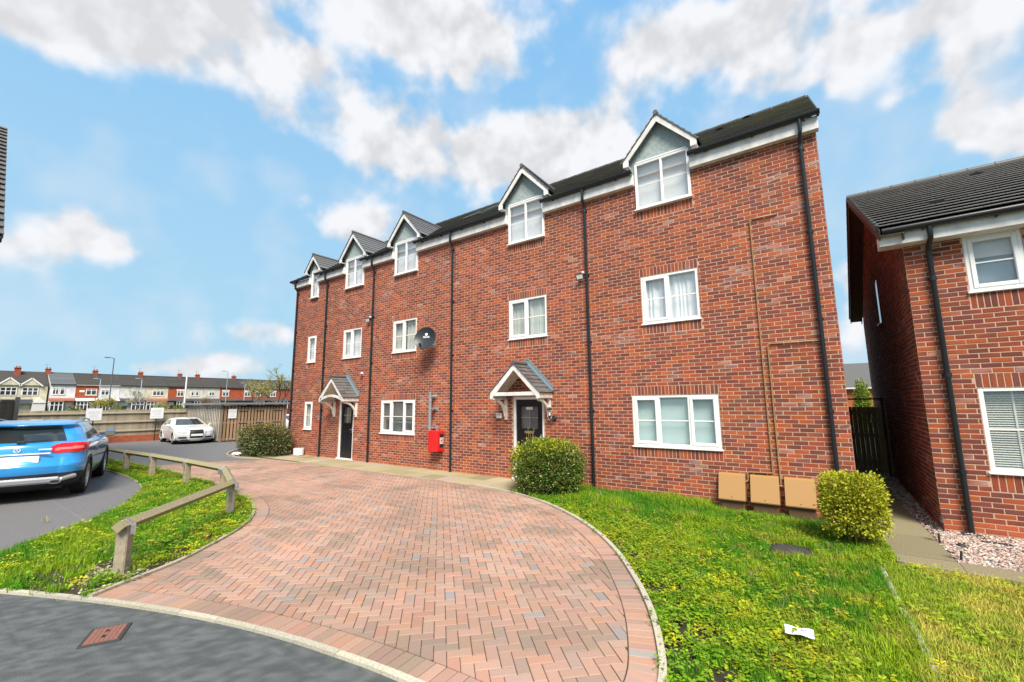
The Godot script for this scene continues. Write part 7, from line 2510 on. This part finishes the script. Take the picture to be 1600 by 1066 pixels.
func semi_pair() -> void:
	# the cream pair with two front gables
	var th := thing("gabled_house", "cream rendered semi-detached pair with two white-edged front gables", "house", Vector3(-92.0, 0, -0.45))
	var h := 2.2
	var b := MB.new()
	b.box(Vector3(-7, -0.1, -h), Vector3(0, 5.2, h + 4), 0.0, Color(0.62, 0.58, 0.42))
	put(b, "wall", mats.render, th)
	b = MB.new()
	b.quad(Vector3(0.2, 5.2, h + 4), Vector3(0.2, 5.2, -h), Vector3(-3.5, 7.25, -h), Vector3(-3.5, 7.25, h + 4), Color(0.055, 0.05, 0.045))
	b.quad(Vector3(-7.2, 5.2, -h), Vector3(-7.2, 5.2, h + 4), Vector3(-3.5, 7.25, h + 4), Vector3(-3.5, 7.25, -h), Color(0.055, 0.05, 0.045))
	b.tri(Vector3(0.2, 5.2, -h), Vector3(-7.2, 5.2, -h), Vector3(-3.5, 7.25, -h), Color(0.5, 0.48, 0.4))
	put(b, "roof", mats.tile, th)
	for zc in [1.55, -0.50, 4.3]:
		var g := part("front_gable", th)
		b = MB.new()
		b.extrude(Transform3D(Basis(Vector3(0, 0, -1), Vector3.UP, Vector3(1, 0, 0)), Vector3(-1.5, 5.1, zc)), PackedVector2Array([Vector2(-1.05, 0), Vector2(1.05, 0), Vector2(0, 0.95)]), 1.75, Color(0.62, 0.58, 0.42))
		put(b, "gable_wall", mats.render, g)
		b = MB.new()
		for s in [-1.0, 1.0]:
			b.bar(Vector3(0.28, 5.0, zc + s * 1.15), Vector3(0.28, 6.1, zc), 0.1, 0.16, 0.0, Color(0.78, 0.78, 0.76))
			b.bar(Vector3(-0.75, 5.1, zc + s * 1.2), Vector3(-0.75, 6.2, zc), 2.0, 0.06, 0.0, Color(0.055, 0.05, 0.045), Vector3(0, 0.7, s))
		put(b, "bargeboard", mats.plain, g)
		b = MB.new()
		for k in 4: b.box(Vector3(0.0, 3.7, zc - 0.75 + k * 0.5 - 0.05), Vector3(0.08, 4.75, zc - 0.75 + k * 0.5 + 0.05), 0.0, Color(0.75, 0.75, 0.74))
		for yy in [3.65, 4.25, 4.7]: b.box(Vector3(0.0, yy, zc - 0.8), Vector3(0.075, yy + 0.08, zc + 0.8), 0.0, Color(0.75, 0.75, 0.74))
		put(b, "window_frame", mats.plain, g)
		b = MB.new()
		b.box(Vector3(0.0, 3.7, zc - 0.75), Vector3(0.03, 4.75, zc + 0.75))
		put(b, "pane", mats.car_glass, g)
	b = MB.new()
	b.box(Vector3(-3.2, 5.8, 0.42), Vector3(-2.3, 7.6, 1.0), 0.0, Color(0.36, 0.08, 0.04))
	b.box(Vector3(-3.28, 7.6, 0.36), Vector3(-2.22, 7.7, 1.06), 0.0, Color(0.3, 0.07, 0.04))
	for s in [0.57, 0.85]: b.tube([Vector3(-2.75, 7.7, s), Vector3(-2.75, 7.95, s)], 0.08, 8, Color(0.34, 0.12, 0.06))
	put(b, "chimney", mats.render, th)
	b = MB.new()
	b.extrude(Transform3D(Basis(Vector3(0, 0, -1), Vector3.UP, Vector3(1, 0, 0)), Vector3(0, 2.6, -1.45)), PackedVector2Array([Vector2(-0.7, 0), Vector2(0.7, 0), Vector2(0, 0.75)]), 0.9, Color(0.72, 0.72, 0.7))
	b.box(Vector3(0, 0, -2.1), Vector3(0.8, 2.6, -0.8), 0.0, Color(0.6, 0.6, 0.58))
	b.box(Vector3(0, 2.5, -0.8), Vector3(0.7, 3.1, 2.0), 0.0, Color(0.09, 0.1, 0.12))
	put(b, "porch", mats.plain, th)

func lamp_post(label: String, at: Vector3, h: float, lin: Color, arm: float) -> void:
	var th := thing("street_lamp", label, "lamp post", at, "street lamps along the far road")
	var b := MB.new()
	b.tube([Vector3(0, 0, 0), Vector3(0, h * 0.2, 0), Vector3(0, h, 0)], 0.09, 8, lin, 0.05)
	put(b, "column", mats.plain, th)
	b = MB.new()
	b.tube([Vector3(0, h - 0.05, 0), Vector3(0.1, h + 0.05, arm * 0.5), Vector3(0.1, h + 0.08, arm)], 0.035, 6, lin)
	put(b, "arm", mats.plain, th)
	b = MB.new()
	b.cbox(Transform3D(Basis(), Vector3(0.1, h + 0.07, arm * 1.4)), Vector3(0.22, 0.1, 0.5), 0.03, lin * 0.8)
	put(b, "lantern", mats.plain, th)

func far_scene() -> void:
	semi_pair()
	var white := Color(0.74, 0.74, 0.76); var cream := Color(0.68, 0.62, 0.46); var red := Color(0.42, 0.09, 0.03)
	var dark := Color(0.06, 0.055, 0.05); var grey := Color(0.13, 0.14, 0.15)
	terrace_house("white rendered terraced house with paler grey roof next to the gabled pair", -2.86, -5.59, white, grey, [[0.75, 4.3, 0.6, 0.95, 2], [0.05, 4.3, 0.45, 0.95, 1]], 0, 1)
	terrace_house("red brick terraced house with a small white wall plaque", -5.59, -8.15, red, dark, [[-0.45, 4.25, 1.15, 0.95, 2]], 2, -1)
	terrace_house("white terraced house with one wide upper window and long porch", -8.15, -10.64, white, dark, [[0.5, 4.2, 0.9, 0.85, 2]], 2, 0)
	terrace_house("white terraced house with a pair of dark upper windows", -10.64, -13.87, Color(0.7, 0.69, 0.66), dark, [[-0.2, 4.25, 0.5, 0.6, 1], [-0.85, 4.25, 0.45, 0.6, 1]], 1, -1)
	terrace_house("cream terraced house with a wide three-light upper window", -13.87, -17.0, cream, dark, [[-0.2, 4.2, 1.5, 0.85, 3]], 0, 0)
	terrace_house("red brick terraced house with a white window surround and dark porch roof", -17.0, -19.49, red, dark, [[-0.5, 4.15, 0.9, 0.95, 2, 1]], 1, -1)
	terrace_house("pale cream terraced house with two narrow upper windows", -19.49, -22.21, Color(0.66, 0.62, 0.54), dark, [[0.3, 4.2, 0.4, 0.8, 1], [-0.4, 4.2, 0.4, 0.8, 1]], 1, 0)
	terrace_house("off-white terraced house behind the bare brown shrubs", -22.21, -24.89, Color(0.64, 0.6, 0.54), dark, [[0.0, 4.2, 0.8, 0.8, 2]], 1, 1)
	terrace_house("orange brick terraced house with one white upper window", -24.89, -28.39, red, dark, [[0.8, 4.2, 1.0, 0.9, 2, 1]], 1, 0)
	terrace_house("orange brick terraced house with two white upper windows beside the bare tree", -28.39, -32.77, red, dark, [[0.9, 4.2, 1.0, 0.9, 2, 1], [-1.0, 4.2, 1.0, 0.9, 2, 1]], 1, 1)
	terrace_house("dark red end terraced house behind the bare tree branches", -32.77, -37.5, Color(0.34, 0.08, 0.04), dark, [[0.6, 4.2, 1.0, 0.9, 2, 1]], 1, -1)
	terrace_house("end house of the terrace, mostly hidden by the brick block", -37.5, -42.5, Color(0.34, 0.08, 0.04), dark, [[0.6, 4.2, 1.0, 0.9, 2, 1]], 1, 0)
	var pl := tag(put_plaque(), "small white name plaque on the red terraced house", "plaque")
	lamp_post("tall dark lamp post standing before the white and red terraces", Vector3(-74.0, 0, -5.8), 8.1, Color(0.1, 0.11, 0.12), 0.5)
	lamp_post("grey lamp post standing before the orange brick houses", Vector3(-85.4, 0, -23.4), 7.9, Color(0.3, 0.34, 0.36), 0.5)
	lamp_post("pale blue-grey lamp post beside the red house with the plaque", Vector3(-84.6, 0, -6.8), 5.9, Color(0.4, 0.5, 0.55), 0.4)
	lamp_post("pale blue-grey lamp post before the house with dark windows", Vector3(-84.8, 0, -11.5), 6.1, Color(0.4, 0.5, 0.55), 0.4)
	lamp_post("short grey lamp post half hidden by the spring tree", Vector3(-87.2, 0, -27.1), 6.0, Color(0.4, 0.45, 0.48), 0.4)
	var fp := thing("white_pole", "thick white pole standing before the red brick house", "pole", Vector3(-88.9, 0, -18.5))
	var b := MB.new()
	b.tube([Vector3(0, 0, 0), Vector3(0, 7.2, 0)], 0.16, 10, Color(0.72, 0.72, 0.72), 0.11)
	put(b, "shaft", mats.plain, fp)
	b = MB.new()
	b.lathe(Transform3D(Basis(), Vector3(0, 7.2, 0)), [Vector2(0.13, 0), Vector2(0.14, 0.06), Vector2(0, 0.12)], 10, Color(0.6, 0.6, 0.6))
	put(b, "cap", mats.plain, fp)
	# trees and shrubs behind the fence
	var yg := Color(0.30, 0.30, 0.06); var yb := Color(0.36, 0.34, 0.11); var br := Color(0.2, 0.14, 0.08)
	tree("spring_tree", "sparse yellow-green spring tree beside the brick block corner", Vector3(-44.0, 0, -12.2), 7.2, 0.75, 0.09, 2000, yg, Color(0.42, 0.4, 0.14), 31, 0.12)
	tree("spring_tree", "thin bare-topped spring tree behind the slatted bin store", Vector3(-50.0, 0, -12.4), 6.2, 0.8, 0.09, 1500, yg, Color(0.4, 0.37, 0.14), 32, 0.11)
	tree("bare_shrub", "brown leafless shrub showing over the bin store roof", Vector3(-58.3, 0, -11.2), 3.6, 0.9, 0.09, 2200, br, Color(0.28, 0.22, 0.12), 33, 0.07)
	tree("bare_shrub", "bright yellow-green shrub showing over the bin store roof", Vector3(-56.5, 0, -12.8), 3.1, 0.9, 0.10, 3200, Color(0.36, 0.4, 0.02), Color(0.5, 0.46, 0.05), 34, 0.07)
	tree("garden_tree", "small yellow-leaved tree before the red house with the plaque", Vector3(-76.0, 0, -5.9), 4.0, 0.8, 0.13, 2000, Color(0.4, 0.33, 0.04), Color(0.3, 0.3, 0.06), 35, 0.07)
	tree("garden_tree", "pale blossoming tree before the house with dark windows", Vector3(-80.0, 0, -10.4), 5.6, 0.75, 0.10, 1500, Color(0.55, 0.5, 0.42), Color(0.45, 0.42, 0.25), 36, 0.07)
	tree("garden_tree", "round olive tree before the wide-windowed cream house", Vector3(-80.0, 0, -12.7), 3.5, 0.8, 0.12, 1800, Color(0.3, 0.3, 0.1), Color(0.42, 0.4, 0.2), 37, 0.07)
	for i in 5:
		var z := [-3.4, -7.6, -14.4, -17.6, -20.4][i] as float
		shrub("garden_shrub", ["dark green garden shrub before the pale-roofed white house", "olive garden shrub before the long white porch", "dense green garden shrub before the wide cream house", "low green garden shrub before the red house with dark porch", "brownish garden shrub beside the thick white pole"][i], Vector3(-78.0, 0, z), Vector3(0, 1.1, 0), Vector3(1.0, 1.1, 0.9), 2.0, 1500, 0.16,
			func(p: Vector3, d: Vector3, depth: float, r: RandomNumberGenerator) -> Color: return Color(0.06, 0.12, 0.03).lerp(Color(0.22, 0.24, 0.07), r.randf()), 50 + i, 3, Color(0.1, 0.07, 0.04))
	# the outbuilding and conifer seen through the passage
	var ob := thing("rear_house", "low brick house with grey roof seen through the passage gap", "house", Vector3(2.0, 0, -43.0))
	b = MB.new()
	b.box(Vector3(-7, -0.1, -7), Vector3(7, 3.0, 0), 0.0, Color(0.42, 0.13, 0.05))
	put(b, "wall", mats.render, ob)
	b = MB.new()
	b.quad(Vector3(-7.3, 3.05, 0.4), Vector3(7.3, 3.05, 0.4), Vector3(7.3, 5.6, -3.5), Vector3(-7.3, 5.6, -3.5), Color(0.12, 0.12, 0.12))
	b.quad(Vector3(7.3, 3.05, -7.4), Vector3(-7.3, 3.05, -7.4), Vector3(-7.3, 5.6, -3.5), Vector3(7.3, 5.6, -3.5), Color(0.12, 0.12, 0.12))
	b.tri(Vector3(-7.3, 3.05, -7.4), Vector3(-7.3, 3.05, 0.4), Vector3(-7.3, 5.6, -3.5), Color(0.4, 0.12, 0.05))
	b.tri(Vector3(7.3, 3.05, 0.4), Vector3(7.3, 3.05, -7.4), Vector3(7.3, 5.6, -3.5), Color(0.4, 0.12, 0.05))
	put(b, "roof", mats.tile, ob)
	b = MB.new()
	b.box(Vector3(-7.3, 2.95, 0.38), Vector3(7.3, 3.08, 0.44), 0.0, Color(0.7, 0.7, 0.7))
	put(b, "fascia", mats.plain, ob)
	shrub("conifer", "narrow green conifer standing behind the timber gate", Vector3(1.42, 0, -22.0), Vector3(0, 1.5, 0), Vector3(0.42, 1.6, 0.42), 1.7, 7000, 0.09,
		func(p: Vector3, d: Vector3, depth: float, r: RandomNumberGenerator) -> Color: return Color(0.12, 0.22, 0.03).lerp(Color(0.34, 0.38, 0.06), r.randf()), 71, 4, Color(0.1, 0.07, 0.04))

func put_plaque() -> Node:
	var b := MB.new()
	b.box(Vector3(-92.0, 4.2, -6.55), Vector3(-91.94, 4.5, -6.0), 0.0, Color(0.78, 0.78, 0.78))
	return put(b, "wall_plaque", mats.plain, self)

func _ready() -> void:
	rng.seed = 4242
	noise_a.seed = 3
	noise_a.frequency = 0.9
	noise_a.fractal_octaves = 3
	noise_b.seed = 8
	noise_b.frequency = 1.1
	noise_b.fractal_octaves = 2
	# camera
	var cam := Camera3D.new()
	cam.name = "camera"
	cam.fov = 76.585
	cam.near = 0.05
	cam.far = 1200.0
	cam.transform = Transform3D(Basis(Vector3(0.81256081, -0.00948388, -0.58279927), Vector3(0.09064823, 0.98975829, 0.11027887), Vector3(0.57578454, -0.14243801, 0.80509849)).orthonormalized(), eye)
	add_child(cam)
	cam.current = true
	# sky, sun, exposure
	var we := WorldEnvironment.new()
	we.name = "world_environment"
	var env := Environment.new()
	env.background_mode = Environment.BG_SKY
	env.sky = make_sky()
	env.tonemap_mode = Environment.TONE_MAPPER_LINEAR
	env.tonemap_exposure = 1.66
	env.sdfgi_enabled = true
	env.ssao_enabled = true
	env.ssil_enabled = true
	we.environment = env
	add_child(we)
	var sun := DirectionalLight3D.new()
	sun.name = "sun"
	sun.light_energy = 1.3
	sun.light_color = Color(1.0, 0.96, 0.9)
	sun.light_angular_distance = 24.0
	sun.shadow_enabled = true
	add_child(sun)
	sun.look_at_from_position(Vector3(10, 18, 11), Vector3.ZERO)
	make_materials()
	# the large structure
	ground()
	apartment_building()
	neighbour_house()
	house_opposite()
	# things
	fixtures()
	knee_rail()
	board_fence()
	bin_store()
	sign_plate(Vector3(-31.6, 1.55, 3.45), 0.62, 0.62, "white parking notice on a dark post before the board fence", true)
	sign_plate(Vector3(-32.2, 1.55, 0.62), 0.62, 0.62, "white parking notice on a dark post behind the white hatchback", true)
	blue_car()
	white_cars()
	far_scene()
	planting()
	small_things()
